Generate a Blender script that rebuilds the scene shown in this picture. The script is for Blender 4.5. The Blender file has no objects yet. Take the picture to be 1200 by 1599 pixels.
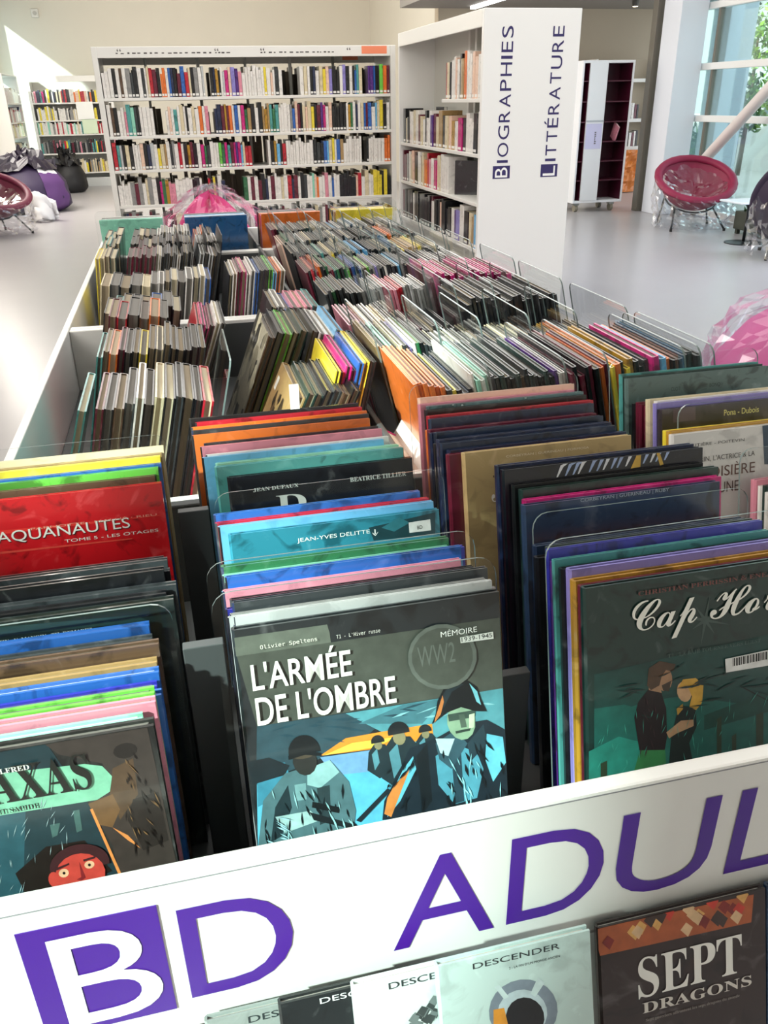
import bpy, bmesh, math, random
from mathutils import Vector, Matrix, noise
R = math.radians
S = bpy.context.scene
COL = S.collection
random.seed(11)

# ------------------------------------------------------------------ camera
def set_camera():
    pitch, yaw, roll, h = R(26.5), R(13.0), R(1.1), 1.40
    hd = Vector((math.sin(yaw), math.cos(yaw), 0)); up = Vector((0, 0, 1))
    f = hd * math.cos(pitch) - up * math.sin(pitch)
    r = f.cross(up).normalized(); u = r.cross(f)
    r2 = r * math.cos(roll) - u * math.sin(roll); u2 = u * math.cos(roll) + r * math.sin(roll)
    cd = bpy.data.cameras.new('camera'); cam = bpy.data.objects.new('camera', cd); COL.objects.link(cam)
    m = Matrix((r2, u2, -f)).transposed().to_4x4(); m.translation = (0, 0, h)
    cam.matrix_world = m
    cd.sensor_fit = 'VERTICAL'; cd.sensor_height = 36.0; cd.lens = 1290.0 / 1599.0 * 36.0
    cd.clip_start = 0.02; cd.clip_end = 200
    S.camera = cam
set_camera()

# ------------------------------------------------------------------ world, sun, daylight
W = bpy.data.worlds.new('sky'); S.world = W; W.use_nodes = True
bg = W.node_tree.nodes['Background']; bg.inputs[0].default_value = (0.86, 0.93, 1.0, 1); bg.inputs[1].default_value = 2.2
sl = bpy.data.lights.new('sun', 'SUN'); sl.energy = 14.0; sl.angle = R(1.8); sl.color = (1.0, 0.95, 0.86)
so = bpy.data.objects.new('sun', sl); COL.objects.link(so)
SUN_D = Vector((0.70, 0.45, -0.55)).normalized()
so.rotation_euler = SUN_D.to_track_quat('-Z', 'Y').to_euler()
def area(name, loc, target, sx, sy, energy, color):
    l = bpy.data.lights.new(name, 'AREA'); l.shape = 'RECTANGLE'; l.size = sx; l.size_y = sy; l.energy = energy; l.color = color
    o = bpy.data.objects.new(name, l); COL.objects.link(o); o.location = loc
    o.rotation_euler = (Vector(target) - Vector(loc)).to_track_quat('-Z', 'Z').to_euler(); return o
# daylight coming in through the glazed walls
area('daylight_left', (-2.75, 1.5, 2.6), (1.5, 1.5, 0.6), 7.0, 1.8, 430, (1.0, 0.96, 0.90))
area('daylight_left_far', (-2.75, 13.5, 2.3), (1.0, 14.0, 0.6), 6.0, 1.8, 640, (1.0, 0.94, 0.85))
area('daylight_right', (6.3, 6.0, 1.9), (0, 5.0, 0.8), 7.0, 2.2, 230, (0.72, 0.82, 1.0))
area('overhead_fill', (1.6, 8.0, 4.2), (1.6, 8.0, 0.0), 4.0, 11.0, 330, (1.0, 0.97, 0.93))  # added overhead fill light, no fittings there
S.view_settings.view_transform = 'Standard'; S.view_settings.look = 'None'
S.view_settings.gamma = 1.0; S.view_settings.use_curve_mapping = False
S.view_settings.exposure = 0.0
S.cycles.max_bounces = 10; S.cycles.transparent_max_bounces = 48

# ------------------------------------------------------------------ materials
def lin(h):
    out = []
    for i in (0, 2, 4):
        c = int(h[i:i+2], 16) / 255.0
        out.append(c / 12.92 if c <= 0.04045 else ((c + 0.055) / 1.055) ** 2.4)
    return (*out, 1.0)
MATS = {}
def mat(name, col, rough=0.5, metal=0.0, coat=0.0, spec=0.5, vary=0.0, scale=30.0, bump=0.0, emit=0.0):
    key = (name, col, rough)
    if key in MATS: return MATS[key]
    m = bpy.data.materials.new(name); m.use_nodes = True; nt = m.node_tree
    b = nt.nodes['Principled BSDF']
    b.inputs['Base Color'].default_value = lin(col); b.inputs['Roughness'].default_value = rough
    b.inputs['Metallic'].default_value = metal; b.inputs['Coat Weight'].default_value = coat
    b.inputs['Coat Roughness'].default_value = 0.08; b.inputs['Specular IOR Level'].default_value = spec
    if emit: b.inputs['Emission Color'].default_value = lin(col); b.inputs['Emission Strength'].default_value = emit
    if vary or bump:
        tc = nt.nodes.new('ShaderNodeTexCoord'); n = nt.nodes.new('ShaderNodeTexNoise')
        n.inputs['Scale'].default_value = scale; n.inputs['Detail'].default_value = 5
        nt.links.new(tc.outputs['Object'], n.inputs['Vector'])
        if vary:
            mx = nt.nodes.new('ShaderNodeMix'); mx.data_type = 'RGBA'; c = lin(col)
            mx.inputs[6].default_value = tuple(x * (1 - vary) for x in c[:3]) + (1,)
            mx.inputs[7].default_value = tuple(min(1, x * (1 + vary)) for x in c[:3]) + (1,)
            nt.links.new(n.outputs[0], mx.inputs[0]); nt.links.new(mx.outputs[2], b.inputs['Base Color'])
        if bump:
            bp = nt.nodes.new('ShaderNodeBump'); bp.inputs['Strength'].default_value = bump; bp.inputs['Distance'].default_value = 0.01
            nt.links.new(n.outputs[0], bp.inputs['Height']); nt.links.new(bp.outputs[0], b.inputs['Normal'])
    MATS[key] = m; return m
def clear(name, tint, fac, rough=0.03, mult=0.45):
    if name in MATS: return MATS[name]
    m = bpy.data.materials.new(name); m.use_nodes = True; nt = m.node_tree
    nt.nodes.remove(nt.nodes['Principled BSDF'])
    t = nt.nodes.new('ShaderNodeBsdfTransparent'); t.inputs[0].default_value = lin(tint)
    g = nt.nodes.new('ShaderNodeBsdfGlossy'); g.inputs['Roughness'].default_value = rough; g.inputs[0].default_value = (1, 1, 1, 1)
    lw = nt.nodes.new('ShaderNodeLayerWeight'); lw.inputs[0].default_value = 0.18
    mr = nt.nodes.new('ShaderNodeMath'); mr.operation = 'MULTIPLY_ADD'; mr.inputs[1].default_value = mult; mr.inputs[2].default_value = fac
    nt.links.new(lw.outputs['Fresnel'], mr.inputs[0])
    x = nt.nodes.new('ShaderNodeMixShader')
    nt.links.new(mr.outputs[0], x.inputs[0]); nt.links.new(t.outputs[0], x.inputs[1]); nt.links.new(g.outputs[0], x.inputs[2])
    nt.links.new(x.outputs[0], nt.nodes['Material Output'].inputs[0])
    MATS[name] = m; return m
ACR = clear('clear_acrylic', 'fcfdfd', 0.008, 0.03, 0.22)
ACR_EDGE = mat('acrylic_edge', '73807f', 0.12, spec=0.9)
GLASS = clear('window_glass', 'e4f2f2', 0.03)
FILM = clear('plastic_film', 'f8f8fa', 0.05, 0.10)
WHITE = mat('white_lacquer', 'ecebe8', 0.35)
WHITE2 = mat('white_steel', 'e6e4de', 0.4)
def cover_mat(h):
    key = ('cover', h)
    if key in MATS: return MATS[key]
    m = mat('cover_' + h, h, 0.30, coat=0.45); nt = m.node_tree; b = nt.nodes['Principled BSDF']; c = lin(h)
    tc = nt.nodes.new('ShaderNodeTexCoord'); oi = nt.nodes.new('ShaderNodeObjectInfo'); ad = nt.nodes.new('ShaderNodeVectorMath'); ad.operation = 'ADD'
    n = nt.nodes.new('ShaderNodeTexNoise'); n.inputs['Scale'].default_value = 26; n.inputs['Detail'].default_value = 6; n.inputs['Distortion'].default_value = 1.2
    nt.links.new(tc.outputs['Object'], ad.inputs[0]); nt.links.new(oi.outputs['Random'], ad.inputs[1]); nt.links.new(ad.outputs[0], n.inputs['Vector'])
    r = nt.nodes.new('ShaderNodeValToRGB'); e = r.color_ramp.elements
    lum = sum(c[:3]) / 3
    e[0].position = 0.36; e[0].color = tuple(x * (0.45 if lum < 0.25 else 0.8) for x in c[:3]) + (1,)
    e[1].position = 0.72; e[1].color = tuple(min(1, x * 1.15 + 0.05) for x in c[:3]) + (1,)
    q = e.new(0.46); q.color = c; q = e.new(0.60); q.color = c
    nt.links.new(n.outputs[0], r.inputs[0]); nt.links.new(r.outputs[0], b.inputs['Base Color'])
    MATS[key] = m; return m
def print_mat(h): return mat('print_' + h, h, 0.38, coat=0.3, vary=0.42, scale=70)
def ink_mat(h): return mat('ink_' + h, h, 0.38, coat=0.3)
PAGES = [mat('pages_white', 'cfcbc2', 0.8, vary=0.06, scale=400), mat('pages_cream', 'b3a88e', 0.8, vary=0.06, scale=400), mat('pages_grey', '6e6a64', 0.8, vary=0.08, scale=400), mat('pages_tan', '8a7c66', 0.8, vary=0.08, scale=400)]

# ------------------------------------------------------------------ mesh helpers
class MB:
    def __init__(s): s.v = []; s.f = []; s.m = []; s.mats = []
    def mi(s, m):
        if m not in s.mats: s.mats.append(m)
        return s.mats.index(m)
    def face(s, pts, m):
        i = len(s.v); s.v += [tuple(p) for p in pts]; s.f.append(tuple(range(i, i + len(pts)))); s.m.append(s.mi(m))
    def box(s, a, b, m, bev=0.0):
        x0, y0, z0 = a; x1, y1, z1 = b; i = len(s.v)
        s.v += [(x0,y0,z0),(x1,y0,z0),(x1,y1,z0),(x0,y1,z0),(x0,y0,z1),(x1,y0,z1),(x1,y1,z1),(x0,y1,z1)]
        k = s.mi(m)
        for q in ((0,3,2,1),(4,5,6,7),(0,1,5,4),(1,2,6,5),(2,3,7,6),(3,0,4,7)):
            s.f.append(tuple(i + j for j in q)); s.m.append(k)
    def prism(s, poly, axis, a, b, m, mcap=None):
        # poly: 2D points ; axis 'x','y','z' extruded from a to b
        def P(p, t): return {'x': (t, p[0], p[1]), 'y': (p[0], t, p[1]), 'z': (p[0], p[1], t)}[axis]
        n = len(poly); i = len(s.v); k = s.mi(m); kc = s.mi(mcap or m)
        s.v += [P(p, a) for p in poly] + [P(p, b) for p in poly]
        s.f.append(tuple(range(i + n - 1, i - 1, -1))); s.m.append(kc)
        s.f.append(tuple(range(i + n, i + 2 * n))); s.m.append(kc)
        for j in range(n):
            q = (j + 1) % n; s.f.append((i + j, i + q, i + n + q, i + n + j)); s.m.append(k)
    def tube(s, pts, r, m, n=8, caps=True):
        pts = [Vector(p) for p in pts]; k = s.mi(m); rings = []
        for a, p in enumerate(pts):
            d = (pts[min(a + 1, len(pts) - 1)] - pts[max(a - 1, 0)]).normalized()
            e = d.cross(Vector((0, 0, 1)) if abs(d.z) < 0.95 else Vector((1, 0, 0))).normalized(); g = d.cross(e)
            rr = r[a] if isinstance(r, (list, tuple)) else r
            i = len(s.v); rings.append(i)
            for j in range(n):
                t = 2 * math.pi * j / n; s.v.append(tuple(p + e * math.cos(t) * rr + g * math.sin(t) * rr))
        for a in range(len(pts) - 1):
            for j in range(n):
                q = (j + 1) % n; s.f.append((rings[a] + j, rings[a] + q, rings[a+1] + q, rings[a+1] + j)); s.m.append(k)
        if caps:
            s.f.append(tuple(rings[0] + j for j in range(n - 1, -1, -1))); s.m.append(k)
            s.f.append(tuple(rings[-1] + j for j in range(n))); s.m.append(k)
    def grid(s, fn, nu, nv, m, wrap=False):
        i = len(s.v); k = s.mi(m)
        for a in range(nu):
            for b in range(nv): s.v.append(tuple(fn(a / (nu if wrap else nu - 1), b / (nv - 1))))
        for a in range(nu if wrap else nu - 1):
            for b in range(nv - 1):
                c = (a + 1) % nu
                s.f.append((i + a*nv + b, i + c*nv + b, i + c*nv + b + 1, i + a*nv + b + 1)); s.m.append(k)
    def mesh(s, name, smooth=False):
        me = bpy.data.meshes.new(name); me.from_pydata(s.v, [], s.f); me.validate(clean_customdata=False)
        for m in s.mats: me.materials.append(m)
        for p, k in zip(me.polygons, s.m): p.material_index = k
        if smooth:
            for p in me.polygons: p.use_smooth = True
        me.update(); return me
    def build(s, name, parent=None, smooth=False, bevel=0.0, fix=False):
        me = s.mesh(name, smooth)
        if fix:
            bm = bmesh.new(); bm.from_mesh(me); bmesh.ops.recalc_face_normals(bm, faces=bm.faces); bm.to_mesh(me); bm.free()
        o = link(name, me, parent)
        if bevel:
            md = o.modifiers.new('bevel', 'BEVEL'); md.width = bevel; md.segments = 2; md.limit_method = 'ANGLE'
        return o
def link(name, data, parent=None):
    o = bpy.data.objects.new(name, data); COL.objects.link(o)
    if parent: o.parent = parent
    return o
def tag(o, label=None, cat=None, group=None, kind=None):
    if label: o['label'] = label
    if cat: o['category'] = cat
    if group: o['group'] = group
    if kind: o['kind'] = kind
    return o
def empty(name, loc=(0, 0, 0), rot=(0, 0, 0)):
    o = link(name, None); o.location = loc; o.rotation_euler = rot; o.empty_display_size = 0.1; return o
def struct(o): o['kind'] = 'structure'; return o
ONES = 'first second third fourth fifth sixth seventh eighth ninth tenth eleventh twelfth thirteenth fourteenth fifteenth sixteenth seventeenth eighteenth nineteenth'.split()
TENS = {2: 'twent', 3: 'thirt', 4: 'fort', 5: 'fift', 6: 'sixt', 7: 'sevent', 8: 'eight', 9: 'ninet'}
def nth(n):
    if n < 20: return ONES[n - 1]
    if n >= 100: return 'hundred-' + (nth(n - 100) if n > 100 else 'th')
    t, u = divmod(n, 10)
    return TENS[t] + 'ieth' if u == 0 else TENS[t] + 'y-' + ONES[u - 1]

# ------------------------------------------------------------------ text
FONTS = {}
def font(key):
    if key in FONTS: return FONTS[key]
    fn = {'m': 'DejaVuSansMono.woff2', 'b': 'NotoSansMath-Regular.woff2', 'c': 'NotoSansMath-Regular.woff2'}.get(key)
    f = None
    if fn:
        try:
            import os
            p = os.path.join(bpy.utils.resource_path('LOCAL'), 'datafiles', 'fonts', fn)
            if os.path.exists(p): f = bpy.data.fonts.load(p, check_existing=True)
        except Exception: f = None
    FONTS[key] = f; return f
ACC = {'É': ('E', '´'), 'È': ('E', '`')}
def mathmap(st, base_u, base_l):
    out = ''
    for ch in st:
        if 'A' <= ch <= 'Z': out += chr(base_u + ord(ch) - 65)
        elif 'a' <= ch <= 'z': out += chr(base_l + ord(ch) - 97)
        elif ch == 'É': out += chr(base_u + 4)
        else: out += ch
    return out
TXT = {}
def text_mesh(st, key):
    """flat glyph mesh in the x/y plane, normalised so that the bounding box is 1 x 1"""
    if (st, key) in TXT: return TXT[(st, key)]
    f = font(key); s2 = st
    if f and key == 'b': s2 = mathmap(st, 0x1D400, 0x1D41A)
    if f and key == 'c': s2 = mathmap(st, 0x1D4D0, 0x1D4EA)
    cu = bpy.data.curves.new('lettering', 'FONT'); cu.body = s2; cu.resolution_u = 5
    if f: cu.font = f
    if key == 'x': cu.offset = 0.011
    o = bpy.data.objects.new('lettering_tmp', cu); COL.objects.link(o)
    dg = bpy.context.evaluated_depsgraph_get(); me = bpy.data.meshes.new_from_object(o.evaluated_get(dg))
    bpy.data.objects.remove(o); bpy.data.curves.remove(cu)
    xs = [v.co.x for v in me.vertices]; ys = [v.co.y for v in me.vertices]
    if xs:
        x0, x1, y0, y1 = min(xs), max(xs), min(ys), max(ys)
        for v in me.vertices: v.co = ((v.co.x - x0) / max(x1 - x0, 1e-6), (v.co.y - y0) / max(y1 - y0, 1e-6), 0)
    m2 = bpy.data.meshes.new('glyphs'); m2.from_pydata([tuple(v.co) for v in me.vertices], [], [tuple(p.vertices) for p in me.polygons]); bpy.data.meshes.remove(me); me = m2
    bm = bmesh.new(); bm.from_mesh(me);
    for f in bm.faces:
        if f.normal.z < 0: f.normal_flip()
    bm.to_mesh(me); bm.free()
    TXT[(st, key)] = me; return me
def text(st, key, m, mtx, w, h, parent, name='lettering'):
    """mtx maps the text plane (x right, y up) to parent space"""
    me = text_mesh(st, key).copy(); me.name = name; me.materials.clear(); me.materials.append(m)
    me.transform(mtx @ Matrix.Diagonal((w, h, 1, 1))); me.update()
    return link(name, me, parent)
def XZ(u, v, y=-0.0006):   # text plane -> local x/z plane facing -y
    return Matrix(((1, 0, 0, u), (0, 0, -1, y), (0, 1, 0, v), (0, 0, 0, 1)))
COVERS = {
  'soldiers': [
    ('p', '454a43', [(0.0009, 0.3046), (0.0853, 0.3049), (0.0856, 0.2957), (0.2461, 0.2947), (0.2474, 0.2234), (0.0124, 0.2274)]),
    ('p', '5d635a', [(0.0019, 0.3133), (0.0837, 0.313), (0.0853, 0.3049), (0.0856, 0.2957), (0.0016, 0.2961)]),
    ('p', '2c4650', [(0.0124, 0.2274), (0.1475, 0.2242), (0.1025, 0.1937), (0.0055, 0.1708)]),
    ('p', '4f8f9a', [(0.0931, 0.2251), (0.2474, 0.2234), (0.2472, 0.1658), (0.1448, 0.1855)]),
    ('p', '3d6d78', [(0.1475, 0.2242), (0.1878, 0.2235), (0.1645, 0.2015), (0.104, 0.2128)]),
    ('p', 'e08a2c', [(0.0659, 0.1878), (0.091, 0.2007), (0.1335, 0.2008), (0.1738, 0.1998), (0.1745, 0.1848), (0.1139, 0.1849)]),
    ('p', 'f2c84a', [(0.0704, 0.1876), (0.0965, 0.1948), (0.1299, 0.1933), (0.1422, 0.1926), (0.1141, 0.1865)]),
    ('p', '6f9cc4', [(0.0658, 0.1862), (0.1139, 0.1843), (0.2475, 0.1708), (0.247, 0.1453), (0.0813, 0.1585)]),
    ('p', '58aecb', [(0.0063, 0.1706), (0.0819, 0.165), (0.2473, 0.1521), (0.247, 0.1052), (0.0004, 0.1067)]),
    ('p', '3a7f96', [(0.008, 0.1864), (0.0334, 0.1877), (0.0396, 0.1605), (0.0048, 0.1482)]),
    ('p', '1a2328', [(0.0008, 0.1942), (0.0197, 0.1953), (0.0374, 0.1837), (0.0322, 0.1751), (0.0027, 0.1714)]),
    ('p', '20404c', [(0.0572, 0.219), (0.0637, 0.2198), (0.0703, 0.2177), (0.0637, 0.2169)]),
    ('p', '20404c', [(0.0631, 0.2209), (0.0691, 0.2225), (0.0754, 0.2214), (0.0694, 0.2198)]),
    ('p', '20404c', [(0.0253, 0.2205), (0.0389, 0.2232), (0.053, 0.2237), (0.0392, 0.2211)]),
    ('p', '20404c', [(0.0421, 0.2084), (0.0536, 0.2052), (0.0645, 0.1994), (0.0529, 0.2027)]),
    ('p', '20404c', [(0.1435, 0.2204), (0.1527, 0.2188), (0.1616, 0.2151), (0.1523, 0.2167)]),
    ('p', '20404c', [(0.0305, 0.2154), (0.0382, 0.2148), (0.0454, 0.2114), (0.0377, 0.2119)]),
    ('p', '20404c', [(0.0957, 0.215), (0.1022, 0.216), (0.1088, 0.215), (0.1023, 0.214)]),
    ('p', '20404c', [(0.0398, 0.2071), (0.0484, 0.2096), (0.0574, 0.209), (0.0488, 0.2065)]),
    ('p', '20404c', [(0.0726, 0.216), (0.0857, 0.2141), (0.0986, 0.2098), (0.0854, 0.2118)]),
    ('p', '20404c', [(0.0862, 0.212), (0.0996, 0.209), (0.1127, 0.2036), (0.0991, 0.2066)]),
    ('p', '20404c', [(0.1431, 0.2194), (0.1567, 0.2222), (0.1709, 0.2227), (0.1572, 0.2199)]),
    ('p', '20404c', [(0.0791, 0.2212), (0.0929, 0.2211), (0.1068, 0.2179), (0.0929, 0.2181)]),
    ('p', '20404c', [(0.1268, 0.2165), (0.1392, 0.2162), (0.1516, 0.213), (0.1391, 0.2132)]),
    ('p', '20404c', [(0.0691, 0.2053), (0.0799, 0.2028), (0.0899, 0.1971), (0.0791, 0.1997)]),
    ('p', '7fb4bc', [(0.18, 0.2059), (0.1905, 0.2102), (0.2017, 0.2131), (0.1911, 0.2088)]),
    ('p', '7fb4bc', [(0.1834, 0.2054), (0.1937, 0.209), (0.2047, 0.2106), (0.1943, 0.2071)]),
    ('p', '7fb4bc', [(0.181, 0.2085), (0.1928, 0.2123), (0.205, 0.2147), (0.1932, 0.2109)]),
    ('p', '7fb4bc', [(0.1356, 0.213), (0.1441, 0.2159), (0.1533, 0.2164), (0.1447, 0.2135)]),
    ('p', '7fb4bc', [(0.1583, 0.2124), (0.1714, 0.2156), (0.1849, 0.2176), (0.1717, 0.2143)]),
    ('p', '7fb4bc', [(0.1957, 0.2092), (0.2047, 0.2087), (0.2136, 0.2059), (0.2046, 0.2064)]),
    ('p', '7fb4bc', [(0.1908, 0.2066), (0.2014, 0.203), (0.2118, 0.198), (0.201, 0.2016)]),
    ('p', '7fb4bc', [(0.1666, 0.2076), (0.1742, 0.2087), (0.182, 0.2072), (0.1744, 0.2062)]),
    ('p', '7fb4bc', [(0.2008, 0.2051), (0.2094, 0.2027), (0.2175, 0.1986), (0.2089, 0.2011)]),
    ('p', '7fb4bc', [(0.2228, 0.2122), (0.23, 0.2113), (0.237, 0.2083), (0.2297, 0.2091)]),
    ('p', '1b2b31', [(0.1086, 0.1645), (0.1111, 0.1824), (0.1166, 0.1895), (0.1271, 0.1879), (0.1329, 0.1782), (0.1294, 0.1562), (0.1196, 0.154)]),
    ('p', '4f8592', [(0.114, 0.1798), (0.1193, 0.1849), (0.1208, 0.1703), (0.1157, 0.1631)]),
    ('p', '7f7a5c', [(0.1244, 0.1884), (0.1238, 0.1905), (0.1226, 0.1922), (0.121, 0.1931), (0.1194, 0.1931), (0.118, 0.1921), (0.1171, 0.1904), (0.117, 0.1883), (0.1175, 0.1861), (0.1188, 0.1845), (0.1203, 0.1835), (0.122, 0.1836), (0.1234, 0.1845), (0.1243, 0.1862)]),
    ('p', '10181c', [(0.127, 0.1907), (0.1268, 0.1925), (0.1262, 0.1943), (0.1252, 0.1958), (0.1239, 0.1971), (0.1224, 0.198), (0.1207, 0.1984), (0.119, 0.1984), (0.1175, 0.1979), (0.1161, 0.197), (0.1151, 0.1957), (0.1144, 0.1941), (0.1142, 0.1923), (0.1144, 0.1905)]),
    ('p', '1b2b31', [(0.155, 0.1676), (0.1573, 0.1851), (0.1627, 0.192), (0.1731, 0.1904), (0.179, 0.1809), (0.1757, 0.1594), (0.1661, 0.1573)]),
    ('p', '4f8592', [(0.1602, 0.1826), (0.1654, 0.1875), (0.1671, 0.1732), (0.1621, 0.1662)]),
    ('p', '7f7a5c', [(0.1704, 0.1909), (0.1698, 0.193), (0.1686, 0.1946), (0.167, 0.1955), (0.1654, 0.1955), (0.164, 0.1945), (0.1632, 0.1929), (0.163, 0.1908), (0.1636, 0.1887), (0.1649, 0.1871), (0.1664, 0.1862), (0.1681, 0.1862), (0.1695, 0.1871), (0.1703, 0.1888)]),
    ('p', '10181c', [(0.1729, 0.1932), (0.1727, 0.195), (0.1721, 0.1967), (0.1711, 0.1982), (0.1698, 0.1994), (0.1683, 0.2003), (0.1666, 0.2007), (0.165, 0.2007), (0.1634, 0.2002), (0.1621, 0.1993), (0.1611, 0.198), (0.1605, 0.1965), (0.1602, 0.1948), (0.1605, 0.193)]),
    ('p', '1b2b31', [(0.1217, 0.1536), (0.1257, 0.1826), (0.1346, 0.1941), (0.1517, 0.1914), (0.1613, 0.1757), (0.1558, 0.1398), (0.1398, 0.1363)]),
    ('p', '4f8592', [(0.1303, 0.1784), (0.139, 0.1866), (0.1416, 0.1629), (0.1333, 0.1512)]),
    ('p', '7f7a5c', [(0.1473, 0.1922), (0.1463, 0.1956), (0.1443, 0.1984), (0.1417, 0.1998), (0.139, 0.1998), (0.1368, 0.1982), (0.1354, 0.1955), (0.1352, 0.192), (0.1361, 0.1886), (0.1381, 0.1859), (0.1407, 0.1844), (0.1434, 0.1844), (0.1457, 0.186), (0.1471, 0.1888)]),
    ('p', '10181c', [(0.1514, 0.196), (0.1511, 0.199), (0.1501, 0.2018), (0.1485, 0.2043), (0.1463, 0.2064), (0.1438, 0.2078), (0.1411, 0.2085), (0.1384, 0.2084), (0.1359, 0.2076), (0.1338, 0.2061), (0.1321, 0.204), (0.131, 0.2015), (0.1306, 0.1986), (0.131, 0.1957)]),
    ('p', '4a6a70', [(0.0004, 0.1067), (0.0101, 0.1536), (0.0323, 0.1767), (0.0533, 0.1799), (0.077, 0.1784), (0.0903, 0.1566), (0.0944, 0.1256), (0.0907, 0.1061)]),
    ('p', '1d2e33', [(0.0203, 0.1449), (0.0341, 0.1649), (0.0354, 0.1416), (0.0231, 0.1143), (0.0126, 0.11)]),
    ('p', '89b3b4', [(0.0531, 0.1773), (0.0744, 0.1822), (0.0822, 0.1682), (0.063, 0.1557), (0.0515, 0.1613)]),
    ('p', '27383c', [(0.06, 0.1563), (0.0721, 0.1571), (0.0704, 0.1207), (0.0595, 0.118)]),
    ('p', '6f979a', [(0.0399, 0.1637), (0.0503, 0.1635), (0.0496, 0.1469), (0.0401, 0.1472)]),
    ('p', '97b9b8', [(0.0193, 0.1352), (0.052, 0.1347), (0.06, 0.123), (0.0264, 0.1169)]),
    ('p', '2a2a28', [(0.0626, 0.1859), (0.0609, 0.1924), (0.0574, 0.1975), (0.0528, 0.2002), (0.0479, 0.2001), (0.0437, 0.1972), (0.0411, 0.192), (0.0405, 0.1856), (0.0421, 0.1792), (0.0455, 0.174), (0.0502, 0.1712), (0.0551, 0.1713), (0.0593, 0.1742), (0.062, 0.1794)]),
    ('p', '4b4236', [(0.0614, 0.1921), (0.0603, 0.1937), (0.0574, 0.195), (0.0534, 0.1957), (0.049, 0.1956), (0.0451, 0.1948), (0.0425, 0.1934), (0.0416, 0.1918), (0.0427, 0.1901), (0.0456, 0.1888), (0.0496, 0.1881), (0.054, 0.1882), (0.0579, 0.189), (0.0605, 0.1904)]),
    ('p', '0f1518', [(0.0666, 0.1928), (0.0662, 0.1973), (0.0648, 0.2015), (0.0625, 0.2053), (0.0596, 0.2084), (0.0562, 0.2105), (0.0525, 0.2115), (0.0488, 0.2115), (0.0453, 0.2103), (0.0423, 0.208), (0.0399, 0.2049), (0.0382, 0.2011), (0.0375, 0.1968), (0.0378, 0.1923)]),
    ('p', '0f1518', [(0.0369, 0.1935), (0.0525, 0.1962), (0.0668, 0.1909), (0.0671, 0.1876), (0.0521, 0.1918), (0.0371, 0.1896)]),
    ('p', '161d20', [(0.0513, 0.1332), (0.1015, 0.1064), (0.0952, 0.1044), (0.0541, 0.1243)]),
    ('p', '0e1416', [(0.0547, 0.1435), (0.0797, 0.1322), (0.0785, 0.1263), (0.0535, 0.1377)]),
    ('p', '13212a', [(0.1187, 0.1102), (0.1221, 0.1299), (0.1399, 0.1599), (0.1506, 0.1794), (0.176, 0.1845), (0.202, 0.1945), (0.2277, 0.1944), (0.2472, 0.1794), (0.247, 0.1052), (0.1584, 0.1067)]),
    ('p', '4a8da0', [(0.1749, 0.1663), (0.1946, 0.1759), (0.2163, 0.1616), (0.2219, 0.1434), (0.2139, 0.1139), (0.1909, 0.1118), (0.1762, 0.1356)]),
    ('p', '213a46', [(0.1906, 0.1632), (0.2004, 0.1647), (0.2008, 0.1132), (0.1916, 0.1124)]),
    ('p', '5fb0c4', [(0.1287, 0.1353), (0.1429, 0.1593), (0.1531, 0.1706), (0.1553, 0.1568), (0.1375, 0.1266), (0.1239, 0.1125)]),
    ('p', '5fb0c4', [(0.227, 0.1798), (0.243, 0.1734), (0.2451, 0.1457), (0.2311, 0.1278), (0.2241, 0.1533)]),
    ('p', '0c151a', [(0.1562, 0.17), (0.1679, 0.1811), (0.1688, 0.12), (0.1585, 0.1084)]),
    ('p', 'c87c3c', [(0.1254, 0.1326), (0.1331, 0.1445), (0.1491, 0.158), (0.1418, 0.1427), (0.1276, 0.1117), (0.1211, 0.1165)]),
    ('p', '2f4e5a', [(0.1757, 0.1796), (0.1953, 0.1891), (0.2073, 0.1735), (0.1899, 0.1499), (0.1785, 0.1623)]),
    ('p', '20343d', [(0.2073, 0.1735), (0.2242, 0.1904), (0.2271, 0.1697), (0.2095, 0.1541)]),
    ('p', 'a9c6cc', [(0.176, 0.1845), (0.1948, 0.1809), (0.1875, 0.1639), (0.1798, 0.1687)]),
    ('p', '7d9a80', [(0.216, 0.1974), (0.2135, 0.2058), (0.2088, 0.2124), (0.2028, 0.216), (0.1967, 0.2159), (0.1917, 0.2121), (0.1887, 0.2053), (0.1884, 0.1969), (0.1908, 0.1886), (0.1955, 0.1819), (0.2015, 0.1782), (0.2076, 0.1782), (0.2127, 0.1821), (0.2157, 0.1889)]),
    ('p', '33463e', [(0.1894, 0.2068), (0.217, 0.2067), (0.2157, 0.1993), (0.1902, 0.1994)]),
    ('p', '46584c', [(0.2, 0.2048), (0.2057, 0.2045), (0.2075, 0.1908), (0.2018, 0.1906)]),
    ('p', 'b6c9a8', [(0.2104, 0.2029), (0.2159, 0.2033), (0.2145, 0.1889), (0.2096, 0.1881)]),
    ('p', '26352f', [(0.1959, 0.1884), (0.2113, 0.1888), (0.2105, 0.1863), (0.1964, 0.1856)]),
    ('p', '0d1316', [(0.1732, 0.1999), (0.1775, 0.209), (0.1802, 0.2222), (0.1872, 0.234), (0.1988, 0.2397), (0.2107, 0.2377), (0.2198, 0.2296), (0.223, 0.2172), (0.2281, 0.203), (0.2169, 0.2051), (0.2029, 0.2119), (0.1889, 0.2089)]),
    ('p', '1d2a30', [(0.182, 0.2212), (0.1889, 0.2317), (0.1999, 0.2363), (0.2074, 0.235), (0.1944, 0.2288), (0.186, 0.214)]),
    ('p', '6fb7c4', [(0.2121, 0.2348), (0.2196, 0.225), (0.2227, 0.2106), (0.2184, 0.2147), (0.2149, 0.2268)]),
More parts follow.
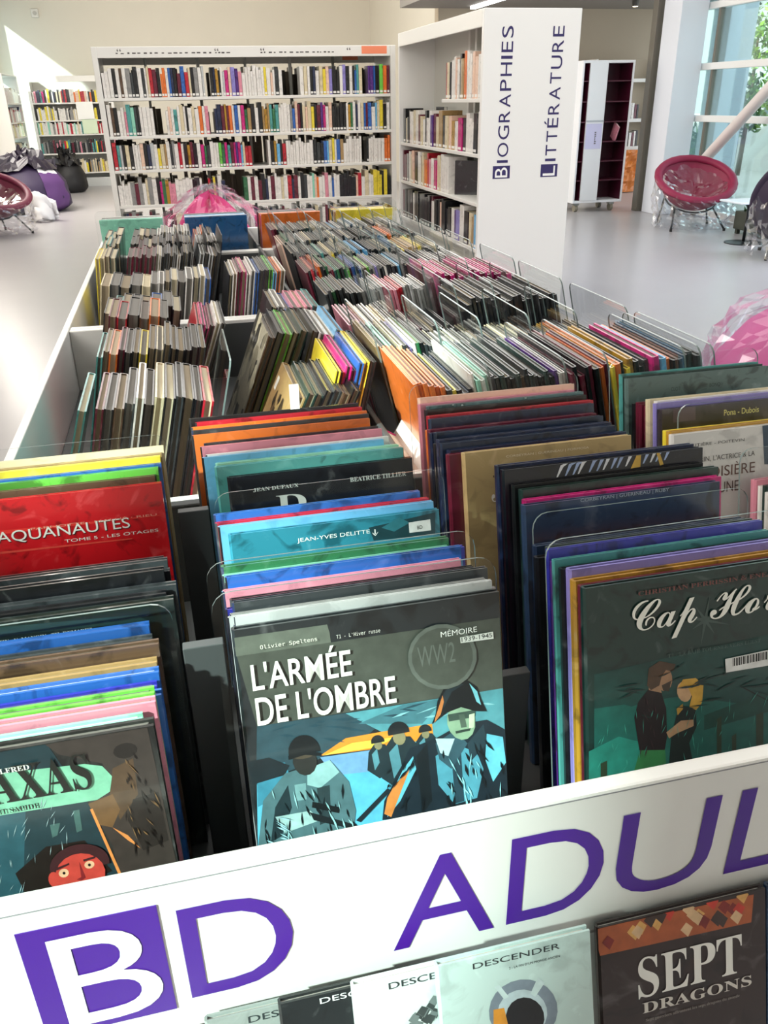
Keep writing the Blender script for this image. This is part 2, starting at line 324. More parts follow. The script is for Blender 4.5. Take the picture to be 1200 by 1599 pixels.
    ('p', 'b5713d', [(0.1774, 0.2064), (0.1819, 0.218), (0.1855, 0.2271), (0.1864, 0.2204), (0.1825, 0.2081), (0.1758, 0.2008)]),
    ('p', '16232a', [(0.0936, 0.1156), (0.1261, 0.1426), (0.129, 0.1393), (0.0977, 0.1127)]),
    ('p', '0c1519', [(0.0176, 0.1211), (0.0181, 0.116), (0.0169, 0.1112), (0.0164, 0.1163)]),
    ('p', '0c1519', [(0.0443, 0.1286), (0.0445, 0.1246), (0.0436, 0.1208), (0.0433, 0.1249)]),
    ('p', '0c1519', [(0.0756, 0.1373), (0.0763, 0.1339), (0.0752, 0.1307), (0.0746, 0.1342)]),
    ('p', '0c1519', [(0.0664, 0.1473), (0.0651, 0.1382), (0.0626, 0.1295), (0.0639, 0.1386)]),
    ('p', '0c1519', [(0.0109, 0.1354), (0.0104, 0.1296), (0.0085, 0.1243), (0.009, 0.1301)]),
    ('p', '0c1519', [(0.0439, 0.1572), (0.0469, 0.1517), (0.0482, 0.1455), (0.0452, 0.1511)]),
    ('p', '0c1519', [(0.0289, 0.1486), (0.0317, 0.1429), (0.0332, 0.1366), (0.0304, 0.1424)]),
    ('p', '0c1519', [(0.0084, 0.1221), (0.0097, 0.1146), (0.0097, 0.1069), (0.0083, 0.1145)]),
    ('p', '0c1519', [(0.0898, 0.1162), (0.0931, 0.1115), (0.0947, 0.1057), (0.0913, 0.1105)]),
    ('p', '0c1519', [(0.0658, 0.114), (0.0686, 0.1053), (0.0695, 0.0961), (0.0666, 0.105)]),
    ('p', '0c1519', [(0.0327, 0.1322), (0.0321, 0.1233), (0.0298, 0.1149), (0.0304, 0.1238)]),
    ('p', '0c1519', [(0.0564, 0.1566), (0.06, 0.1487), (0.0621, 0.1402), (0.0585, 0.1482)]),
    ('p', '0c1519', [(0.0225, 0.1345), (0.0231, 0.1267), (0.0221, 0.119), (0.0215, 0.1269)]),
    ('p', '0c1519', [(0.0438, 0.1353), (0.0441, 0.1284), (0.0428, 0.1219), (0.0425, 0.1288)]),
    ('p', '0c1519', [(0.0489, 0.1571), (0.0537, 0.1506), (0.0564, 0.1429), (0.0517, 0.1494)]),
    ('p', '0c1519', [(0.0563, 0.14), (0.0599, 0.1342), (0.0615, 0.1275), (0.0578, 0.1333)]),
    ('p', '0c1519', [(0.0705, 0.1325), (0.0707, 0.1275), (0.0692, 0.123), (0.0689, 0.128)]),
    ('p', '0c1519', [(0.0855, 0.13), (0.0873, 0.1249), (0.0874, 0.1196), (0.0855, 0.1247)]),
    ('p', '0c1519', [(0.0841, 0.1571), (0.0846, 0.1482), (0.0828, 0.1398), (0.0823, 0.1487)]),
    ('p', '0c1519', [(0.0682, 0.1199), (0.07, 0.1128), (0.0701, 0.1056), (0.0683, 0.1127)]),
    ('p', '0c1519', [(0.011, 0.1205), (0.0122, 0.1159), (0.0117, 0.1112), (0.0105, 0.1158)]),
    ('p', '0c1519', [(0.0478, 0.1421), (0.0505, 0.1356), (0.0514, 0.1286), (0.0487, 0.1351)]),
    ('p', '0c1519', [(0.0578, 0.137), (0.0607, 0.133), (0.0625, 0.1283), (0.0595, 0.1323)]),
    ('p', '0c1519', [(0.0551, 0.1183), (0.0553, 0.1094), (0.0535, 0.1011), (0.0532, 0.1099)]),
    ('p', '0c1519', [(0.0276, 0.1208), (0.0282, 0.1169), (0.0276, 0.113), (0.027, 0.117)]),
    ('p', '0c1519', [(0.0084, 0.1259), (0.0106, 0.1223), (0.011, 0.1181), (0.0088, 0.1217)]),
    ('p', '8fc0c4', [(0.0863, 0.119), (0.0889, 0.1158), (0.0901, 0.1118), (0.0875, 0.115)]),
    ('p', '8fc0c4', [(0.0685, 0.1325), (0.0713, 0.1255), (0.0728, 0.118), (0.07, 0.1251)]),
    ('p', '8fc0c4', [(0.055, 0.1574), (0.0569, 0.1517), (0.0573, 0.1458), (0.0554, 0.1515)]),
    ('p', '8fc0c4', [(0.0892, 0.1189), (0.0905, 0.1125), (0.0907, 0.106), (0.0894, 0.1125)]),
    ('p', '8fc0c4', [(0.0189, 0.1639), (0.0203, 0.1587), (0.0205, 0.1533), (0.0191, 0.1586)]),
    ('p', '8fc0c4', [(0.0785, 0.1396), (0.0795, 0.1347), (0.0795, 0.1297), (0.0785, 0.1347)]),
    ('p', '8fc0c4', [(0.038, 0.1585), (0.0399, 0.1488), (0.0405, 0.1388), (0.0385, 0.1487)]),
    ('p', '8fc0c4', [(0.0301, 0.1211), (0.0301, 0.1128), (0.0285, 0.1048), (0.0285, 0.1132)]),
    ('p', '8fc0c4', [(0.0712, 0.1266), (0.0746, 0.117), (0.0763, 0.1069), (0.0729, 0.1166)]),
    ('p', '8fc0c4', [(0.0284, 0.1281), (0.0288, 0.1216), (0.0279, 0.1153), (0.0275, 0.1218)]),
    ('p', '8fc0c4', [(0.0522, 0.1198), (0.0541, 0.1108), (0.0547, 0.1018), (0.0529, 0.1108)]),
    ('p', '8fc0c4', [(0.0806, 0.1213), (0.0827, 0.1142), (0.0832, 0.1068), (0.081, 0.114)]),
    ('p', '8fc0c4', [(0.0665, 0.1415), (0.0692, 0.1365), (0.0704, 0.131), (0.0678, 0.136)]),
    ('p', '8fc0c4', [(0.029, 0.1204), (0.0324, 0.1114), (0.0348, 0.1021), (0.0313, 0.1111)]),
    ('p', '0a1318', [(0.1946, 0.1417), (0.1986, 0.1347), (0.2002, 0.127), (0.1962, 0.134)]),
    ('p', '0a1318', [(0.1825, 0.1719), (0.1834, 0.1667), (0.1824, 0.1618), (0.1814, 0.167)]),
    ('p', '0a1318', [(0.2413, 0.1466), (0.2427, 0.1396), (0.2415, 0.1331), (0.2401, 0.14)]),
    ('p', '0a1318', [(0.1895, 0.1364), (0.1907, 0.1292), (0.1891, 0.1224), (0.1879, 0.1297)]),
    ('p', '0a1318', [(0.2197, 0.1717), (0.2213, 0.1642), (0.2207, 0.1569), (0.2192, 0.1644)]),
    ('p', '0a1318', [(0.1829, 0.1232), (0.1867, 0.1152), (0.1877, 0.1065), (0.1839, 0.1146)]),
    ('p', '0a1318', [(0.2253, 0.1176), (0.2297, 0.109), (0.2319, 0.0997), (0.2275, 0.1084)]),
    ('p', '0a1318', [(0.2391, 0.1196), (0.2424, 0.1162), (0.2442, 0.1117), (0.2408, 0.1151)]),
    ('p', '0a1318', [(0.2393, 0.1488), (0.2415, 0.1433), (0.2413, 0.1377), (0.2391, 0.1432)]),
    ('p', '0a1318', [(0.2031, 0.1533), (0.2061, 0.1461), (0.2061, 0.1385), (0.2031, 0.1458)]),
    ('p', '0a1318', [(0.2233, 0.1172), (0.2246, 0.1066), (0.2231, 0.0964), (0.2219, 0.107)]),
    ('p', '0a1318', [(0.191, 0.1231), (0.1912, 0.1133), (0.1889, 0.1041), (0.1887, 0.114)]),
    ('p', '0a1318', [(0.2228, 0.1627), (0.2239, 0.1553), (0.223, 0.1481), (0.2219, 0.1556)]),
    ('p', '0a1318', [(0.1849, 0.1238), (0.1858, 0.1195), (0.1838, 0.1159), (0.1829, 0.1203)]),
    ('p', '0a1318', [(0.2039, 0.1654), (0.209, 0.1578), (0.2113, 0.1491), (0.2063, 0.1567)]),
    ('p', '0a1318', [(0.183, 0.1377), (0.1887, 0.1311), (0.1928, 0.1233), (0.187, 0.1299)]),
    ('p', '0a1318', [(0.236, 0.113), (0.2399, 0.1027), (0.2418, 0.0919), (0.2379, 0.1023)]),
    ('p', '0a1318', [(0.1849, 0.1385), (0.1886, 0.1351), (0.1906, 0.1304), (0.1869, 0.1338)]),
    ('p', '0a1318', [(0.2163, 0.1658), (0.2227, 0.1585), (0.2276, 0.1499), (0.2211, 0.1573)]),
    ('p', '0a1318', [(0.2406, 0.1183), (0.2443, 0.1121), (0.2457, 0.1051), (0.242, 0.1114)]),
    ('p', '0a1318', [(0.2198, 0.1384), (0.2231, 0.1309), (0.2234, 0.1229), (0.2201, 0.1305)]),
    ('p', '0a1318', [(0.2108, 0.1486), (0.2123, 0.1435), (0.2118, 0.1385), (0.2102, 0.1436)]),
    ('p', '0a1318', [(0.2404, 0.1432), (0.2424, 0.1398), (0.2421, 0.1361), (0.2401, 0.1395)]),
    ('p', '0a1318', [(0.2139, 0.174), (0.2162, 0.1664), (0.2167, 0.1586), (0.2145, 0.1663)]),
    ('p', '0a1318', [(0.2183, 0.1466), (0.2205, 0.1407), (0.2199, 0.1348), (0.2178, 0.1407)]),
    ('p', '0a1318', [(0.2237, 0.1747), (0.2297, 0.1687), (0.2333, 0.1609), (0.2272, 0.1669)]),
    ('p', '8fd4e0', [(0.1958, 0.1612), (0.1975, 0.1569), (0.1983, 0.1524), (0.1966, 0.1568)]),
    ('p', '8fd4e0', [(0.2075, 0.1215), (0.2076, 0.1127), (0.2065, 0.1041), (0.2064, 0.1129)]),
    ('p', '8fd4e0', [(0.2144, 0.154), (0.2168, 0.1503), (0.2181, 0.1462), (0.2158, 0.1499)]),
    ('p', '8fd4e0', [(0.2381, 0.1272), (0.2382, 0.1181), (0.2372, 0.1093), (0.237, 0.1184)]),
    ('p', '8fd4e0', [(0.2015, 0.1358), (0.2024, 0.1264), (0.2016, 0.1171), (0.2006, 0.1266)]),
    ('p', '8fd4e0', [(0.1884, 0.1362), (0.1893, 0.1292), (0.189, 0.1223), (0.1881, 0.1293)]),
    ('p', '8fd4e0', [(0.2103, 0.163), (0.2095, 0.1539), (0.2073, 0.1452), (0.2081, 0.1543)]),
    ('p', '8fd4e0', [(0.2016, 0.1217), (0.2038, 0.1121), (0.2041, 0.1023), (0.202, 0.1121)]),
    ('p', '8fd4e0', [(0.2129, 0.1471), (0.2142, 0.1406), (0.2144, 0.1342), (0.2131, 0.1406)]),
    ('p', '8fd4e0', [(0.2017, 0.1266), (0.2043, 0.1235), (0.2057, 0.1198), (0.203, 0.1228)]),
    ('p', '8fd4e0', [(0.1996, 0.1403), (0.2017, 0.1346), (0.202, 0.1287), (0.1999, 0.1344)]),
    ('p', '8fd4e0', [(0.1942, 0.146), (0.198, 0.1388), (0.2007, 0.1312), (0.1969, 0.1384)]),
    ('p', '8fd4e0', [(0.2045, 0.13), (0.2078, 0.123), (0.2093, 0.1156), (0.206, 0.1226)]),
    ('p', '8fd4e0', [(0.1875, 0.1626), (0.1916, 0.1547), (0.1943, 0.1462), (0.1902, 0.1542)]),
    ('p', '0a1318', [(0.1473, 0.1313), (0.1424, 0.1236), (0.1359, 0.1176), (0.1407, 0.1253)]),
    ('p', '0a1318', [(0.1543, 0.171), (0.1519, 0.162), (0.1475, 0.154), (0.15, 0.163)]),
    ('p', '0a1318', [(0.1541, 0.1664), (0.1532, 0.1616), (0.1506, 0.1577), (0.1515, 0.1626)]),
    ('p', '0a1318', [(0.1441, 0.168), (0.1445, 0.1626), (0.1424, 0.1579), (0.1421, 0.1633)]),
    ('p', '0a1318', [(0.1502, 0.1626), (0.1485, 0.1588), (0.1452, 0.1566), (0.147, 0.1604)]),
    ('p', '0a1318', [(0.1312, 0.1637), (0.1288, 0.1599), (0.1253, 0.1575), (0.1277, 0.1612)]),
    ('p', '0a1318', [(0.1611, 0.1279), (0.1599, 0.1181), (0.1568, 0.109), (0.158, 0.1188)]),
    ('p', '0a1318', [(0.1477, 0.1594), (0.1432, 0.1535), (0.137, 0.1497), (0.1415, 0.1556)]),
    ('p', '0a1318', [(0.1548, 0.1568), (0.1543, 0.1524), (0.1524, 0.1486), (0.1529, 0.153)]),
    ('p', '0a1318', [(0.1285, 0.1481), (0.1279, 0.1447), (0.1255, 0.1426), (0.1261, 0.1461)]),
    ('p', '0a1318', [(0.1372, 0.1505), (0.1339, 0.1453), (0.1293, 0.1414), (0.1326, 0.1466)]),
    ('p', '0a1318', [(0.1421, 0.1319), (0.1424, 0.1218), (0.1414, 0.1119), (0.1411, 0.122)]),
    ('p', '9fd0de', [(0.0211, 0.1135), (0.0255, 0.1122), (0.0297, 0.1099), (0.0253, 0.1113)]),
    ('p', '9fd0de', [(0.0193, 0.126), (0.0241, 0.1235), (0.0282, 0.1195), (0.0233, 0.122)]),
    ('p', '9fd0de', [(0.0088, 0.1142), (0.0138, 0.1116), (0.0182, 0.1076), (0.0132, 0.1103)]),
    ('p', '9fd0de', [(0.0207, 0.1357), (0.0281, 0.1329), (0.0351, 0.1288), (0.0277, 0.1317)]),
    ('p', '9fd0de', [(0.0218, 0.1184), (0.0262, 0.1154), (0.03, 0.1114), (0.0256, 0.1145)]),
    ('p', '9fd0de', [(0.0213, 0.1141), (0.0248, 0.1134), (0.0281, 0.1116), (0.0246, 0.1123)]),
    ('p', '9fd0de', [(0.0192, 0.1323), (0.0245, 0.1277), (0.0291, 0.1223), (0.0238, 0.1268)]),
    ('p', '9fd0de', [(0.0195, 0.1298), (0.0264, 0.124), (0.0325, 0.1171), (0.0255, 0.1229)]),
    ('p', '5a605a', [(0.2204, 0.2672), (0.2174, 0.2772), (0.2115, 0.2861), (0.2032, 0.2929), (0.1935, 0.2971), (0.1832, 0.2982), (0.1734, 0.2962), (0.1649, 0.2913), (0.1586, 0.284), (0.1551, 0.2749), (0.1546, 0.2649), (0.1573, 0.255), (0.163, 0.246), (0.1711, 0.239), (0.1809, 0.2345), (0.1914, 0.2332), (0.2015, 0.2351), (0.2102, 0.2401), (0.2166, 0.2476), (0.2202, 0.257)]),
    ('p', '454a43', [(0.2167, 0.267), (0.2141, 0.2759), (0.2088, 0.2837), (0.2015, 0.2897), (0.1928, 0.2934), (0.1837, 0.2945), (0.1749, 0.2927), (0.1674, 0.2884), (0.1618, 0.2819), (0.1586, 0.2739), (0.1582, 0.265), (0.1607, 0.2563), (0.1657, 0.2484), (0.1729, 0.2422), (0.1816, 0.2383), (0.1909, 0.2371), (0.1998, 0.2388), (0.2076, 0.2431), (0.2133, 0.2498), (0.2165, 0.258)]),
    ('t', '5f655f', 'WW2', 0.1637, 0.2592, 0.1996, 0.2791, 's'),
    ('t', 'e8e6df', "L'ARMÉE", 0.0125, 0.2624, 0.102, 0.2937, 'x'),
    ('t', 'e8e6df', "DE L'OMBRE", 0.0131, 0.2282, 0.141, 0.2565, 'x'),
    ('t', 'e0ded2', 'Olivier Speltens', 0.0229, 0.2992, 0.0732, 0.3039, 'm'),
    ('t', 'd8d8d0', "T1 - L'Hiver russe", 0.0906, 0.2992, 0.1307, 0.3028, 'm'),
    ('t', 'e4e6e2', 'MÉMOIRE', 0.1869, 0.2851, 0.2219, 0.2919, 's'),
    ('p', 'd4d6d0', [(0.2053, 0.2821), (0.2376, 0.2827), (0.2379, 0.2757), (0.2056, 0.2764)]),
    ('t', '23282b', '1939-1945', 0.2066, 0.2775, 0.2364, 0.2819, 's'),
  ],
  'couple': [
    ('p', '143f3b', [(0.0092, 0.2209), (0.2147, 0.2328), (0.2199, 0.0945), (0.0072, 0.1078)]),
    ('p', '1a5a52', [(0.0086, 0.1847), (0.1058, 0.1811), (0.2179, 0.1467), (0.2199, 0.0945), (0.0072, 0.1055)]),
    ('p', '237a6c', [(0.002, 0.1396), (0.0347, 0.1497), (0.0629, 0.1372), (0.058, 0.1071), (0.0013, 0.1043)]),
    ('p', '16433e', [(0.0088, 0.1984), (0.0492, 0.205), (0.0962, 0.1875), (0.049, 0.1797)]),
    ('p', '114038', [(0.1303, 0.1555), (0.217, 0.171), (0.2179, 0.1467), (0.1305, 0.1387)]),
    ('p', '3d4f4b', [(0.1585, 0.2495), (0.1324, 0.2561), (0.13, 0.2586), (0.133, 0.2595)]),
    ('p', '3d4f4b', [(0.1412, 0.242), (0.1301, 0.2555), (0.13, 0.2586), (0.1331, 0.257)]),
    ('p', '3d4f4b', [(0.1254, 0.2326), (0.1277, 0.2567), (0.13, 0.2586), (0.1314, 0.2555)]),
    ('p', '3d4f4b', [(0.1145, 0.2507), (0.1266, 0.2591), (0.13, 0.2586), (0.1288, 0.2559)]),
    ('p', '3d4f4b', [(0.102, 0.2676), (0.1276, 0.2612), (0.13, 0.2586), (0.127, 0.2578)]),
    ('p', '3d4f4b', [(0.1189, 0.275), (0.1299, 0.2618), (0.13, 0.2586), (0.1268, 0.2602)]),
    ('p', '3d4f4b', [(0.1345, 0.2844), (0.1323, 0.2605), (0.13, 0.2586), (0.1286, 0.2617)]),
    ('p', '3d4f4b', [(0.1455, 0.2666), (0.1333, 0.2582), (0.13, 0.2586), (0.1311, 0.2614)]),
    ('p', '2c3a28', [(0.0145, 0.124), (0.0215, 0.1259), (0.0213, 0.1076), (0.0142, 0.1076)]),
    ('p', '2c3a28', [(0.1449, 0.1485), (0.1503, 0.1509), (0.1511, 0.1095), (0.1456, 0.1091)]),
    ('p', '2c3a28', [(0.163, 0.1258), (0.1679, 0.1282), (0.1684, 0.1086), (0.1634, 0.1081)]),
    ('p', '2c3a28', [(0.1909, 0.1448), (0.1994, 0.1467), (0.2006, 0.1085), (0.192, 0.1087)]),
    ('p', '0a1512', [(0.1716, 0.1813), (0.2204, 0.1487), (0.22, 0.1473), (0.1711, 0.18)]),
    ('p', '2d6b3c', [(0.0581, 0.131), (0.0856, 0.1293), (0.0874, 0.1085), (0.0508, 0.1074)]),
    ('p', '1c1014', [(0.0517, 0.1676), (0.056, 0.1831), (0.0678, 0.196), (0.0819, 0.1889), (0.0872, 0.1704), (0.0882, 0.1395), (0.0856, 0.1252), (0.0571, 0.1303)]),
    ('p', '0d1a19', [(0.0905, 0.1078), (0.0928, 0.1387), (0.0987, 0.1613), (0.1059, 0.1706), (0.1204, 0.1644), (0.1219, 0.1451), (0.1135, 0.1275), (0.1174, 0.1074)]),
    ('p', 'a07a5c', [(0.0935, 0.205), (0.0913, 0.2112), (0.0874, 0.2162), (0.0828, 0.2189), (0.0783, 0.2188), (0.0748, 0.2159), (0.0729, 0.2109), (0.0731, 0.2046), (0.0753, 0.1983), (0.0791, 0.1933), (0.0838, 0.1906), (0.0883, 0.1906), (0.0919, 0.1935), (0.0937, 0.1986)]),
    ('p', 'a07a5c', [(0.0678, 0.1994), (0.0795, 0.2043), (0.0819, 0.1889), (0.0678, 0.1944)]),
    ('p', '4a3524', [(0.0659, 0.1997), (0.0678, 0.2177), (0.0795, 0.2235), (0.0972, 0.2173), (0.0949, 0.2097), (0.0866, 0.2127), (0.0819, 0.2062), (0.0795, 0.1974), (0.0701, 0.1939)]),
    ('p', '3a2a1e', [(0.0819, 0.197), (0.0925, 0.2002), (0.0902, 0.189), (0.0838, 0.1911)]),
    ('p', 'c79f78', [(0.1152, 0.1857), (0.1134, 0.1906), (0.1104, 0.1945), (0.1067, 0.1967), (0.1032, 0.1966), (0.1004, 0.1944), (0.099, 0.1904), (0.0992, 0.1855), (0.101, 0.1805), (0.104, 0.1766), (0.1076, 0.1744), (0.1112, 0.1744), (0.114, 0.1767), (0.1154, 0.1807)]),
    ('p', 'c79a3a', [(0.1004, 0.1914), (0.1056, 0.1993), (0.12, 0.1985), (0.1288, 0.1888), (0.1276, 0.1702), (0.1209, 0.1631), (0.1131, 0.1681), (0.1159, 0.1793), (0.1105, 0.192)]),
    ('p', 'b0852f', [(0.0987, 0.1684), (0.1058, 0.1729), (0.1059, 0.167), (0.0999, 0.1611)]),
    ('p', 'a98262', [(0.0873, 0.1445), (0.1036, 0.1545), (0.1181, 0.153), (0.1182, 0.1458), (0.0988, 0.1411), (0.0904, 0.1372)]),
    ('p', '3f9a88', [(0.0989, 0.1529), (0.1004, 0.144), (0.1015, 0.1351), (0.0999, 0.144)]),
    ('p', '3f9a88', [(0.1068, 0.1186), (0.1086, 0.1115), (0.1096, 0.1043), (0.1078, 0.1115)]),
    ('p', '3f9a88', [(0.0191, 0.1548), (0.0173, 0.1493), (0.0147, 0.1441), (0.0165, 0.1497)]),
    ('p', '3f9a88', [(0.0408, 0.1633), (0.0423, 0.1567), (0.0428, 0.1501), (0.0414, 0.1567)]),
    ('p', '3f9a88', [(0.1239, 0.1263), (0.1237, 0.1182), (0.1229, 0.1102), (0.1231, 0.1183)]),
    ('p', '3f9a88', [(0.066, 0.1343), (0.064, 0.1289), (0.0615, 0.1238), (0.0635, 0.1292)]),
    ('p', '3f9a88', [(0.0614, 0.1645), (0.0618, 0.1561), (0.0616, 0.1479), (0.0612, 0.1562)]),
    ('p', '3f9a88', [(0.1831, 0.118), (0.1849, 0.1118), (0.1861, 0.1056), (0.1842, 0.1118)]),
    ('p', '3f9a88', [(0.0158, 0.1519), (0.014, 0.1485), (0.0115, 0.1456), (0.0134, 0.149)]),
    ('p', '3f9a88', [(0.0339, 0.1414), (0.0317, 0.1376), (0.0291, 0.1341), (0.0313, 0.1379)]),
    ('p', '3f9a88', [(0.0269, 0.1441), (0.0281, 0.1401), (0.0287, 0.136), (0.0274, 0.14)]),
    ('p', '3f9a88', [(0.1892, 0.1472), (0.189, 0.1398), (0.1883, 0.1324), (0.1885, 0.1399)]),
    ('p', '3f9a88', [(0.1214, 0.165), (0.1192, 0.1564), (0.1165, 0.1481), (0.1187, 0.1567)]),
    ('p', '3f9a88', [(0.1169, 0.1373), (0.1181, 0.132), (0.1184, 0.1267), (0.1171, 0.132)]),
    ('p', '3f9a88', [(0.2042, 0.1656), (0.2013, 0.1573), (0.1979, 0.1492), (0.2007, 0.1576)]),
    ('p', '3f9a88', [(0.1273, 0.173), (0.1274, 0.1655), (0.1266, 0.1581), (0.1266, 0.1657)]),
    ('p', '3f9a88', [(0.1594, 0.1692), (0.1597, 0.1605), (0.1591, 0.1518), (0.1589, 0.1606)]),
    ('p', '3f9a88', [(0.0966, 0.1511), (0.0929, 0.1459), (0.0887, 0.141), (0.0925, 0.1462)]),
    ('p', '3f9a88', [(0.1647, 0.1538), (0.1646, 0.1489), (0.1637, 0.1442), (0.1639, 0.1491)]),
    ('p', '3f9a88', [(0.0724, 0.1719), (0.0716, 0.168), (0.07, 0.1644), (0.0708, 0.1684)]),
    ('p', '3f9a88', [(0.0158, 0.1286), (0.0133, 0.1231), (0.0101, 0.118), (0.0126, 0.1236)]),
    ('p', '3f9a88', [(0.0578, 0.1304), (0.0577, 0.1254), (0.0566, 0.1207), (0.0567, 0.1257)]),
    ('p', '3f9a88', [(0.0869, 0.1532), (0.0846, 0.1484), (0.0815, 0.1441), (0.0839, 0.1489)]),
    ('p', '3f9a88', [(0.0431, 0.1238), (0.0437, 0.1198), (0.0433, 0.116), (0.0427, 0.12)]),
    ('p', '3f9a88', [(0.0433, 0.117), (0.0395, 0.1117), (0.0352, 0.1067), (0.0391, 0.112)]),
    ('p', '3f9a88', [(0.023, 0.1657), (0.0228, 0.1587), (0.0217, 0.1519), (0.0219, 0.159)]),
    ('p', '3f9a88', [(0.078, 0.1684), (0.0773, 0.1643), (0.0761, 0.1603), (0.0768, 0.1645)]),
    ('p', '3f9a88', [(0.1171, 0.1315), (0.1189, 0.1251), (0.1199, 0.1186), (0.1181, 0.125)]),
    ('p', '3f9a88', [(0.1578, 0.1505), (0.1559, 0.1466), (0.1533, 0.1433), (0.1551, 0.1472)]),
    ('p', '3f9a88', [(0.16, 0.1185), (0.1596, 0.1143), (0.1587, 0.1103), (0.1591, 0.1145)]),
    ('p', '3f9a88', [(0.1115, 0.1653), (0.1107, 0.1614), (0.1092, 0.1579), (0.1099, 0.1618)]),
    ('p', '3f9a88', [(0.0531, 0.1773), (0.0541, 0.1711), (0.0544, 0.1649), (0.0534, 0.1712)]),
    ('p', '3f9a88', [(0.0845, 0.1661), (0.0834, 0.1573), (0.0816, 0.1487), (0.0827, 0.1575)]),
    ('p', '3f9a88', [(0.1925, 0.1718), (0.1878, 0.1651), (0.1823, 0.159), (0.1871, 0.1657)]),
    ('p', '3f9a88', [(0.1107, 0.142), (0.109, 0.1387), (0.1066, 0.1359), (0.1083, 0.1392)]),
    ('p', '3f9a88', [(0.1141, 0.1571), (0.1115, 0.1501), (0.1085, 0.1435), (0.111, 0.1504)]),
    ('p', '3f9a88', [(0.1451, 0.1464), (0.1442, 0.1392), (0.1428, 0.1321), (0.1437, 0.1393)]),
    ('p', '3f9a88', [(0.126, 0.1521), (0.124, 0.1479), (0.1212, 0.1443), (0.1232, 0.1485)]),
    ('p', '3f9a88', [(0.1512, 0.1352), (0.1498, 0.1319), (0.1476, 0.1291), (0.149, 0.1324)]),
    ('p', '3f9a88', [(0.1283, 0.1324), (0.1283, 0.1283), (0.1277, 0.1245), (0.1277, 0.1285)]),
    ('p', '0c2724', [(0.1194, 0.1915), (0.1276, 0.1919), (0.136, 0.1898), (0.1278, 0.1894)]),
    ('p', '0c2724', [(0.1689, 0.1796), (0.1792, 0.1835), (0.1905, 0.1855), (0.1801, 0.1816)]),
    ('p', '0c2724', [(0.0583, 0.1695), (0.0647, 0.1678), (0.0705, 0.1636), (0.064, 0.1654)]),
    ('p', '0c2724', [(0.1255, 0.1938), (0.1378, 0.1968), (0.1509, 0.1978), (0.1385, 0.1948)]),
    ('p', '0c2724', [(0.1418, 0.1798), (0.1541, 0.1851), (0.1678, 0.1877), (0.1555, 0.1823)]),
    ('p', '0c2724', [(0.1979, 0.1812), (0.2028, 0.1842), (0.2086, 0.1855), (0.2037, 0.1826)]),
    ('p', '0c2724', [(0.1917, 0.1987), (0.2071, 0.2009), (0.2233, 0.2013), (0.2077, 0.199)]),
    ('p', '0c2724', [(0.1151, 0.1912), (0.1251, 0.1965), (0.1365, 0.1993), (0.1265, 0.194)]),
    ('p', '0c2724', [(0.041, 0.1994), (0.0468, 0.2007), (0.0531, 0.1999), (0.0473, 0.1986)]),
    ('p', '0c2724', [(0.1678, 0.1794), (0.1833, 0.1791), (0.1993, 0.1772), (0.1836, 0.1775)]),
    ('p', '0c2724', [(0.1186, 0.1941), (0.1257, 0.1945), (0.1331, 0.1923), (0.1259, 0.192)]),
    ('p', '0c2724', [(0.03, 0.2013), (0.0456, 0.1976), (0.0611, 0.1919), (0.0453, 0.1957)]),
    ('p', '0c2724', [(0.0893, 0.1996), (0.1008, 0.2024), (0.113, 0.2036), (0.1014, 0.2008)]),
    ('p', '0c2724', [(0.0341, 0.1903), (0.045, 0.1947), (0.057, 0.1966), (0.0461, 0.1922)]),
    ('p', '0c2724', [(0.1596, 0.1889), (0.1699, 0.1906), (0.1807, 0.1909), (0.1703, 0.1892)]),
    ('p', '0c2724', [(0.1467, 0.1965), (0.153, 0.1984), (0.16, 0.1982), (0.1537, 0.1963)]),
    ('p', '0c2724', [(0.1216, 0.1934), (0.135, 0.1895), (0.1482, 0.184), (0.1347, 0.1879)]),
    ('p', '0c2724', [(0.1108, 0.1687), (0.1232, 0.1687), (0.1359, 0.1671), (0.1234, 0.1671)]),
    ('p', '0c2724', [(0.1037, 0.19), (0.1137, 0.1916), (0.1242, 0.191), (0.1142, 0.1893)]),
    ('p', '0c2724', [(0.1131, 0.1886), (0.1223, 0.1926), (0.1327, 0.1939), (0.1235, 0.1899)]),
    ('p', '0c2724', [(0.0895, 0.209), (0.0988, 0.2141), (0.109, 0.2179), (0.0996, 0.2128)]),
    ('p', '0c2724', [(0.0293, 0.2035), (0.045, 0.2046), (0.0611, 0.2037), (0.0453, 0.2025)]),
    ('p', '0c2724', [(0.0978, 0.1911), (0.1083, 0.1919), (0.1192, 0.1903), (0.1087, 0.1895)]),
    ('p', '0c2724', [(0.1837, 0.1768), (0.1967, 0.1785), (0.2103, 0.1775), (0.1973, 0.1757)]),
    ('p', '0c2724', [(0.0405, 0.1989), (0.0534, 0.1982), (0.0665, 0.1952), (0.0535, 0.1959)]),
    ('p', '0c2724', [(0.123, 0.172), (0.1375, 0.1731), (0.1526, 0.1713), (0.138, 0.1702)]),
    ('p', '0c2724', [(0.0935, 0.1719), (0.1091, 0.169), (0.1248, 0.1647), (0.109, 0.1676)]),
    ('p', '0c2724', [(0.1869, 0.1729), (0.2041, 0.1664), (0.2211, 0.1582), (0.2036, 0.1647)]),
    ('p', '0c2724', [(0.1383, 0.2059), (0.1543, 0.2049), (0.1707, 0.2022), (0.1545, 0.2032)]),
    ('p', '0c2724', [(0.0771, 0.2065), (0.0843, 0.2091), (0.092, 0.2102), (0.0849, 0.2076)]),
    ('p', '3a2228', [(0.0703, 0.1573), (0.0699, 0.1528), (0.0685, 0.1487), (0.0689, 0.1532)]),
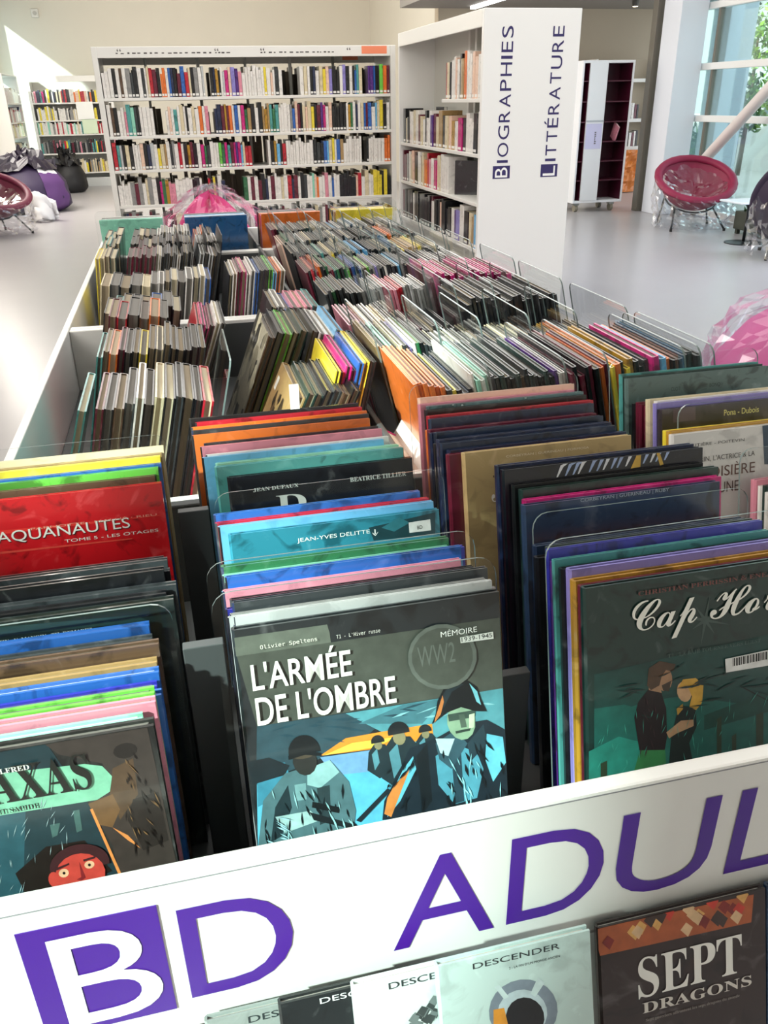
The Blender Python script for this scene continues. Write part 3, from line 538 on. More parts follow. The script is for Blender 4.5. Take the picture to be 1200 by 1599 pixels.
    ('p', '3a2228', [(0.0737, 0.1771), (0.0752, 0.1717), (0.0754, 0.1663), (0.0739, 0.1717)]),
    ('p', '3a2228', [(0.0608, 0.1724), (0.0644, 0.1668), (0.067, 0.1607), (0.0634, 0.1663)]),
    ('p', '3a2228', [(0.0593, 0.1344), (0.0585, 0.1291), (0.0567, 0.1242), (0.0574, 0.1296)]),
    ('p', '3a2228', [(0.0624, 0.188), (0.0632, 0.1854), (0.0632, 0.1828), (0.0624, 0.1854)]),
    ('p', '3a2228', [(0.0646, 0.1868), (0.0661, 0.1824), (0.0664, 0.178), (0.0649, 0.1824)]),
    ('p', '3a2228', [(0.0721, 0.1528), (0.0736, 0.1472), (0.0741, 0.1416), (0.0726, 0.1472)]),
    ('p', '3a2228', [(0.0657, 0.1334), (0.0647, 0.1273), (0.0624, 0.1217), (0.0635, 0.1278)]),
    ('p', '3a2228', [(0.0666, 0.1757), (0.0681, 0.1731), (0.0684, 0.1703), (0.0669, 0.1729)]),
    ('p', '3a2228', [(0.069, 0.1417), (0.0715, 0.1347), (0.0728, 0.1276), (0.0703, 0.1346)]),
    ('p', 'e9e9e4', [(0.1524, 0.2139), (0.2103, 0.216), (0.211, 0.1983), (0.1535, 0.199)]),
    ('p', '1c1c1c', [(0.161, 0.2132), (0.1617, 0.2133), (0.1619, 0.2046), (0.1612, 0.2045)]),
    ('p', '1c1c1c', [(0.1624, 0.2132), (0.1637, 0.2133), (0.1639, 0.2046), (0.1626, 0.2046)]),
    ('p', '1c1c1c', [(0.1649, 0.2133), (0.1668, 0.2132), (0.1671, 0.2045), (0.1651, 0.2046)]),
    ('p', '1c1c1c', [(0.1676, 0.2134), (0.1695, 0.2133), (0.1698, 0.2046), (0.1678, 0.2047)]),
    ('p', '1c1c1c', [(0.1703, 0.2135), (0.1715, 0.2135), (0.1717, 0.2048), (0.1705, 0.2048)]),
    ('p', '1c1c1c', [(0.1727, 0.2136), (0.1747, 0.2135), (0.1749, 0.2048), (0.173, 0.2049)]),
    ('p', '1c1c1c', [(0.1754, 0.2137), (0.1762, 0.2138), (0.1764, 0.2051), (0.1757, 0.205)]),
    ('p', '1c1c1c', [(0.1774, 0.2137), (0.1794, 0.2136), (0.1796, 0.205), (0.1776, 0.205)]),
    ('p', '1c1c1c', [(0.1806, 0.2138), (0.1818, 0.2139), (0.1821, 0.2052), (0.1808, 0.2052)]),
    ('p', '1c1c1c', [(0.1826, 0.2139), (0.1833, 0.214), (0.1836, 0.2053), (0.1828, 0.2052)]),
    ('p', '1c1c1c', [(0.184, 0.214), (0.186, 0.2139), (0.1863, 0.2052), (0.1843, 0.2053)]),
    ('p', '1c1c1c', [(0.1873, 0.2141), (0.1892, 0.214), (0.1895, 0.2053), (0.1875, 0.2054)]),
    ('p', '1c1c1c', [(0.19, 0.2142), (0.192, 0.2141), (0.1922, 0.2054), (0.1902, 0.2055)]),
    ('p', '1c1c1c', [(0.1927, 0.2143), (0.1934, 0.2144), (0.1937, 0.2057), (0.193, 0.2055)]),
    ('p', '1c1c1c', [(0.1942, 0.2143), (0.1954, 0.2143), (0.1957, 0.2056), (0.1945, 0.2056)]),
    ('p', '1c1c1c', [(0.1962, 0.2144), (0.1974, 0.2144), (0.1977, 0.2057), (0.1965, 0.2057)]),
    ('p', '1c1c1c', [(0.1987, 0.2145), (0.2007, 0.2144), (0.2009, 0.2056), (0.1989, 0.2057)]),
    ('t', '6d3a34', 'CHRISTIAN PERRISSIN & ENEA RIBOLDI', 0.0561, 0.2952, 0.248, 0.3, 'b'),
    ('t', 'f0efe6', 'Cap Horn', 0.0494, 0.2456, 0.2342, 0.2896, 'c'),
    ('t', '3f5752', 'T1 - LA BAIE TOURNÉE VERS L’EST', 0.0877, 0.2258, 0.1926, 0.2299, 'b'),
  ],
  'child': [
    ('p', '1f353b', [(0.0457, 0.276), (0.1555, 0.2808), (0.1751, 0.2129), (0.1866, 0.1245), (0.0293, 0.1229)]),
    ('p', '29505a', [(0.0377, 0.2309), (0.1281, 0.2181), (0.1072, 0.1234), (0.0099, 0.1229)]),
    ('p', '3c3430', [(0.1543, 0.2798), (0.2311, 0.2807), (0.2344, 0.1264), (0.1865, 0.1239), (0.1861, 0.1618), (0.1751, 0.2129), (0.1951, 0.2315), (0.1924, 0.2513), (0.1624, 0.2676)]),
    ('p', '54402f', [(0.1991, 0.2442), (0.216, 0.2511), (0.2144, 0.2127), (0.1965, 0.1886), (0.193, 0.2182)]),
    ('p', '2b2522', [(0.2097, 0.2083), (0.2306, 0.2115), (0.2316, 0.1552), (0.2094, 0.1491), (0.2024, 0.187)]),
    ('p', '6b4e32', [(0.175, 0.2121), (0.1949, 0.2177), (0.1982, 0.1998), (0.1892, 0.1818), (0.1799, 0.1872)]),
    ('p', '241f1c', [(0.2208, 0.2604), (0.2198, 0.2638), (0.2173, 0.2664), (0.2135, 0.2678), (0.2094, 0.2677), (0.2057, 0.2661), (0.2031, 0.2633), (0.2021, 0.2599), (0.203, 0.2565), (0.2056, 0.2538), (0.2093, 0.2524), (0.2135, 0.2525), (0.2172, 0.2542), (0.2198, 0.257)]),
    ('p', 'e08a4a', [(0.1753, 0.2057), (0.1774, 0.2063), (0.1883, 0.1247), (0.1858, 0.1248)]),
    ('p', 'd98a4c', [(0.1892, 0.1818), (0.1998, 0.17), (0.2077, 0.1521), (0.199, 0.1642)]),
    ('p', '1d1713', [(0.1068, 0.1513), (0.1353, 0.1745), (0.1654, 0.1735), (0.1814, 0.1324), (0.1504, 0.1228), (0.1097, 0.1258)]),
    ('p', '43625f', [(0.1426, 0.1973), (0.1505, 0.1974), (0.1462, 0.1847), (0.1419, 0.183)]),
    ('p', '43625f', [(0.1623, 0.2077), (0.1673, 0.2078), (0.1658, 0.1852), (0.1611, 0.1836)]),
    ('p', '7fbfa0', [(0.0414, 0.2591), (0.0815, 0.2621), (0.1792, 0.2539), (0.1919, 0.2487), (0.1975, 0.2365), (0.1934, 0.2209), (0.1824, 0.2147), (0.0897, 0.2171), (0.0303, 0.2165)]),
    ('t', '20211c', 'ABRAXAS', 0.0462, 0.2286, 0.1823, 0.2659, 'b'),
    ('t', '20211c', 'ET SAPIDE', 0.1071, 0.2186, 0.1395, 0.2238, 'b'),
    ('t', 'e8e8e0', 'ALFRED', 0.1134, 0.2591, 0.1394, 0.264, 'b'),
    ('p', '9fb8bc', [(0.1218, 0.1707), (0.1201, 0.167), (0.118, 0.1636), (0.1198, 0.1673)]),
    ('p', '9fb8bc', [(0.1285, 0.21), (0.1252, 0.2047), (0.1216, 0.1998), (0.1249, 0.2052)]),
    ('p', '9fb8bc', [(0.1257, 0.1699), (0.1249, 0.1641), (0.1238, 0.1583), (0.1246, 0.1641)]),
    ('p', '9fb8bc', [(0.1637, 0.2076), (0.162, 0.2045), (0.1598, 0.2019), (0.1616, 0.205)]),
    ('p', '9fb8bc', [(0.1228, 0.1979), (0.121, 0.1951), (0.1191, 0.1927), (0.1208, 0.1954)]),
    ('p', '9fb8bc', [(0.1482, 0.1779), (0.1476, 0.1693), (0.1463, 0.1608), (0.147, 0.1694)]),
    ('p', '9fb8bc', [(0.1112, 0.2007), (0.1106, 0.1957), (0.1095, 0.1909), (0.1101, 0.1958)]),
    ('p', '9fb8bc', [(0.106, 0.168), (0.1058, 0.1636), (0.105, 0.1591), (0.1052, 0.1636)]),
    ('p', '9fb8bc', [(0.1255, 0.195), (0.1233, 0.1899), (0.1207, 0.185), (0.123, 0.1902)]),
    ('p', '9fb8bc', [(0.0991, 0.1647), (0.0944, 0.1589), (0.0895, 0.1537), (0.0941, 0.1595)]),
    ('p', '9fb8bc', [(0.1249, 0.2016), (0.122, 0.196), (0.1188, 0.1906), (0.1217, 0.1963)]),
    ('p', '9fb8bc', [(0.1189, 0.2046), (0.1163, 0.1979), (0.1134, 0.1914), (0.1159, 0.1982)]),
    ('p', '9fb8bc', [(0.0963, 0.1524), (0.0944, 0.1465), (0.0921, 0.1408), (0.094, 0.1467)]),
    ('p', '9fb8bc', [(0.1277, 0.1974), (0.126, 0.1941), (0.1239, 0.1913), (0.1256, 0.1946)]),
    ('p', '9fb8bc', [(0.1067, 0.1681), (0.1064, 0.1631), (0.1057, 0.1581), (0.106, 0.1631)]),
    ('p', '9fb8bc', [(0.149, 0.2201), (0.1477, 0.216), (0.1461, 0.2121), (0.1474, 0.2162)]),
    ('p', '9fb8bc', [(0.1123, 0.1412), (0.1095, 0.1332), (0.1063, 0.1254), (0.1092, 0.1335)]),
    ('p', '9fb8bc', [(0.1539, 0.1872), (0.153, 0.1799), (0.1514, 0.1728), (0.1524, 0.1801)]),
    ('p', '9fb8bc', [(0.11, 0.2217), (0.1077, 0.2177), (0.105, 0.214), (0.1074, 0.218)]),
    ('p', '9fb8bc', [(0.1158, 0.2486), (0.1127, 0.2418), (0.109, 0.2354), (0.1122, 0.2422)]),
    ('p', '9fb8bc', [(0.1426, 0.2285), (0.141, 0.2216), (0.1389, 0.2149), (0.1405, 0.2219)]),
    ('p', '9fb8bc', [(0.1435, 0.2056), (0.1416, 0.2003), (0.1393, 0.1953), (0.1412, 0.2006)]),
    ('p', '9fb8bc', [(0.1032, 0.1395), (0.1009, 0.1361), (0.0984, 0.1331), (0.1007, 0.1365)]),
    ('p', '9fb8bc', [(0.1543, 0.1943), (0.1511, 0.19), (0.1476, 0.1862), (0.1508, 0.1905)]),
    ('p', '9fb8bc', [(0.1475, 0.2046), (0.1466, 0.1999), (0.1453, 0.1955), (0.1461, 0.2001)]),
    ('p', '9fb8bc', [(0.1496, 0.2114), (0.1468, 0.2073), (0.1437, 0.2036), (0.1465, 0.2077)]),
    ('p', '9fb8bc', [(0.1098, 0.1385), (0.1074, 0.1322), (0.1044, 0.1263), (0.1069, 0.1326)]),
    ('p', '9fb8bc', [(0.1413, 0.1611), (0.1396, 0.1548), (0.1373, 0.1487), (0.139, 0.1551)]),
    ('p', '9fb8bc', [(0.1395, 0.1746), (0.1383, 0.1693), (0.1366, 0.1642), (0.1378, 0.1695)]),
    ('p', '9fb8bc', [(0.146, 0.2264), (0.1427, 0.22), (0.1389, 0.214), (0.1423, 0.2204)]),
    ('p', '16110f', [(0.2089, 0.1783), (0.2093, 0.1704), (0.2087, 0.1625), (0.2083, 0.1704)]),
    ('p', '16110f', [(0.209, 0.2392), (0.2113, 0.2334), (0.2127, 0.227), (0.2105, 0.2329)]),
    ('p', '16110f', [(0.216, 0.2335), (0.2179, 0.2291), (0.2184, 0.224), (0.2165, 0.2284)]),
    ('p', '16110f', [(0.2171, 0.2558), (0.2187, 0.253), (0.2189, 0.2494), (0.2173, 0.2522)]),
    ('p', '16110f', [(0.2262, 0.1658), (0.2264, 0.1583), (0.2249, 0.151), (0.2248, 0.1585)]),
    ('p', '16110f', [(0.2224, 0.2301), (0.2225, 0.2247), (0.2212, 0.2194), (0.2211, 0.2249)]),
    ('p', '16110f', [(0.2173, 0.2094), (0.2189, 0.2046), (0.2194, 0.1993), (0.2178, 0.2042)]),
    ('p', '16110f', [(0.2042, 0.1618), (0.2042, 0.1529), (0.2027, 0.1441), (0.2028, 0.1531)]),
    ('p', '16110f', [(0.2179, 0.1719), (0.2207, 0.1661), (0.2224, 0.1595), (0.2196, 0.1653)]),
    ('p', '16110f', [(0.2077, 0.2329), (0.2086, 0.229), (0.2084, 0.2248), (0.2075, 0.2287)]),
    ('p', '16110f', [(0.2183, 0.2134), (0.2206, 0.2089), (0.222, 0.2036), (0.2197, 0.2082)]),
    ('p', '16110f', [(0.2091, 0.2341), (0.2103, 0.2314), (0.2102, 0.2281), (0.209, 0.2309)]),
    ('p', '16110f', [(0.2273, 0.2158), (0.2276, 0.2078), (0.227, 0.1997), (0.2267, 0.2078)]),
    ('p', '16110f', [(0.205, 0.1635), (0.2048, 0.1567), (0.2036, 0.1501), (0.2038, 0.1569)]),
    ('p', '16110f', [(0.2137, 0.1569), (0.2132, 0.149), (0.2116, 0.1414), (0.2122, 0.1493)]),
    ('p', '16110f', [(0.2246, 0.217), (0.2253, 0.2135), (0.2245, 0.2099), (0.2238, 0.2135)]),
    ('p', '16110f', [(0.2194, 0.1751), (0.2218, 0.1695), (0.223, 0.1631), (0.2206, 0.1688)]),
    ('p', '16110f', [(0.2178, 0.2175), (0.2182, 0.2128), (0.2175, 0.2082), (0.2172, 0.2129)]),
    ('p', '16110f', [(0.2061, 0.1781), (0.2079, 0.1747), (0.2088, 0.1707), (0.2071, 0.1741)]),
    ('p', '16110f', [(0.2199, 0.1951), (0.2208, 0.1921), (0.2204, 0.1889), (0.2196, 0.1919)]),
    ('p', '16110f', [(0.2116, 0.2458), (0.2152, 0.2396), (0.2181, 0.2326), (0.2145, 0.2389)]),
    ('p', '16110f', [(0.2105, 0.2262), (0.2113, 0.2231), (0.2108, 0.2199), (0.2101, 0.223)]),
    ('p', '16110f', [(0.2121, 0.1608), (0.2146, 0.1572), (0.216, 0.1525), (0.2135, 0.1562)]),
    ('p', '16110f', [(0.2288, 0.2011), (0.2302, 0.1947), (0.2306, 0.188), (0.2292, 0.1944)]),
    ('p', '16110f', [(0.203, 0.1987), (0.2024, 0.1917), (0.2008, 0.1849), (0.2014, 0.192)]),
    ('p', '16110f', [(0.2224, 0.1601), (0.2246, 0.1543), (0.2257, 0.1479), (0.2235, 0.1537)]),
    ('p', '7a5c3c', [(0.2046, 0.1798), (0.2061, 0.1717), (0.2068, 0.1633), (0.2053, 0.1715)]),
    ('p', '7a5c3c', [(0.2086, 0.1769), (0.2097, 0.1725), (0.2098, 0.1677), (0.2087, 0.1722)]),
    ('p', '7a5c3c', [(0.2125, 0.1726), (0.2148, 0.1698), (0.2161, 0.166), (0.2138, 0.1688)]),
    ('p', '7a5c3c', [(0.2118, 0.2289), (0.2123, 0.2228), (0.2123, 0.2166), (0.2117, 0.2227)]),
    ('p', '7a5c3c', [(0.2167, 0.1861), (0.2197, 0.181), (0.2222, 0.1753), (0.2191, 0.1804)]),
    ('p', '7a5c3c', [(0.2114, 0.2472), (0.215, 0.2411), (0.2178, 0.2342), (0.2143, 0.2404)]),
    ('p', '7a5c3c', [(0.2273, 0.2132), (0.2291, 0.2059), (0.23, 0.1982), (0.2281, 0.2055)]),
    ('p', '7a5c3c', [(0.2051, 0.1924), (0.206, 0.1887), (0.2062, 0.1847), (0.2053, 0.1885)]),
    ('p', '7a5c3c', [(0.2248, 0.2043), (0.2273, 0.2002), (0.2292, 0.1955), (0.2266, 0.1996)]),
    ('p', '7a5c3c', [(0.2228, 0.2054), (0.2264, 0.2), (0.2295, 0.1939), (0.2259, 0.1994)]),
    ('p', '7a5c3c', [(0.2103, 0.2526), (0.211, 0.2494), (0.2108, 0.2461), (0.2101, 0.2493)]),
    ('p', '7a5c3c', [(0.2049, 0.2041), (0.206, 0.1985), (0.2062, 0.1926), (0.2052, 0.1982)]),
    ('p', '3d1f22', [(0.1808, 0.1429), (0.1812, 0.1482), (0.1806, 0.1534), (0.1789, 0.1583), (0.1762, 0.1626), (0.1726, 0.1662), (0.1684, 0.1689), (0.1636, 0.1706), (0.1586, 0.1712), (0.1536, 0.1708), (0.1487, 0.1692), (0.1442, 0.1667), (0.1403, 0.1633), (0.1371, 0.1591), (0.1349, 0.1543), (0.1336, 0.1492), (0.1335, 0.144), (0.1344, 0.1389)]),
    ('p', 'c04238', [(0.1761, 0.1367), (0.1751, 0.1451), (0.1718, 0.1525), (0.1667, 0.1579), (0.1604, 0.1607), (0.1536, 0.1607), (0.147, 0.1579), (0.1415, 0.1525), (0.1378, 0.1452), (0.1361, 0.1369), (0.1369, 0.1284), (0.1399, 0.1209), (0.145, 0.1152), (0.1514, 0.1121), (0.1585, 0.112), (0.1652, 0.115), (0.1708, 0.1206), (0.1746, 0.1281)]),
    ('p', 'c04238', [(0.1392, 0.1369), (0.1389, 0.1407), (0.1379, 0.1439), (0.1362, 0.1456), (0.1342, 0.1456), (0.1324, 0.1439), (0.131, 0.1408), (0.1303, 0.1369), (0.1305, 0.133), (0.1316, 0.1298), (0.1333, 0.1281), (0.1352, 0.1281), (0.1371, 0.1298), (0.1385, 0.1329)]),
    ('p', 'e8b08c', [(0.1475, 0.142), (0.1472, 0.1442), (0.1462, 0.146), (0.1446, 0.1469), (0.1428, 0.1469), (0.1412, 0.146), (0.14, 0.1442), (0.1394, 0.142), (0.1397, 0.1398), (0.1408, 0.138), (0.1423, 0.1371), (0.1441, 0.137), (0.1458, 0.138), (0.147, 0.1398)]),
    ('p', 'e8b08c', [(0.1689, 0.1459), (0.1685, 0.1479), (0.1675, 0.1494), (0.1659, 0.1503), (0.1641, 0.1503), (0.1624, 0.1494), (0.1612, 0.1479), (0.1607, 0.1459), (0.1611, 0.144), (0.1621, 0.1424), (0.1637, 0.1415), (0.1656, 0.1415), (0.1672, 0.1424), (0.1684, 0.144)]),
    ('p', '201414', [(0.1449, 0.1419), (0.1446, 0.1432), (0.1438, 0.1437), (0.1429, 0.1432), (0.1425, 0.142), (0.1428, 0.1407), (0.1436, 0.1402), (0.1445, 0.1407)]),
    ('p', '201414', [(0.166, 0.1456), (0.1657, 0.1469), (0.1648, 0.1474), (0.1639, 0.1469), (0.1635, 0.1456), (0.1639, 0.1444), (0.1647, 0.1438), (0.1656, 0.1444)]),
    ('p', '7e2326', [(0.1575, 0.1517), (0.1561, 0.1336), (0.152, 0.1317), (0.1557, 0.1293), (0.1595, 0.132)]),
    ('p', '3a1216', [(0.1561, 0.1242), (0.1604, 0.1261), (0.1585, 0.1209)]),
    ('p', '3d1f22', [(0.1387, 0.1495), (0.1495, 0.1525), (0.1495, 0.1504), (0.139, 0.1467)]),
    ('p', '3d1f22', [(0.1609, 0.1532), (0.1708, 0.1546), (0.1708, 0.1521), (0.1611, 0.1507)]),
  ],
  'red': [
    ('p', 'd8312a', [(0.0353, 0.2846), (0.2355, 0.281), (0.2354, 0.2799), (0.0346, 0.28)]),
    ('p', 'd8463a', [(0.0311, 0.2592), (0.1957, 0.2565), (0.1955, 0.2549), (0.0306, 0.2566)]),
    ('t', '141014', 'AQUANAUTES', 0.0445, 0.2663, 0.196, 0.2821, 's'),
    ('t', 'e6e2dc', 'AQUANAUTES', 0.0442, 0.2674, 0.1952, 0.2826, 's'),
    ('t', 'e4a08c', 'PARNOTTE · MALLIÉ · RIEU', 0.0831, 0.2808, 0.2279, 0.2841, 's'),
    ('t', 'e6e2dc', 'TOME 5 - LES OTAGES', 0.1185, 0.2607, 0.2272, 0.2644, 's'),
  ],
  'martin': [
    ('t', 'b9c0bf', 'MARTIN   V. MANGIN   TH. DEMAREZ', 0.064, 0.2689, 0.1611, 0.2722, 'b'),
    ('p', '1d3434', [(0.0435, 0.2879), (0.2037, 0.2789), (0.2146, 0.2702), (0.0415, 0.2783)]),
  ],
  'delitte': [
    ('p', '1d3c44', [(0.1551, 0.299), (0.2336, 0.3071), (0.232, 0.2816), (0.1598, 0.2834)]),
    ('p', '2f6f7c', [(0.1697, 0.2971), (0.1913, 0.3064), (0.2028, 0.2989), (0.1842, 0.2908)]),
    ('p', 'e9ebea', [(0.2016, 0.2991), (0.2271, 0.2998), (0.2274, 0.2868), (0.2017, 0.287)]),
    ('t', '202020', 'BD', 0.2112, 0.29, 0.2173, 0.2942, 's'),
    ('t', 'eef2f0', 'JEAN-YVES DELITTE', 0.0737, 0.2912, 0.156, 0.297, 's'),
    ('p', 'eef2f0', [(0.1614, 0.2964), (0.1628, 0.2962), (0.1627, 0.2908), (0.1612, 0.2907)]),
    ('p', 'eef2f0', [(0.1588, 0.2931), (0.162, 0.2897), (0.1659, 0.2934), (0.1645, 0.2912), (0.162, 0.2885), (0.1592, 0.2913)]),
  ],
  'dufaux': [
    ('t', 'b8bcb8', 'JEAN DUFAUX', 0.0306, 0.2878, 0.0881, 0.293, 'b'),
    ('t', 'b8bcb8', 'BÉATRICE TILLIER', 0.1553, 0.2868, 0.2303, 0.2928, 'b'),
    ('t', 'b0b0ac', 'D', 0.0583, 0.2567, 0.0963, 0.2799, 'b'),
  ],
  'corb': [
    ('t', '9fb0c0', 'CORBEYRAN | GUERINEAU | RUBY', 0.0689, 0.3151, 0.1804, 0.3203, 'i'),
  ],
  'tan': [
    ('t', 'efe3c4', 'CORBEYRAN | GUERINEAU | FORMOSA', 0.0568, 0.3178, 0.1713, 0.3216, 'i'),
    ('t', 'fbf6ea', 'S', 0.0349, 0.2629, 0.0574, 0.2941, 'c'),
    ('t', '3a3226', 'LES', 0.0384, 0.295, 0.0546, 0.2977, 's'),
  ],
  'streak': [
    ('p', 'dfe6f2', [(0.0674, 0.3243), (0.0731, 0.3381), (0.0895, 0.3435), (0.0769, 0.3362), (0.0693, 0.3244)]),
    ('p', '9db0d4', [(0.0782, 0.3247), (0.0839, 0.3385), (0.1026, 0.3437), (0.0877, 0.3367), (0.0801, 0.3248)]),
    ('p', '9db0d4', [(0.0879, 0.3251), (0.0937, 0.3389), (0.1122, 0.3442), (0.0975, 0.3371), (0.0899, 0.3252)]),
    ('p', 'dfe6f2', [(0.0947, 0.3253), (0.1004, 0.3392), (0.1137, 0.345), (0.1042, 0.3373), (0.0966, 0.3255)]),
    ('p', '9db0d4', [(0.109, 0.3259), (0.1147, 0.3398), (0.1302, 0.3454), (0.1186, 0.3379), (0.111, 0.326)]),
    ('p', '9db0d4', [(0.119, 0.3263), (0.1247, 0.3402), (0.1339, 0.3465), (0.1285, 0.3383), (0.1209, 0.3264)]),
    ('p', 'dfe6f2', [(0.1271, 0.3266), (0.1328, 0.3405), (0.1436, 0.3467), (0.1367, 0.3387), (0.1291, 0.3267)]),
    ('p', '9db0d4', [(0.1377, 0.327), (0.1433, 0.341), (0.1581, 0.3467), (0.1472, 0.3391), (0.1396, 0.3271)]),
    ('p', '9db0d4', [(0.1454, 0.3273), (0.1511, 0.3413), (0.1616, 0.3475), (0.155, 0.3394), (0.1474, 0.3274)]),
    ('p', 'dfe6f2', [(0.1569, 0.3277), (0.1626, 0.3418), (0.1815, 0.3471), (0.1665, 0.3399), (0.1589, 0.3279)]),
    ('p', '9db0d4', [(0.1696, 0.3282), (0.1752, 0.3423), (0.1851, 0.3486), (0.1792, 0.3404), (0.1716, 0.3284)]),
    ('p', '9db0d4', [(0.1801, 0.3286), (0.1857, 0.3427), (0.1954, 0.3491), (0.1897, 0.3409), (0.1821, 0.3288)]),
    ('p', 'dfe6f2', [(0.1897, 0.329), (0.1953, 0.3431), (0.2048, 0.3495), (0.1993, 0.3412), (0.1917, 0.3292)]),
    ('p', '9db0d4', [(0.1971, 0.3293), (0.2028, 0.3434), (0.2214, 0.3489), (0.2068, 0.3416), (0.1992, 0.3294)]),
    ('p', '9db0d4', [(0.2086, 0.3297), (0.2142, 0.3439), (0.2249, 0.3502), (0.2183, 0.342), (0.2107, 0.3299)]),
    ('p', 'caa340', [(0.1643, 0.3243), (0.1744, 0.3442), (0.1784, 0.3449), (0.1771, 0.3251)]),
    ('p', 'caa340', [(0.1983, 0.3417), (0.2024, 0.3423), (0.2084, 0.3247), (0.2036, 0.3237)]),
  ],
  'dots': [
    ('p', 'c9d8d6', [(0.0626, 0.3243), (0.0614, 0.3259), (0.0594, 0.3257), (0.0587, 0.324), (0.0599, 0.3224), (0.0619, 0.3226)]),
    ('p', 'c9d8d6', [(0.0412, 0.3301), (0.04, 0.3316), (0.038, 0.3315), (0.0373, 0.3298), (0.0385, 0.3282), (0.0404, 0.3284)]),
    ('p', 'c9d8d6', [(0.0328, 0.339), (0.0316, 0.3405), (0.0297, 0.3403), (0.0289, 0.3386), (0.0301, 0.3371), (0.0321, 0.3373)]),
    ('p', 'c9d8d6', [(0.2356, 0.3309), (0.2343, 0.3325), (0.2323, 0.3323), (0.2315, 0.3306), (0.2329, 0.329), (0.2349, 0.3292)]),
    ('p', 'c9d8d6', [(0.1545, 0.3297), (0.1532, 0.3313), (0.1512, 0.3311), (0.1505, 0.3293), (0.1518, 0.3278), (0.1538, 0.328)]),
    ('p', 'c9d8d6', [(0.1126, 0.3309), (0.1113, 0.3324), (0.1093, 0.3322), (0.1086, 0.3305), (0.1098, 0.329), (0.1118, 0.3292)]),
    ('p', 'c9d8d6', [(0.0552, 0.3271), (0.054, 0.3287), (0.0521, 0.3285), (0.0514, 0.3268), (0.0526, 0.3252), (0.0545, 0.3254)]),
    ('p', 'c9d8d6', [(0.0338, 0.3392), (0.0326, 0.3407), (0.0306, 0.3405), (0.0299, 0.3388), (0.0311, 0.3373), (0.033, 0.3375)]),
    ('p', 'c9d8d6', [(0.0188, 0.3392), (0.0177, 0.3408), (0.0157, 0.3406), (0.015, 0.3389), (0.0162, 0.3374), (0.0181, 0.3376)]),
    ('p', '3b5556', [(0.0245, 0.3348), (0.027, 0.3345), (0.0333, 0.3176), (0.0257, 0.3136), (0.0137, 0.3171), (0.0205, 0.3235)]),
  ],
  'clot': [
    ('t', '2f413e', 'CLOT', 0.0769, 0.3043, 0.093, 0.3102, 's'),
    ('t', '2f413e', 'BONO', 0.1457, 0.305, 0.1655, 0.311, 's'),
  ],
  'pona': [
    ('t', 'd8d28a', 'Pona - Dubois', 0.1034, 0.3016, 0.1621, 0.3104, 'x'),
    ('p', '5a4a52', [(0.0199, 0.326), (0.0563, 0.3273), (0.0566, 0.2998), (0.02, 0.2995)]),
  ],
  'poit': [
    ('p', '2f4456', [(0.137, 0.3253), (0.1613, 0.3256), (0.1636, 0.2628), (0.1423, 0.2651)]),
    ('t', '4a4a48', 'SAUTIÈRE - POITEVIN', 0.0189, 0.3013, 0.11, 0.3064, 's'),
    ('t', '3f3c38', "MARIN, L'ACTRICE & LA", 0.0288, 0.2782, 0.1268, 0.2863, 's'),
    ('t', '5e3c30', 'CROISIÈRE', 0.029, 0.256, 0.1275, 0.2745, 's'),
    ('t', '4d3a34', 'JAUNE', 0.0556, 0.2282, 0.1022, 0.2478, 's'),
  ],
  'machine': [
    ('t', '2a3436', 'DESCENDER', 0.0327, 0.3065, 0.1136, 0.3121, 's'),
    ('t', '39484a', '2 - LA FIN D’UN MONDE ANCIEN', 0.0653, 0.2981, 0.1133, 0.3004, 's'),
    ('p', '7d8b98', [(0.1081, 0.2532), (0.1052, 0.2624), (0.0999, 0.2709), (0.0928, 0.2778), (0.0844, 0.2828), (0.0753, 0.2854), (0.0664, 0.2853), (0.0583, 0.2828), (0.0516, 0.2779), (0.0469, 0.271), (0.0445, 0.2627), (0.0446, 0.2537), (0.0473, 0.2445), (0.0523, 0.2361), (0.0593, 0.2289), (0.0677, 0.2238), (0.0768, 0.221), (0.086, 0.2208), (0.0943, 0.2233), (0.1012, 0.2283), (0.106, 0.2354), (0.1084, 0.2439)]),
    ('p', 'b9ccd2', [(0.0981, 0.2511), (0.0957, 0.2587), (0.0912, 0.2656), (0.0852, 0.2711), (0.0783, 0.2746), (0.071, 0.2758), (0.0642, 0.2746), (0.0585, 0.2712), (0.0543, 0.2658), (0.0522, 0.259), (0.0523, 0.2515), (0.0546, 0.2438), (0.0589, 0.2369), (0.0648, 0.2314), (0.0718, 0.2277), (0.0791, 0.2264), (0.086, 0.2275), (0.0919, 0.231), (0.0961, 0.2365), (0.0983, 0.2434)]),
    ('p', '15181c', [(0.0952, 0.2465), (0.093, 0.2537), (0.0888, 0.2599), (0.0834, 0.2646), (0.0772, 0.2671), (0.0711, 0.2671), (0.0658, 0.2647), (0.0619, 0.2601), (0.0598, 0.2539), (0.0599, 0.2469), (0.0621, 0.2398), (0.0661, 0.2335), (0.0716, 0.2287), (0.0778, 0.2261), (0.0839, 0.2261), (0.0894, 0.2285), (0.0933, 0.2331), (0.0954, 0.2394)]),
    ('p', 'e2932e', [(0.0487, 0.2624), (0.0585, 0.2616), (0.061, 0.2445), (0.0478, 0.2481)]),
    ('p', 'c7dfe0', [(0.0914, 0.2831), (0.0979, 0.2766), (0.0881, 0.2647), (0.0838, 0.2692)]),
    ('p', 'c7dfe0', [(0.051, 0.2842), (0.0555, 0.2854), (0.0636, 0.2713), (0.059, 0.2701)]),
  ],
  'city': [
    ('t', '2a3436', 'DESCENDER', 0.0322, 0.2895, 0.1158, 0.2959, 's'),
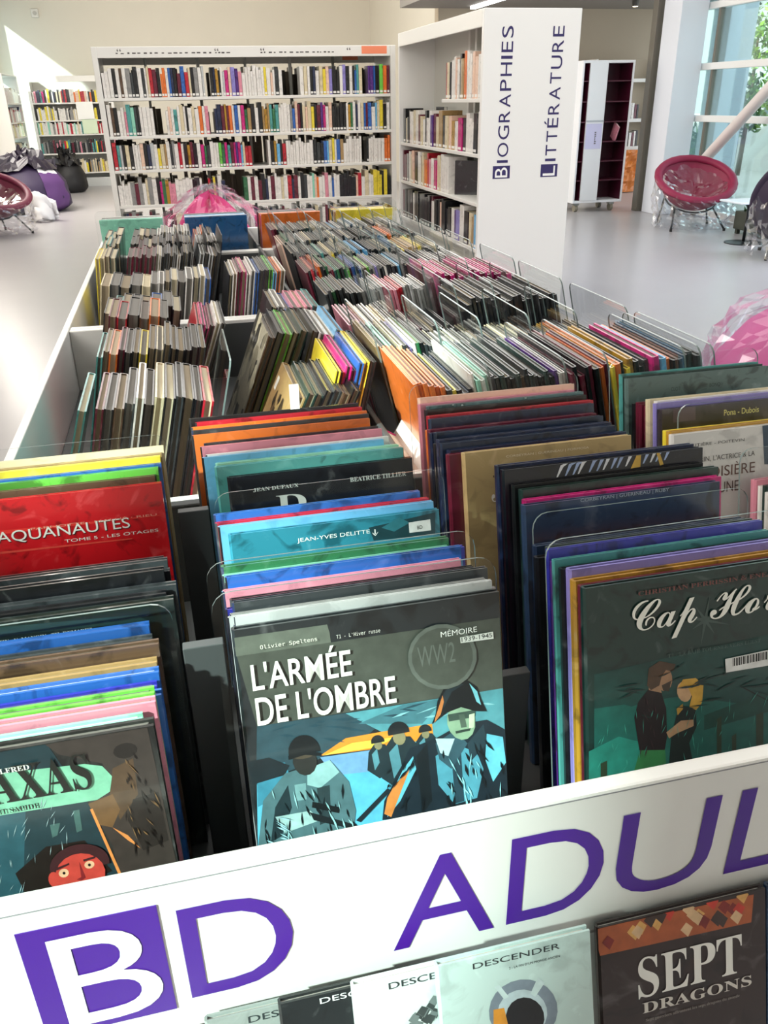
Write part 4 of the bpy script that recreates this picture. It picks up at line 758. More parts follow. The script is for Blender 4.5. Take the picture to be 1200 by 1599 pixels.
    ('p', '6d7878', [(0.0485, 0.2558), (0.0533, 0.2612), (0.0591, 0.2576), (0.0542, 0.2503)]),
    ('p', '3a4242', [(0.0528, 0.2577), (0.0576, 0.2631), (0.0635, 0.2596), (0.0585, 0.2523)]),
    ('p', '6d7878', [(0.0433, 0.247), (0.0481, 0.2524), (0.054, 0.2489), (0.049, 0.2415)]),
    ('p', '3a4242', [(0.0664, 0.2551), (0.0712, 0.2606), (0.0772, 0.257), (0.0722, 0.2497)]),
    ('p', '6d7878', [(0.063, 0.2632), (0.0678, 0.2687), (0.0737, 0.2651), (0.0687, 0.2578)]),
    ('p', '3a4242', [(0.0565, 0.258), (0.0614, 0.2634), (0.0673, 0.2599), (0.0623, 0.2526)]),
    ('p', '6d7878', [(0.0467, 0.2545), (0.0515, 0.26), (0.0574, 0.2564), (0.0524, 0.2491)]),
    ('p', '3a4242', [(0.0466, 0.2398), (0.0514, 0.2452), (0.0573, 0.2416), (0.0523, 0.2343)]),
    ('p', '6d7878', [(0.0639, 0.2534), (0.0687, 0.2588), (0.0747, 0.2552), (0.0697, 0.2479)]),
    ('p', '3a4242', [(0.064, 0.2644), (0.0688, 0.2699), (0.0747, 0.2663), (0.0698, 0.259)]),
    ('p', '6d7878', [(0.0497, 0.2472), (0.0545, 0.2526), (0.0604, 0.2491), (0.0554, 0.2417)]),
    ('p', '3a4242', [(0.0611, 0.2507), (0.0659, 0.2561), (0.0719, 0.2525), (0.0669, 0.2452)]),
    ('p', '6d7878', [(0.0664, 0.2679), (0.0712, 0.2733), (0.0771, 0.2698), (0.0721, 0.2625)]),
    ('p', '3a4242', [(0.0579, 0.2518), (0.0627, 0.2572), (0.0686, 0.2537), (0.0636, 0.2463)]),
    ('p', '6d7878', [(0.0558, 0.2593), (0.0607, 0.2647), (0.0665, 0.2612), (0.0616, 0.2539)]),
    ('p', '3a4242', [(0.0551, 0.2604), (0.0599, 0.2658), (0.0658, 0.2623), (0.0608, 0.2549)]),
  ],
  'darkone': [
    ('t', 'e8ecec', 'DESCENDER', 0.0359, 0.2754, 0.1175, 0.2809, 's'),
  ],
  'greyone': [
    ('t', '2a3436', 'DESCENDER', 0.037, 0.2563, 0.1281, 0.2629, 's'),
  ],
  'dragons': [
    ('p', 'a8552c', [(-0.0045, 0.2672), (0.1697, 0.2633), (0.1667, 0.233), (0.0017, 0.2372)]),
    ('p', '3c2a24', [(0.121, 0.2467), (0.1276, 0.2536), (0.1349, 0.2465), (0.1294, 0.2372)]),
    ('p', 'c23a2a', [(0.1166, 0.2658), (0.1231, 0.2726), (0.1304, 0.2657), (0.1249, 0.2564)]),
    ('p', 'e0a860', [(0.1012, 0.2557), (0.1077, 0.2625), (0.1149, 0.2555), (0.1094, 0.2463)]),
    ('p', '3c2a24', [(0.0498, 0.2675), (0.0562, 0.2742), (0.0632, 0.2673), (0.0577, 0.2582)]),
    ('p', '3c2a24', [(0.1224, 0.2489), (0.1289, 0.2558), (0.1363, 0.2487), (0.1308, 0.2394)]),
    ('p', '7a1f1a', [(0.1393, 0.2531), (0.1459, 0.2601), (0.1533, 0.253), (0.1478, 0.2436)]),
    ('p', 'e0a860', [(0.0307, 0.2553), (0.037, 0.262), (0.0439, 0.2551), (0.0385, 0.246)]),
    ('p', '7a1f1a', [(0.1011, 0.2523), (0.1076, 0.2592), (0.1149, 0.2521), (0.1094, 0.2429)]),
    ('p', '7a1f1a', [(0.1291, 0.2583), (0.1357, 0.2652), (0.1431, 0.2582), (0.1375, 0.2489)]),
    ('p', 'e0a860', [(0.0559, 0.2581), (0.0623, 0.2649), (0.0693, 0.258), (0.0638, 0.2488)]),
    ('p', 'c23a2a', [(0.0685, 0.2654), (0.0749, 0.2722), (0.082, 0.2653), (0.0765, 0.2561)]),
    ('p', '7a1f1a', [(0.1068, 0.2477), (0.1133, 0.2545), (0.1206, 0.2475), (0.1151, 0.2382)]),
    ('p', 'c23a2a', [(0.1457, 0.2518), (0.1522, 0.2587), (0.1597, 0.2516), (0.1542, 0.2423)]),
    ('p', '3c2a24', [(0.1264, 0.2444), (0.1329, 0.2513), (0.1403, 0.2442), (0.1348, 0.2348)]),
    ('p', 'd8b48a', [(0.1427, 0.244), (0.1492, 0.251), (0.1567, 0.2438), (0.1512, 0.2345)]),
    ('p', 'd8b48a', [(0.0877, 0.2439), (0.0941, 0.2508), (0.1013, 0.2437), (0.0958, 0.2345)]),
    ('p', 'e0a860', [(0.1498, 0.2653), (0.1563, 0.2723), (0.1638, 0.2652), (0.1583, 0.2559)]),
    ('p', 'e0a860', [(0.0384, 0.258), (0.0448, 0.2648), (0.0517, 0.2579), (0.0463, 0.2488)]),
    ('p', 'd8b48a', [(0.0902, 0.265), (0.0967, 0.2719), (0.1038, 0.2649), (0.0984, 0.2557)]),
    ('p', 'e0a860', [(0.0315, 0.254), (0.0379, 0.2607), (0.0448, 0.2538), (0.0394, 0.2447)]),
    ('p', '3c2a24', [(0.0486, 0.2633), (0.055, 0.2701), (0.062, 0.2632), (0.0565, 0.2541)]),
    ('p', 'd8b48a', [(0.035, 0.2541), (0.0414, 0.2609), (0.0483, 0.254), (0.0429, 0.2449)]),
    ('p', '7a1f1a', [(0.0041, 0.2506), (0.0104, 0.2573), (0.0171, 0.2504), (0.0117, 0.2414)]),
    ('p', 'd8b48a', [(0.0989, 0.2536), (0.1054, 0.2605), (0.1126, 0.2534), (0.1071, 0.2442)]),
    ('p', 'd8b48a', [(0.0945, 0.2581), (0.101, 0.265), (0.1082, 0.258), (0.1027, 0.2487)]),
    ('p', '3c2a24', [(0.0601, 0.2648), (0.0665, 0.2715), (0.0735, 0.2646), (0.0681, 0.2555)]),
    ('t', 'f0eee8', 'SEPT', 0.0403, 0.1795, 0.1552, 0.2243, 'b'),
    ('t', 'd8d2ca', 'DRAGONS', 0.0439, 0.1623, 0.166, 0.1741, 'b'),
    ('t', '8a827c', 'Sept guerriers affrontent les sept dragons du monde', 0.0472, 0.1516, 0.1521, 0.1559, 'b'),
  ],
  'brownpic': [
    ('p', '3a2e22', [(0.1159, 0.1833), (0.1092, 0.1948), (0.0977, 0.1909), (0.0983, 0.1804), (0.1105, 0.1723)]),
    ('p', '4a3a28', [(0.1109, 0.168), (0.1049, 0.1761), (0.0963, 0.1714), (0.0938, 0.1615), (0.1047, 0.1545)]),
    ('p', '4a3a28', [(0.1134, 0.1565), (0.1089, 0.172), (0.0965, 0.1683), (0.0936, 0.1489), (0.1019, 0.1433)]),
    ('p', '3a2e22', [(0.1527, 0.2278), (0.1362, 0.2483), (0.1237, 0.2479), (0.1163, 0.2223), (0.1324, 0.2016)]),
    ('p', '3a2e22', [(0.1648, 0.1843), (0.1535, 0.2039), (0.1454, 0.2006), (0.1413, 0.1775), (0.1563, 0.1721)]),
    ('p', '6a5236', [(0.1353, 0.1493), (0.123, 0.1722), (0.105, 0.1673), (0.1015, 0.1391), (0.1164, 0.1292)]),
    ('p', '6a5236', [(0.1596, 0.2072), (0.1494, 0.2183), (0.1359, 0.2176), (0.1333, 0.1976), (0.1471, 0.1864)]),
    ('p', '3a2e22', [(0.1044, 0.1787), (0.0933, 0.1928), (0.0791, 0.19), (0.079, 0.1682), (0.0911, 0.1591)]),
    ('p', '2a221a', [(0.118, 0.1806), (0.1047, 0.2071), (0.0906, 0.1945), (0.0854, 0.1762), (0.0998, 0.1598)]),
    ('p', '6a5236', [(0.0881, 0.1494), (0.0774, 0.1697), (0.0651, 0.1678), (0.0649, 0.1445), (0.0757, 0.137)]),
    ('p', '6a5236', [(0.1167, 0.1663), (0.106, 0.1796), (0.0906, 0.1748), (0.0882, 0.1503), (0.1028, 0.1437)]),
    ('p', '4a3a28', [(0.1496, 0.2215), (0.1436, 0.2361), (0.1323, 0.2347), (0.1311, 0.2175), (0.1403, 0.2109)]),
    ('p', '6a5236', [(0.1401, 0.2026), (0.1302, 0.2217), (0.117, 0.2142), (0.1118, 0.1958), (0.1299, 0.1838)]),
    ('p', '6a5236', [(0.0834, 0.2153), (0.0738, 0.2268), (0.0619, 0.2251), (0.0578, 0.2012), (0.0734, 0.1958)]),
    ('p', '3a2e22', [(0.0933, 0.2054), (0.0896, 0.216), (0.0773, 0.2154), (0.0755, 0.2018), (0.0858, 0.1946)]),
    ('p', '2a221a', [(0.0741, 0.224), (0.0663, 0.2354), (0.0518, 0.2279), (0.0509, 0.2142), (0.0629, 0.2052)]),
    ('p', '3a2e22', [(0.0882, 0.171), (0.0846, 0.1799), (0.0744, 0.1774), (0.0702, 0.1623), (0.0786, 0.1579)]),
    ('p', '2a221a', [(0.1442, 0.2084), (0.141, 0.2219), (0.132, 0.2197), (0.1299, 0.2061), (0.1365, 0.2008)]),
    ('p', '2a221a', [(0.1049, 0.1825), (0.0895, 0.1997), (0.072, 0.1872), (0.0703, 0.1692), (0.0882, 0.1548)]),
    ('p', '6a5236', [(0.1272, 0.1754), (0.1177, 0.2029), (0.0932, 0.1975), (0.0925, 0.173), (0.1078, 0.1578)]),
    ('p', '2a221a', [(0.1022, 0.1495), (0.0948, 0.1646), (0.0842, 0.161), (0.0832, 0.1437), (0.0951, 0.1387)]),
    ('p', '6a5236', [(0.1224, 0.1825), (0.118, 0.1907), (0.1081, 0.1891), (0.1073, 0.1767), (0.1159, 0.1695)]),
    ('p', '4a3a28', [(0.0695, 0.2342), (0.0641, 0.2437), (0.0552, 0.2386), (0.0532, 0.2275), (0.0645, 0.222)]),
    ('p', '6a5236', [(0.1062, 0.2377), (0.0979, 0.2467), (0.0896, 0.2455), (0.0877, 0.2309), (0.0978, 0.2225)]),
    ('p', '2a221a', [(0.1116, 0.2377), (0.1051, 0.2483), (0.0966, 0.2447), (0.0942, 0.2321), (0.1047, 0.2273)]),
    ('p', '3a2e22', [(0.08, 0.1646), (0.0664, 0.1855), (0.0504, 0.1819), (0.0489, 0.156), (0.0608, 0.1448)]),
    ('p', 'dcd8cc', [(0.018, 0.235), (0.04, 0.235), (0.04, 0.262), (0.018, 0.262)]),
  ],
  'photopic': [
    ('p', 'b0aa94', [(0.01, 0.02), (0.23, 0.02), (0.23, 0.295), (0.01, 0.295)]),
    ('p', '8a846e', [(0.0464, 0.2297), (0.037, 0.2462), (0.0164, 0.2356), (0.0148, 0.2112), (0.0376, 0.2035)]),
    ('p', '16160f', [(0.1158, 0.2539), (0.0937, 0.2842), (0.0706, 0.2678), (0.0664, 0.2469), (0.1008, 0.2212)]),
    ('p', '5a5648', [(0.0757, 0.2385), (0.0692, 0.2598), (0.0503, 0.2538), (0.0469, 0.2328), (0.066, 0.2211)]),
    ('p', '16160f', [(0.188, 0.1981), (0.1658, 0.2243), (0.14, 0.2216), (0.1434, 0.1848), (0.1657, 0.1611)]),
    ('p', '16160f', [(0.2087, 0.2001), (0.1983, 0.2275), (0.1673, 0.2213), (0.1652, 0.1918), (0.1855, 0.1713)]),
    ('p', '2e2c26', [(0.0962, 0.2468), (0.0893, 0.2605), (0.0751, 0.2553), (0.0693, 0.2386), (0.0885, 0.2261)]),
    ('p', '5a5648', [(0.1553, 0.0732), (0.1461, 0.1028), (0.1116, 0.0962), (0.1099, 0.064), (0.1391, 0.0479)]),
    ('p', '2e2c26', [(0.1897, 0.2024), (0.1704, 0.2444), (0.1377, 0.2401), (0.1365, 0.1892), (0.1668, 0.1729)]),
    ('p', '8a846e', [(0.0676, 0.1745), (0.0576, 0.1907), (0.0436, 0.1809), (0.0399, 0.1601), (0.0526, 0.1508)]),
    ('p', 'd0caae', [(0.1395, 0.0608), (0.1276, 0.0868), (0.0866, 0.084), (0.0843, 0.0429), (0.1085, 0.0179)]),
    ('p', 'd0caae', [(0.0881, 0.1696), (0.0731, 0.2105), (0.0423, 0.2049), (0.0306, 0.161), (0.0625, 0.1418)]),
    ('p', '16160f', [(0.2415, 0.0806), (0.2181, 0.1175), (0.1974, 0.1119), (0.1877, 0.0645), (0.2239, 0.0494)]),
    ('p', 'd0caae', [(0.2306, 0.2756), (0.216, 0.3008), (0.2001, 0.2896), (0.1953, 0.2658), (0.2183, 0.2489)]),
    ('p', 'd0caae', [(0.2401, 0.1872), (0.2137, 0.2231), (0.1952, 0.216), (0.1855, 0.1784), (0.2239, 0.1493)]),
    ('p', '8a846e', [(0.1831, 0.0803), (0.1766, 0.0937), (0.1661, 0.088), (0.1632, 0.0718), (0.176, 0.0676)]),
    ('p', '8a846e', [(0.1314, 0.2574), (0.1236, 0.2726), (0.1025, 0.2629), (0.0992, 0.243), (0.118, 0.2316)]),
    ('p', '2e2c26', [(0.1246, 0.0455), (0.1133, 0.0683), (0.1013, 0.0627), (0.097, 0.0466), (0.115, 0.0316)]),
    ('p', '5a5648', [(0.0492, 0.2571), (0.0435, 0.2733), (0.0267, 0.2669), (0.0267, 0.2511), (0.039, 0.2435)]),
    ('p', '8a846e', [(0.0976, 0.0924), (0.0792, 0.1293), (0.0552, 0.1215), (0.0521, 0.0917), (0.0727, 0.0688)]),
    ('p', '5a5648', [(0.1154, 0.2611), (0.1062, 0.2786), (0.0898, 0.2752), (0.0834, 0.2479), (0.1007, 0.2354)]),
    ('p', 'd0caae', [(0.138, 0.2564), (0.1252, 0.2847), (0.0853, 0.2834), (0.0817, 0.2319), (0.1084, 0.2172)]),
    ('p', '5a5648', [(0.0739, 0.2565), (0.0602, 0.2822), (0.031, 0.2777), (0.0302, 0.248), (0.0498, 0.2235)]),
    ('p', '2e2c26', [(0.1417, 0.0804), (0.1279, 0.0999), (0.1048, 0.0973), (0.1045, 0.0572), (0.128, 0.0479)]),
    ('p', '5a5648', [(0.2046, 0.2686), (0.1926, 0.2865), (0.1798, 0.2777), (0.1762, 0.2553), (0.1876, 0.248)]),
    ('p', '8a846e', [(0.1829, 0.2213), (0.1656, 0.2502), (0.1325, 0.2459), (0.136, 0.2086), (0.1551, 0.1835)]),
    ('p', '16160f', [(0.0411, 0.2404), (0.0353, 0.257), (0.0155, 0.2491), (0.0144, 0.236), (0.0289, 0.2216)]),
    ('p', '8a846e', [(0.0589, 0.1194), (0.0544, 0.1316), (0.0416, 0.1266), (0.0393, 0.1162), (0.0489, 0.1054)]),
    ('p', '8a846e', [(0.1863, 0.2068), (0.173, 0.2283), (0.1516, 0.2259), (0.1463, 0.1923), (0.166, 0.1783)]),
    ('p', 'd0caae', [(0.0563, 0.1316), (0.0503, 0.1473), (0.0352, 0.1436), (0.0317, 0.1257), (0.0433, 0.112)]),
    ('p', 'd0caae', [(0.2232, 0.2727), (0.2158, 0.2881), (0.2014, 0.2884), (0.195, 0.2621), (0.2126, 0.2539)]),
    ('p', '8a846e', [(0.2254, 0.2781), (0.2185, 0.2978), (0.1921, 0.2875), (0.1899, 0.2606), (0.2136, 0.2531)]),
    ('p', '2e2c26', [(0.0535, 0.2681), (0.0423, 0.3108), (0.0051, 0.3081), (-0.0003, 0.2636), (0.0224, 0.2402)]),
    ('p', 'd0caae', [(0.0765, 0.0793), (0.0598, 0.1091), (0.0311, 0.0982), (0.0285, 0.0662), (0.0559, 0.0508)]),
    ('p', 'd0caae', [(0.0969, 0.2608), (0.0792, 0.3084), (0.0402, 0.302), (0.044, 0.2459), (0.0681, 0.233)]),
    ('p', '2e2c26', [(0.1222, 0.2518), (0.1044, 0.2934), (0.0735, 0.2813), (0.0663, 0.2377), (0.0995, 0.2186)]),
    ('p', '8a846e', [(0.0579, 0.2288), (0.0372, 0.2503), (0.0166, 0.2462), (0.0065, 0.2007), (0.0429, 0.1861)]),
    ('p', '2e2c26', [(0.0509, 0.1178), (0.0421, 0.1332), (0.0158, 0.1229), (0.0162, 0.1034), (0.0302, 0.0869)]),
    ('p', '5a5648', [(0.1119, 0.2173), (0.1047, 0.2317), (0.0869, 0.2237), (0.0816, 0.207), (0.1011, 0.1944)]),
    ('p', '5a5648', [(0.0339, 0.0695), (0.0233, 0.0844), (0.0095, 0.0776), (0.0084, 0.0553), (0.0258, 0.0498)]),
    ('p', '2e2c26', [(0.066, 0.2449), (0.0594, 0.262), (0.0376, 0.2553), (0.0338, 0.2304), (0.0486, 0.2209)]),
  ],
}
# ------------------------------------------------------------------ room shell
FLOOR_M = mat('linoleum', 'a5a2a4', 0.28, vary=0.05, scale=3.0, spec=0.5)
WALL_M = mat('wall_paint', 'd8d2c4', 0.75, vary=0.03, scale=2.0)
TAUPE = mat('taupe_paint', 'b5a894', 0.8, vary=0.03, scale=2.0)
def shell():
    b = MB(); b.box((-3.1, -3.7, -0.1), (8.2, 19.0, 0.0), FLOOR_M); struct(b.build('floor'))
    b = MB(); b.box((-3.1, 18.6, 0.0), (4.2, 18.8, 4.3), WALL_M); struct(b.build('wall_back'))
    b = MB(); b.box((4.2, 13.9, 0.0), (8.2, 14.1, 4.3), TAUPE); struct(b.build('wall_back_right'))
    b = MB(); b.box((4.2, 14.1, 0.0), (4.4, 18.8, 4.3), WALL_M); struct(b.build('wall_return'))
    # left wall with window openings (y0, y1, z0, z1); unseen near ones added to cast sun patches
    wins = [(-1.68, -0.95, 2.60, 3.55), (-0.95, -0.45, 3.05, 3.95), (3.2, 3.6, 1.65, 2.1), (3.95, 4.3, 1.65, 2.1), (17.2, 18.45, 0.5, 3.1), (8.0, 9.6, 2.9, 3.7)]
    ys = sorted({-3.5, 18.6, *[w[0] for w in wins], *[w[1] for w in wins]})
    b = MB()
    for a, c in zip(ys[:-1], ys[1:]):
        ww = [w for w in wins if w[0] <= a and w[1] >= c]
        if not ww: b.box((-3.1, a, 0), (-2.9, c, 4.3), WALL_M)
        else:
            w = ww[0]; b.box((-3.1, a, 0), (-2.9, c, w[2]), WALL_M); b.box((-3.1, a, w[3]), (-2.9, c, 4.3), WALL_M)
    struct(b.build('wall_left'))
    for k, w in enumerate(wins):
        f = MB(); t = 0.05
        f.box((-3.04, w[0], w[2]), (-2.96, w[1], w[2] + t), WHITE); f.box((-3.04, w[0], w[3] - t), (-2.96, w[1], w[3]), WHITE)
        f.box((-3.04, w[0], w[2] + t), (-2.96, w[0] + t, w[3] - t), WHITE); f.box((-3.04, w[1] - t, w[2] + t), (-2.96, w[1], w[3] - t), WHITE)
        if w[1] - w[0] > 1.5: f.box((-3.03, (w[0] + w[1]) / 2 - .03, w[2] + t), (-2.97, (w[0] + w[1]) / 2 + .03, w[3] - t), WHITE)
        o = struct(f.build('window_%d' % (k + 1)))
        g = MB(); g.box((-3.005, w[0] + t, w[2] + t), (-2.995, w[1] - t, w[3] - t), GLASS); g.build('pane', o)
    b = MB(); b.box((-3.1, -3.7, 0.0), (6.9, -3.5, 4.3), WALL_M); struct(b.build('wall_front'))
    b = MB(); b.box((-3.1, -3.7, 4.3), (6.9, 19.0, 4.45), mat('ceiling_paint', 'dcd8d0', 0.8)); struct(b.build('ceiling'))
    # lower soffit over the rear right corner, with a light strip
    SOF = mat('soffit_paint', '8f8a84', 0.7)
    b = MB(); b.box((3.6, 11.0, 2.62), (8.2, 13.9, 2.72), SOF); struct(b.build('ceiling_soffit'))
    # right hand glazing
    DK = mat('dark_mullion', '6d675c', 0.45)
    b = MB()
    b.box((6.42, -3.5, 0.0), (6.56, 8.0, 0.25), WHITE)
    struct(b.build('trim_1'))
    g = empty('window_19'); struct(g)
    def fr(a, c, m=WHITE, n='window_bar'):
        x = MB(); x.box(a, c, m); return x.build(n, g, bevel=0.006)
    for z in (0.02, 1.09, 1.66, 2.30): fr((6.46, 3.0, z), (6.54, 10.5, z + 0.075))
    fr((6.46, 3.0, 2.44), (6.56, 10.5, 4.3), mat('fascia', 'dfe9ee', 0.5), 'fascia')
    for y in (3.0, 5.0, 7.0): fr((6.45, y - .03, 0.0), (6.55, y + .03, 2.44), WHITE, 'mullion')
    fr((6.47, 10.02, 0.0), (6.53, 10.06, 2.44), DK, 'mullion')
    x = MB(); x.box((6.495, 3.0, 0.05), (6.505, 10.5, 2.44), GLASS); x.build('pane', g)
    # glazed return between the column and the dark frame
    g2 = empty('window_20'); struct(g2)
    for z in (1.10, 1.70):
        x = MB(); x.box((6.13, 10.70, z), (6.42, 10.78, z + 0.09), WHITE); x.build('window_bar', g2)
    x = MB(); x.box((6.13, 10.735, 0.06), (6.42, 10.745, 2.62), GLASS); x.build('pane', g2)
    x = MB(); x.box((6.03, 10.68, 0.0), (6.13, 10.80, 2.62), DK); x.build('frame_post', g2, bevel=0.005)
    x = MB(); x.box((6.13, 10.70, 0.0), (6.42, 10.78, 0.06), DK); x.build('frame_rail', g2)
    # white column
    b = MB(); b.box((6.08, 10.22, 0.0), (6.44, 10.62, 4.3), mat('column_paint', 'e3e6ee', 0.5)); struct(b.build('trim_2', bevel=0.008))
shell()
def brace():
    b = MB(); b.tube([(6.22, 9.72, 0.55), (6.22, 9.45, 0.76), (6.22, 8.6, 1.40), (6.22, 5.4, 3.9)], 0.062, mat('brace_paint', 'e2d8d4', 0.4), 16)
    b.tube([(6.22, 10.02, 0.0), (6.22, 9.98, 0.35), (6.22, 9.72, 0.55)], 0.062, mat('brace_paint', 'e2d8d4', 0.4), 16)
    tag(b.build('steel_brace', smooth=True), 'pale painted steel tube rising diagonally in front of the right-hand glazing', 'brace')
    b = MB(); b.box((4.6, 11.6, 2.585), (4.68, 13.6, 2.62), mat('lamp_tube', 'ffffff', 0.4, emit=6.0)); r = b.build('lamp_strip')
    tag(r, 'thin glowing light strip under the low ceiling at the back', 'lamp')
    b = MB(); b.tube([(6.75, 12.6, 2.62), (6.75, 12.6, 2.54)], [0.05, 0.045], mat('spot_body', '4a4742', 0.4), 12)
    o = b.build('ceiling_spotlight'); tag(o, 'small round ceiling spotlight near the dark window frame', 'lamp')
    b = MB(); b.tube([(6.75, 12.6, 2.545), (6.75, 12.6, 2.535)], 0.035, mat('spot_lens', 'fff2d0', 0.3, emit=8.0), 12); b.build('lens', o)
    b = MB(); b.box((-2.15, 18.56, 2.86), (-2.02, 18.6, 3.0), mat('box_plastic', 'd8d4cc', 0.5))
    o = b.build('wall_sounder', bevel=0.01); tag(o, 'small pale alarm box high on the back wall', 'alarm box')
    b = MB(); b.tube([(-2.085, 18.565, 2.93), (-2.085, 18.55, 2.93)], 0.035, mat('sounder_face', 'b8b4ac', 0.5), 14); b.build('grille', o)
brace()
# outside, seen through the glazing
def outside():
    b = MB(); b.box((8.2, -4, -0.12), (30, 30, -0.02), mat('pavement', 'd6d4ce', 0.8, vary=0.08, scale=1.5)); struct(b.build('ground_outside'))
    b = MB(); b.box((11.5, 6, -0.02), (12.0, 18.5, 1.0), mat('render_white', 'f2f2ee', 0.8))
    tag(b.build('garden_wall'), 'low bright white wall outside beyond the glazing', 'wall')
    b = MB(); b.box((8.25, 12.5, -0.02), (8.7, 12.95, 4.2), mat('column_out', 'cfdbe6', 0.6))
    tag(b.build('outdoor_column', bevel=0.01), 'pale square column outside behind the glass', 'column')
    root = empty('grey_building', (14, 20, -.02)); tag(root, 'pale grey building with dark windows far outside the glazing', 'building')
    b = MB(); b.box((-5, 0, 0), (8, .4, 6), mat('facade_grey', 'b4b8b4', 0.8)); b.build('facade', root)
    for k in range(6):
        for z in (.6, 2.6): 
            q = MB(); q.box((-4.6 + k * 1.7, -.03, z), (-3.6 + k * 1.7, .02, z + 1.2), mat('far_window', '4a5a60', 0.2)); q.build('window', root)
    gm = [mat('leaf_light', '7fa63c', 0.6), mat('leaf_mid', '4d7a34', 0.6), mat('leaf_dark', '2f5426', 0.6)]
    rnd = random.Random(5)
    for k, (x, y, z, r, lab) in enumerate([(9.5, 13.75, 1.25, 0.55, 'dark leafy bush outside, right behind the diagonal steel tube'), (10.6, 15.1, 2.3, 0.8, 'light green tree crown outside, high behind the glass'), (9.0, 14.6, 0.55, 0.5, 'low green shrub outside beside the pale square column')]):
        root = empty('leafy_bush', (x, y, -0.02)); tag(root, lab, 'plant')
        b = MB()
        for i in range(900):
            d = Vector((rnd.gauss(0, 1), rnd.gauss(0, 1), rnd.gauss(0, .8))).normalized() * r * rnd.uniform(.3, 1)
            c = Vector((0, 0, z)) + d; a = Vector((rnd.uniform(-1, 1), rnd.uniform(-1, 1), rnd.uniform(-1, 1))).normalized() * .07
            e = a.cross(Vector((rnd.uniform(-1, 1), rnd.uniform(-1, 1), rnd.uniform(-1, 1)))).normalized() * .03
            b.face([c - a, c + e, c + a, c - e], rnd.choice(gm))
        f = b.build('foliage', root); f['kind'] = 'stuff'
        b = MB(); b.tube([(0, 0, 0), (.03, 0, z * .5), (0, .02, z)], [.05, .04, .02], mat('bark', '5c4a38', 0.8), 8); b.build('trunk', root)
outside()

# ------------------------------------------------------------------ books
PAL = {'w': ('e6e2dc', 'white'), 'c': ('d8caa8', 'cream'), 'k': ('15161a', 'black'), 'n': ('1d2848', 'navy'), 'b': ('2c62b0', 'blue'),
 't': ('4f9a96', 'teal'), 'g': ('2f6d45', 'green'), 'G': ('6cc04a', 'bright green'), 'o': ('e0722e', 'orange'), 'y': ('e8d23e', 'yellow'),
 'm': ('b0842a', 'mustard'), 'r': ('b81f30', 'red'), 'R': ('641a30', 'burgundy'), 'p': ('d98a9c', 'pink'), 'P': ('c41f76', 'magenta'),
 'v': ('52297a', 'purple'), 'l': ('8a80c4', 'lilac'), 'e': ('8d8c8a', 'grey'), 'd': ('34383b', 'charcoal'), 's': ('e6c2ac', 'peach'),
 'B': ('5a4434', 'brown'), 'L': ('6ab0dc', 'light blue'), 'D': ('1c3530', 'dark green'), 'M': ('8fd0b8', 'mint'), 'i': ('3234a4', 'indigo'),
 'O': ('2f3c3a', 'slate green'), 'T': ('a98a5c', 'tan'), 'S': ('b9bcbc', 'silver grey'), 'q': ('1f2f48', 'dark blue'), 'u': ('46586e', 'slate blue')}
CM = {}
def cm(code):
    h = PAL[code][0] if len(code) == 1 else code
    return cover_mat(h)
BK = {}
def book_mesh(w, h, t):
    key = (round(w, 3), round(h, 3), round(t, 4))
    if key in BK: return BK[key]
    w, h, t = key; e = min(0.0030, t * 0.27); c = min(0.0025, t * 0.25)
    a = MB(); any_m = cm('w')
    a.prism([(w, 0), (w, e), (e, e), (e, t - e), (w, t - e), (w, t), (c, t), (0, t - c), (0, c), (c, 0)], 'z', 0, h, any_m)
    me = a.mesh('cover'); me.materials.append(any_m)
    for p in me.polygons:
        c0 = sum((me.vertices[v].co.x for v in p.vertices)) / len(p.vertices)
        if c0 < 0.0026 and len(p.vertices) == 4: p.material_index = 1
    bm = bmesh.new(); bm.from_mesh(me); bmesh.ops.recalc_face_normals(bm, faces=bm.faces); bm.to_mesh(me); bm.free()
    p = MB(); p.prism([(e, e), (w - 0.004, e), (w - 0.0055, t / 2), (w - 0.004, t - e), (e, t - e)], 'z', 0.003, h - 0.0025, PAGES[0])
    BK[key] = (me, p.mesh('page_block')); return BK[key]
LAB = {}
def spine_label_mesh(t, z0=0.008, z1=0.024):
    key = (round(t, 4), z0)
    if key not in LAB:
        p = MB(); p.box((-0.0006, t * .12, z0), (0.0002, t * .88, z1), mat('label_paper', 'e9e7e2', 0.6)); LAB[key] = p.mesh('spine_label')
    return LAB[key]
def setmat(o, m, m2=None):
    for k, s in enumerate(o.material_slots):
        s.link = 'OBJECT'; s.material = m2 if (k and m2) else m
def book(name, w, h, t, code, loc, rot, label, cat, group, pages=0, sticker=False, spine=None):
    cme, pme = book_mesh(w, h, t)
    o = link(name, cme); setmat(o, cm(code), cm(spine) if spine else None); o.location = loc; o.rotation_euler = rot
    tag(o, label, cat, group)
    p = link('page_block', pme, o); setmat(p, PAGES[pages] if isinstance(pages, int) else cm(pages))
    if sticker: link('spine_label', spine_label_mesh(round(t, 4)), o)
    return o
def clip(poly, w, h):
    for ax, lim, sg in ((0, 0.0005, 1), (0, w - 0.0005, -1), (1, 0.0005, 1), (1, h - 0.0005, -1)):
        out = []
        for i, p in enumerate(poly):
            q = poly[i - 1]; ip = (p[ax] - lim) * sg >= 0; iq = (q[ax] - lim) * sg >= 0
            if ip != iq:
                t = (lim - q[ax]) / (p[ax] - q[ax]); out.append((q[0] + t * (p[0] - q[0]), q[1] + t * (p[1] - q[1])))
            if ip: out.append(p)
        poly = out
        if not poly: break
    return poly
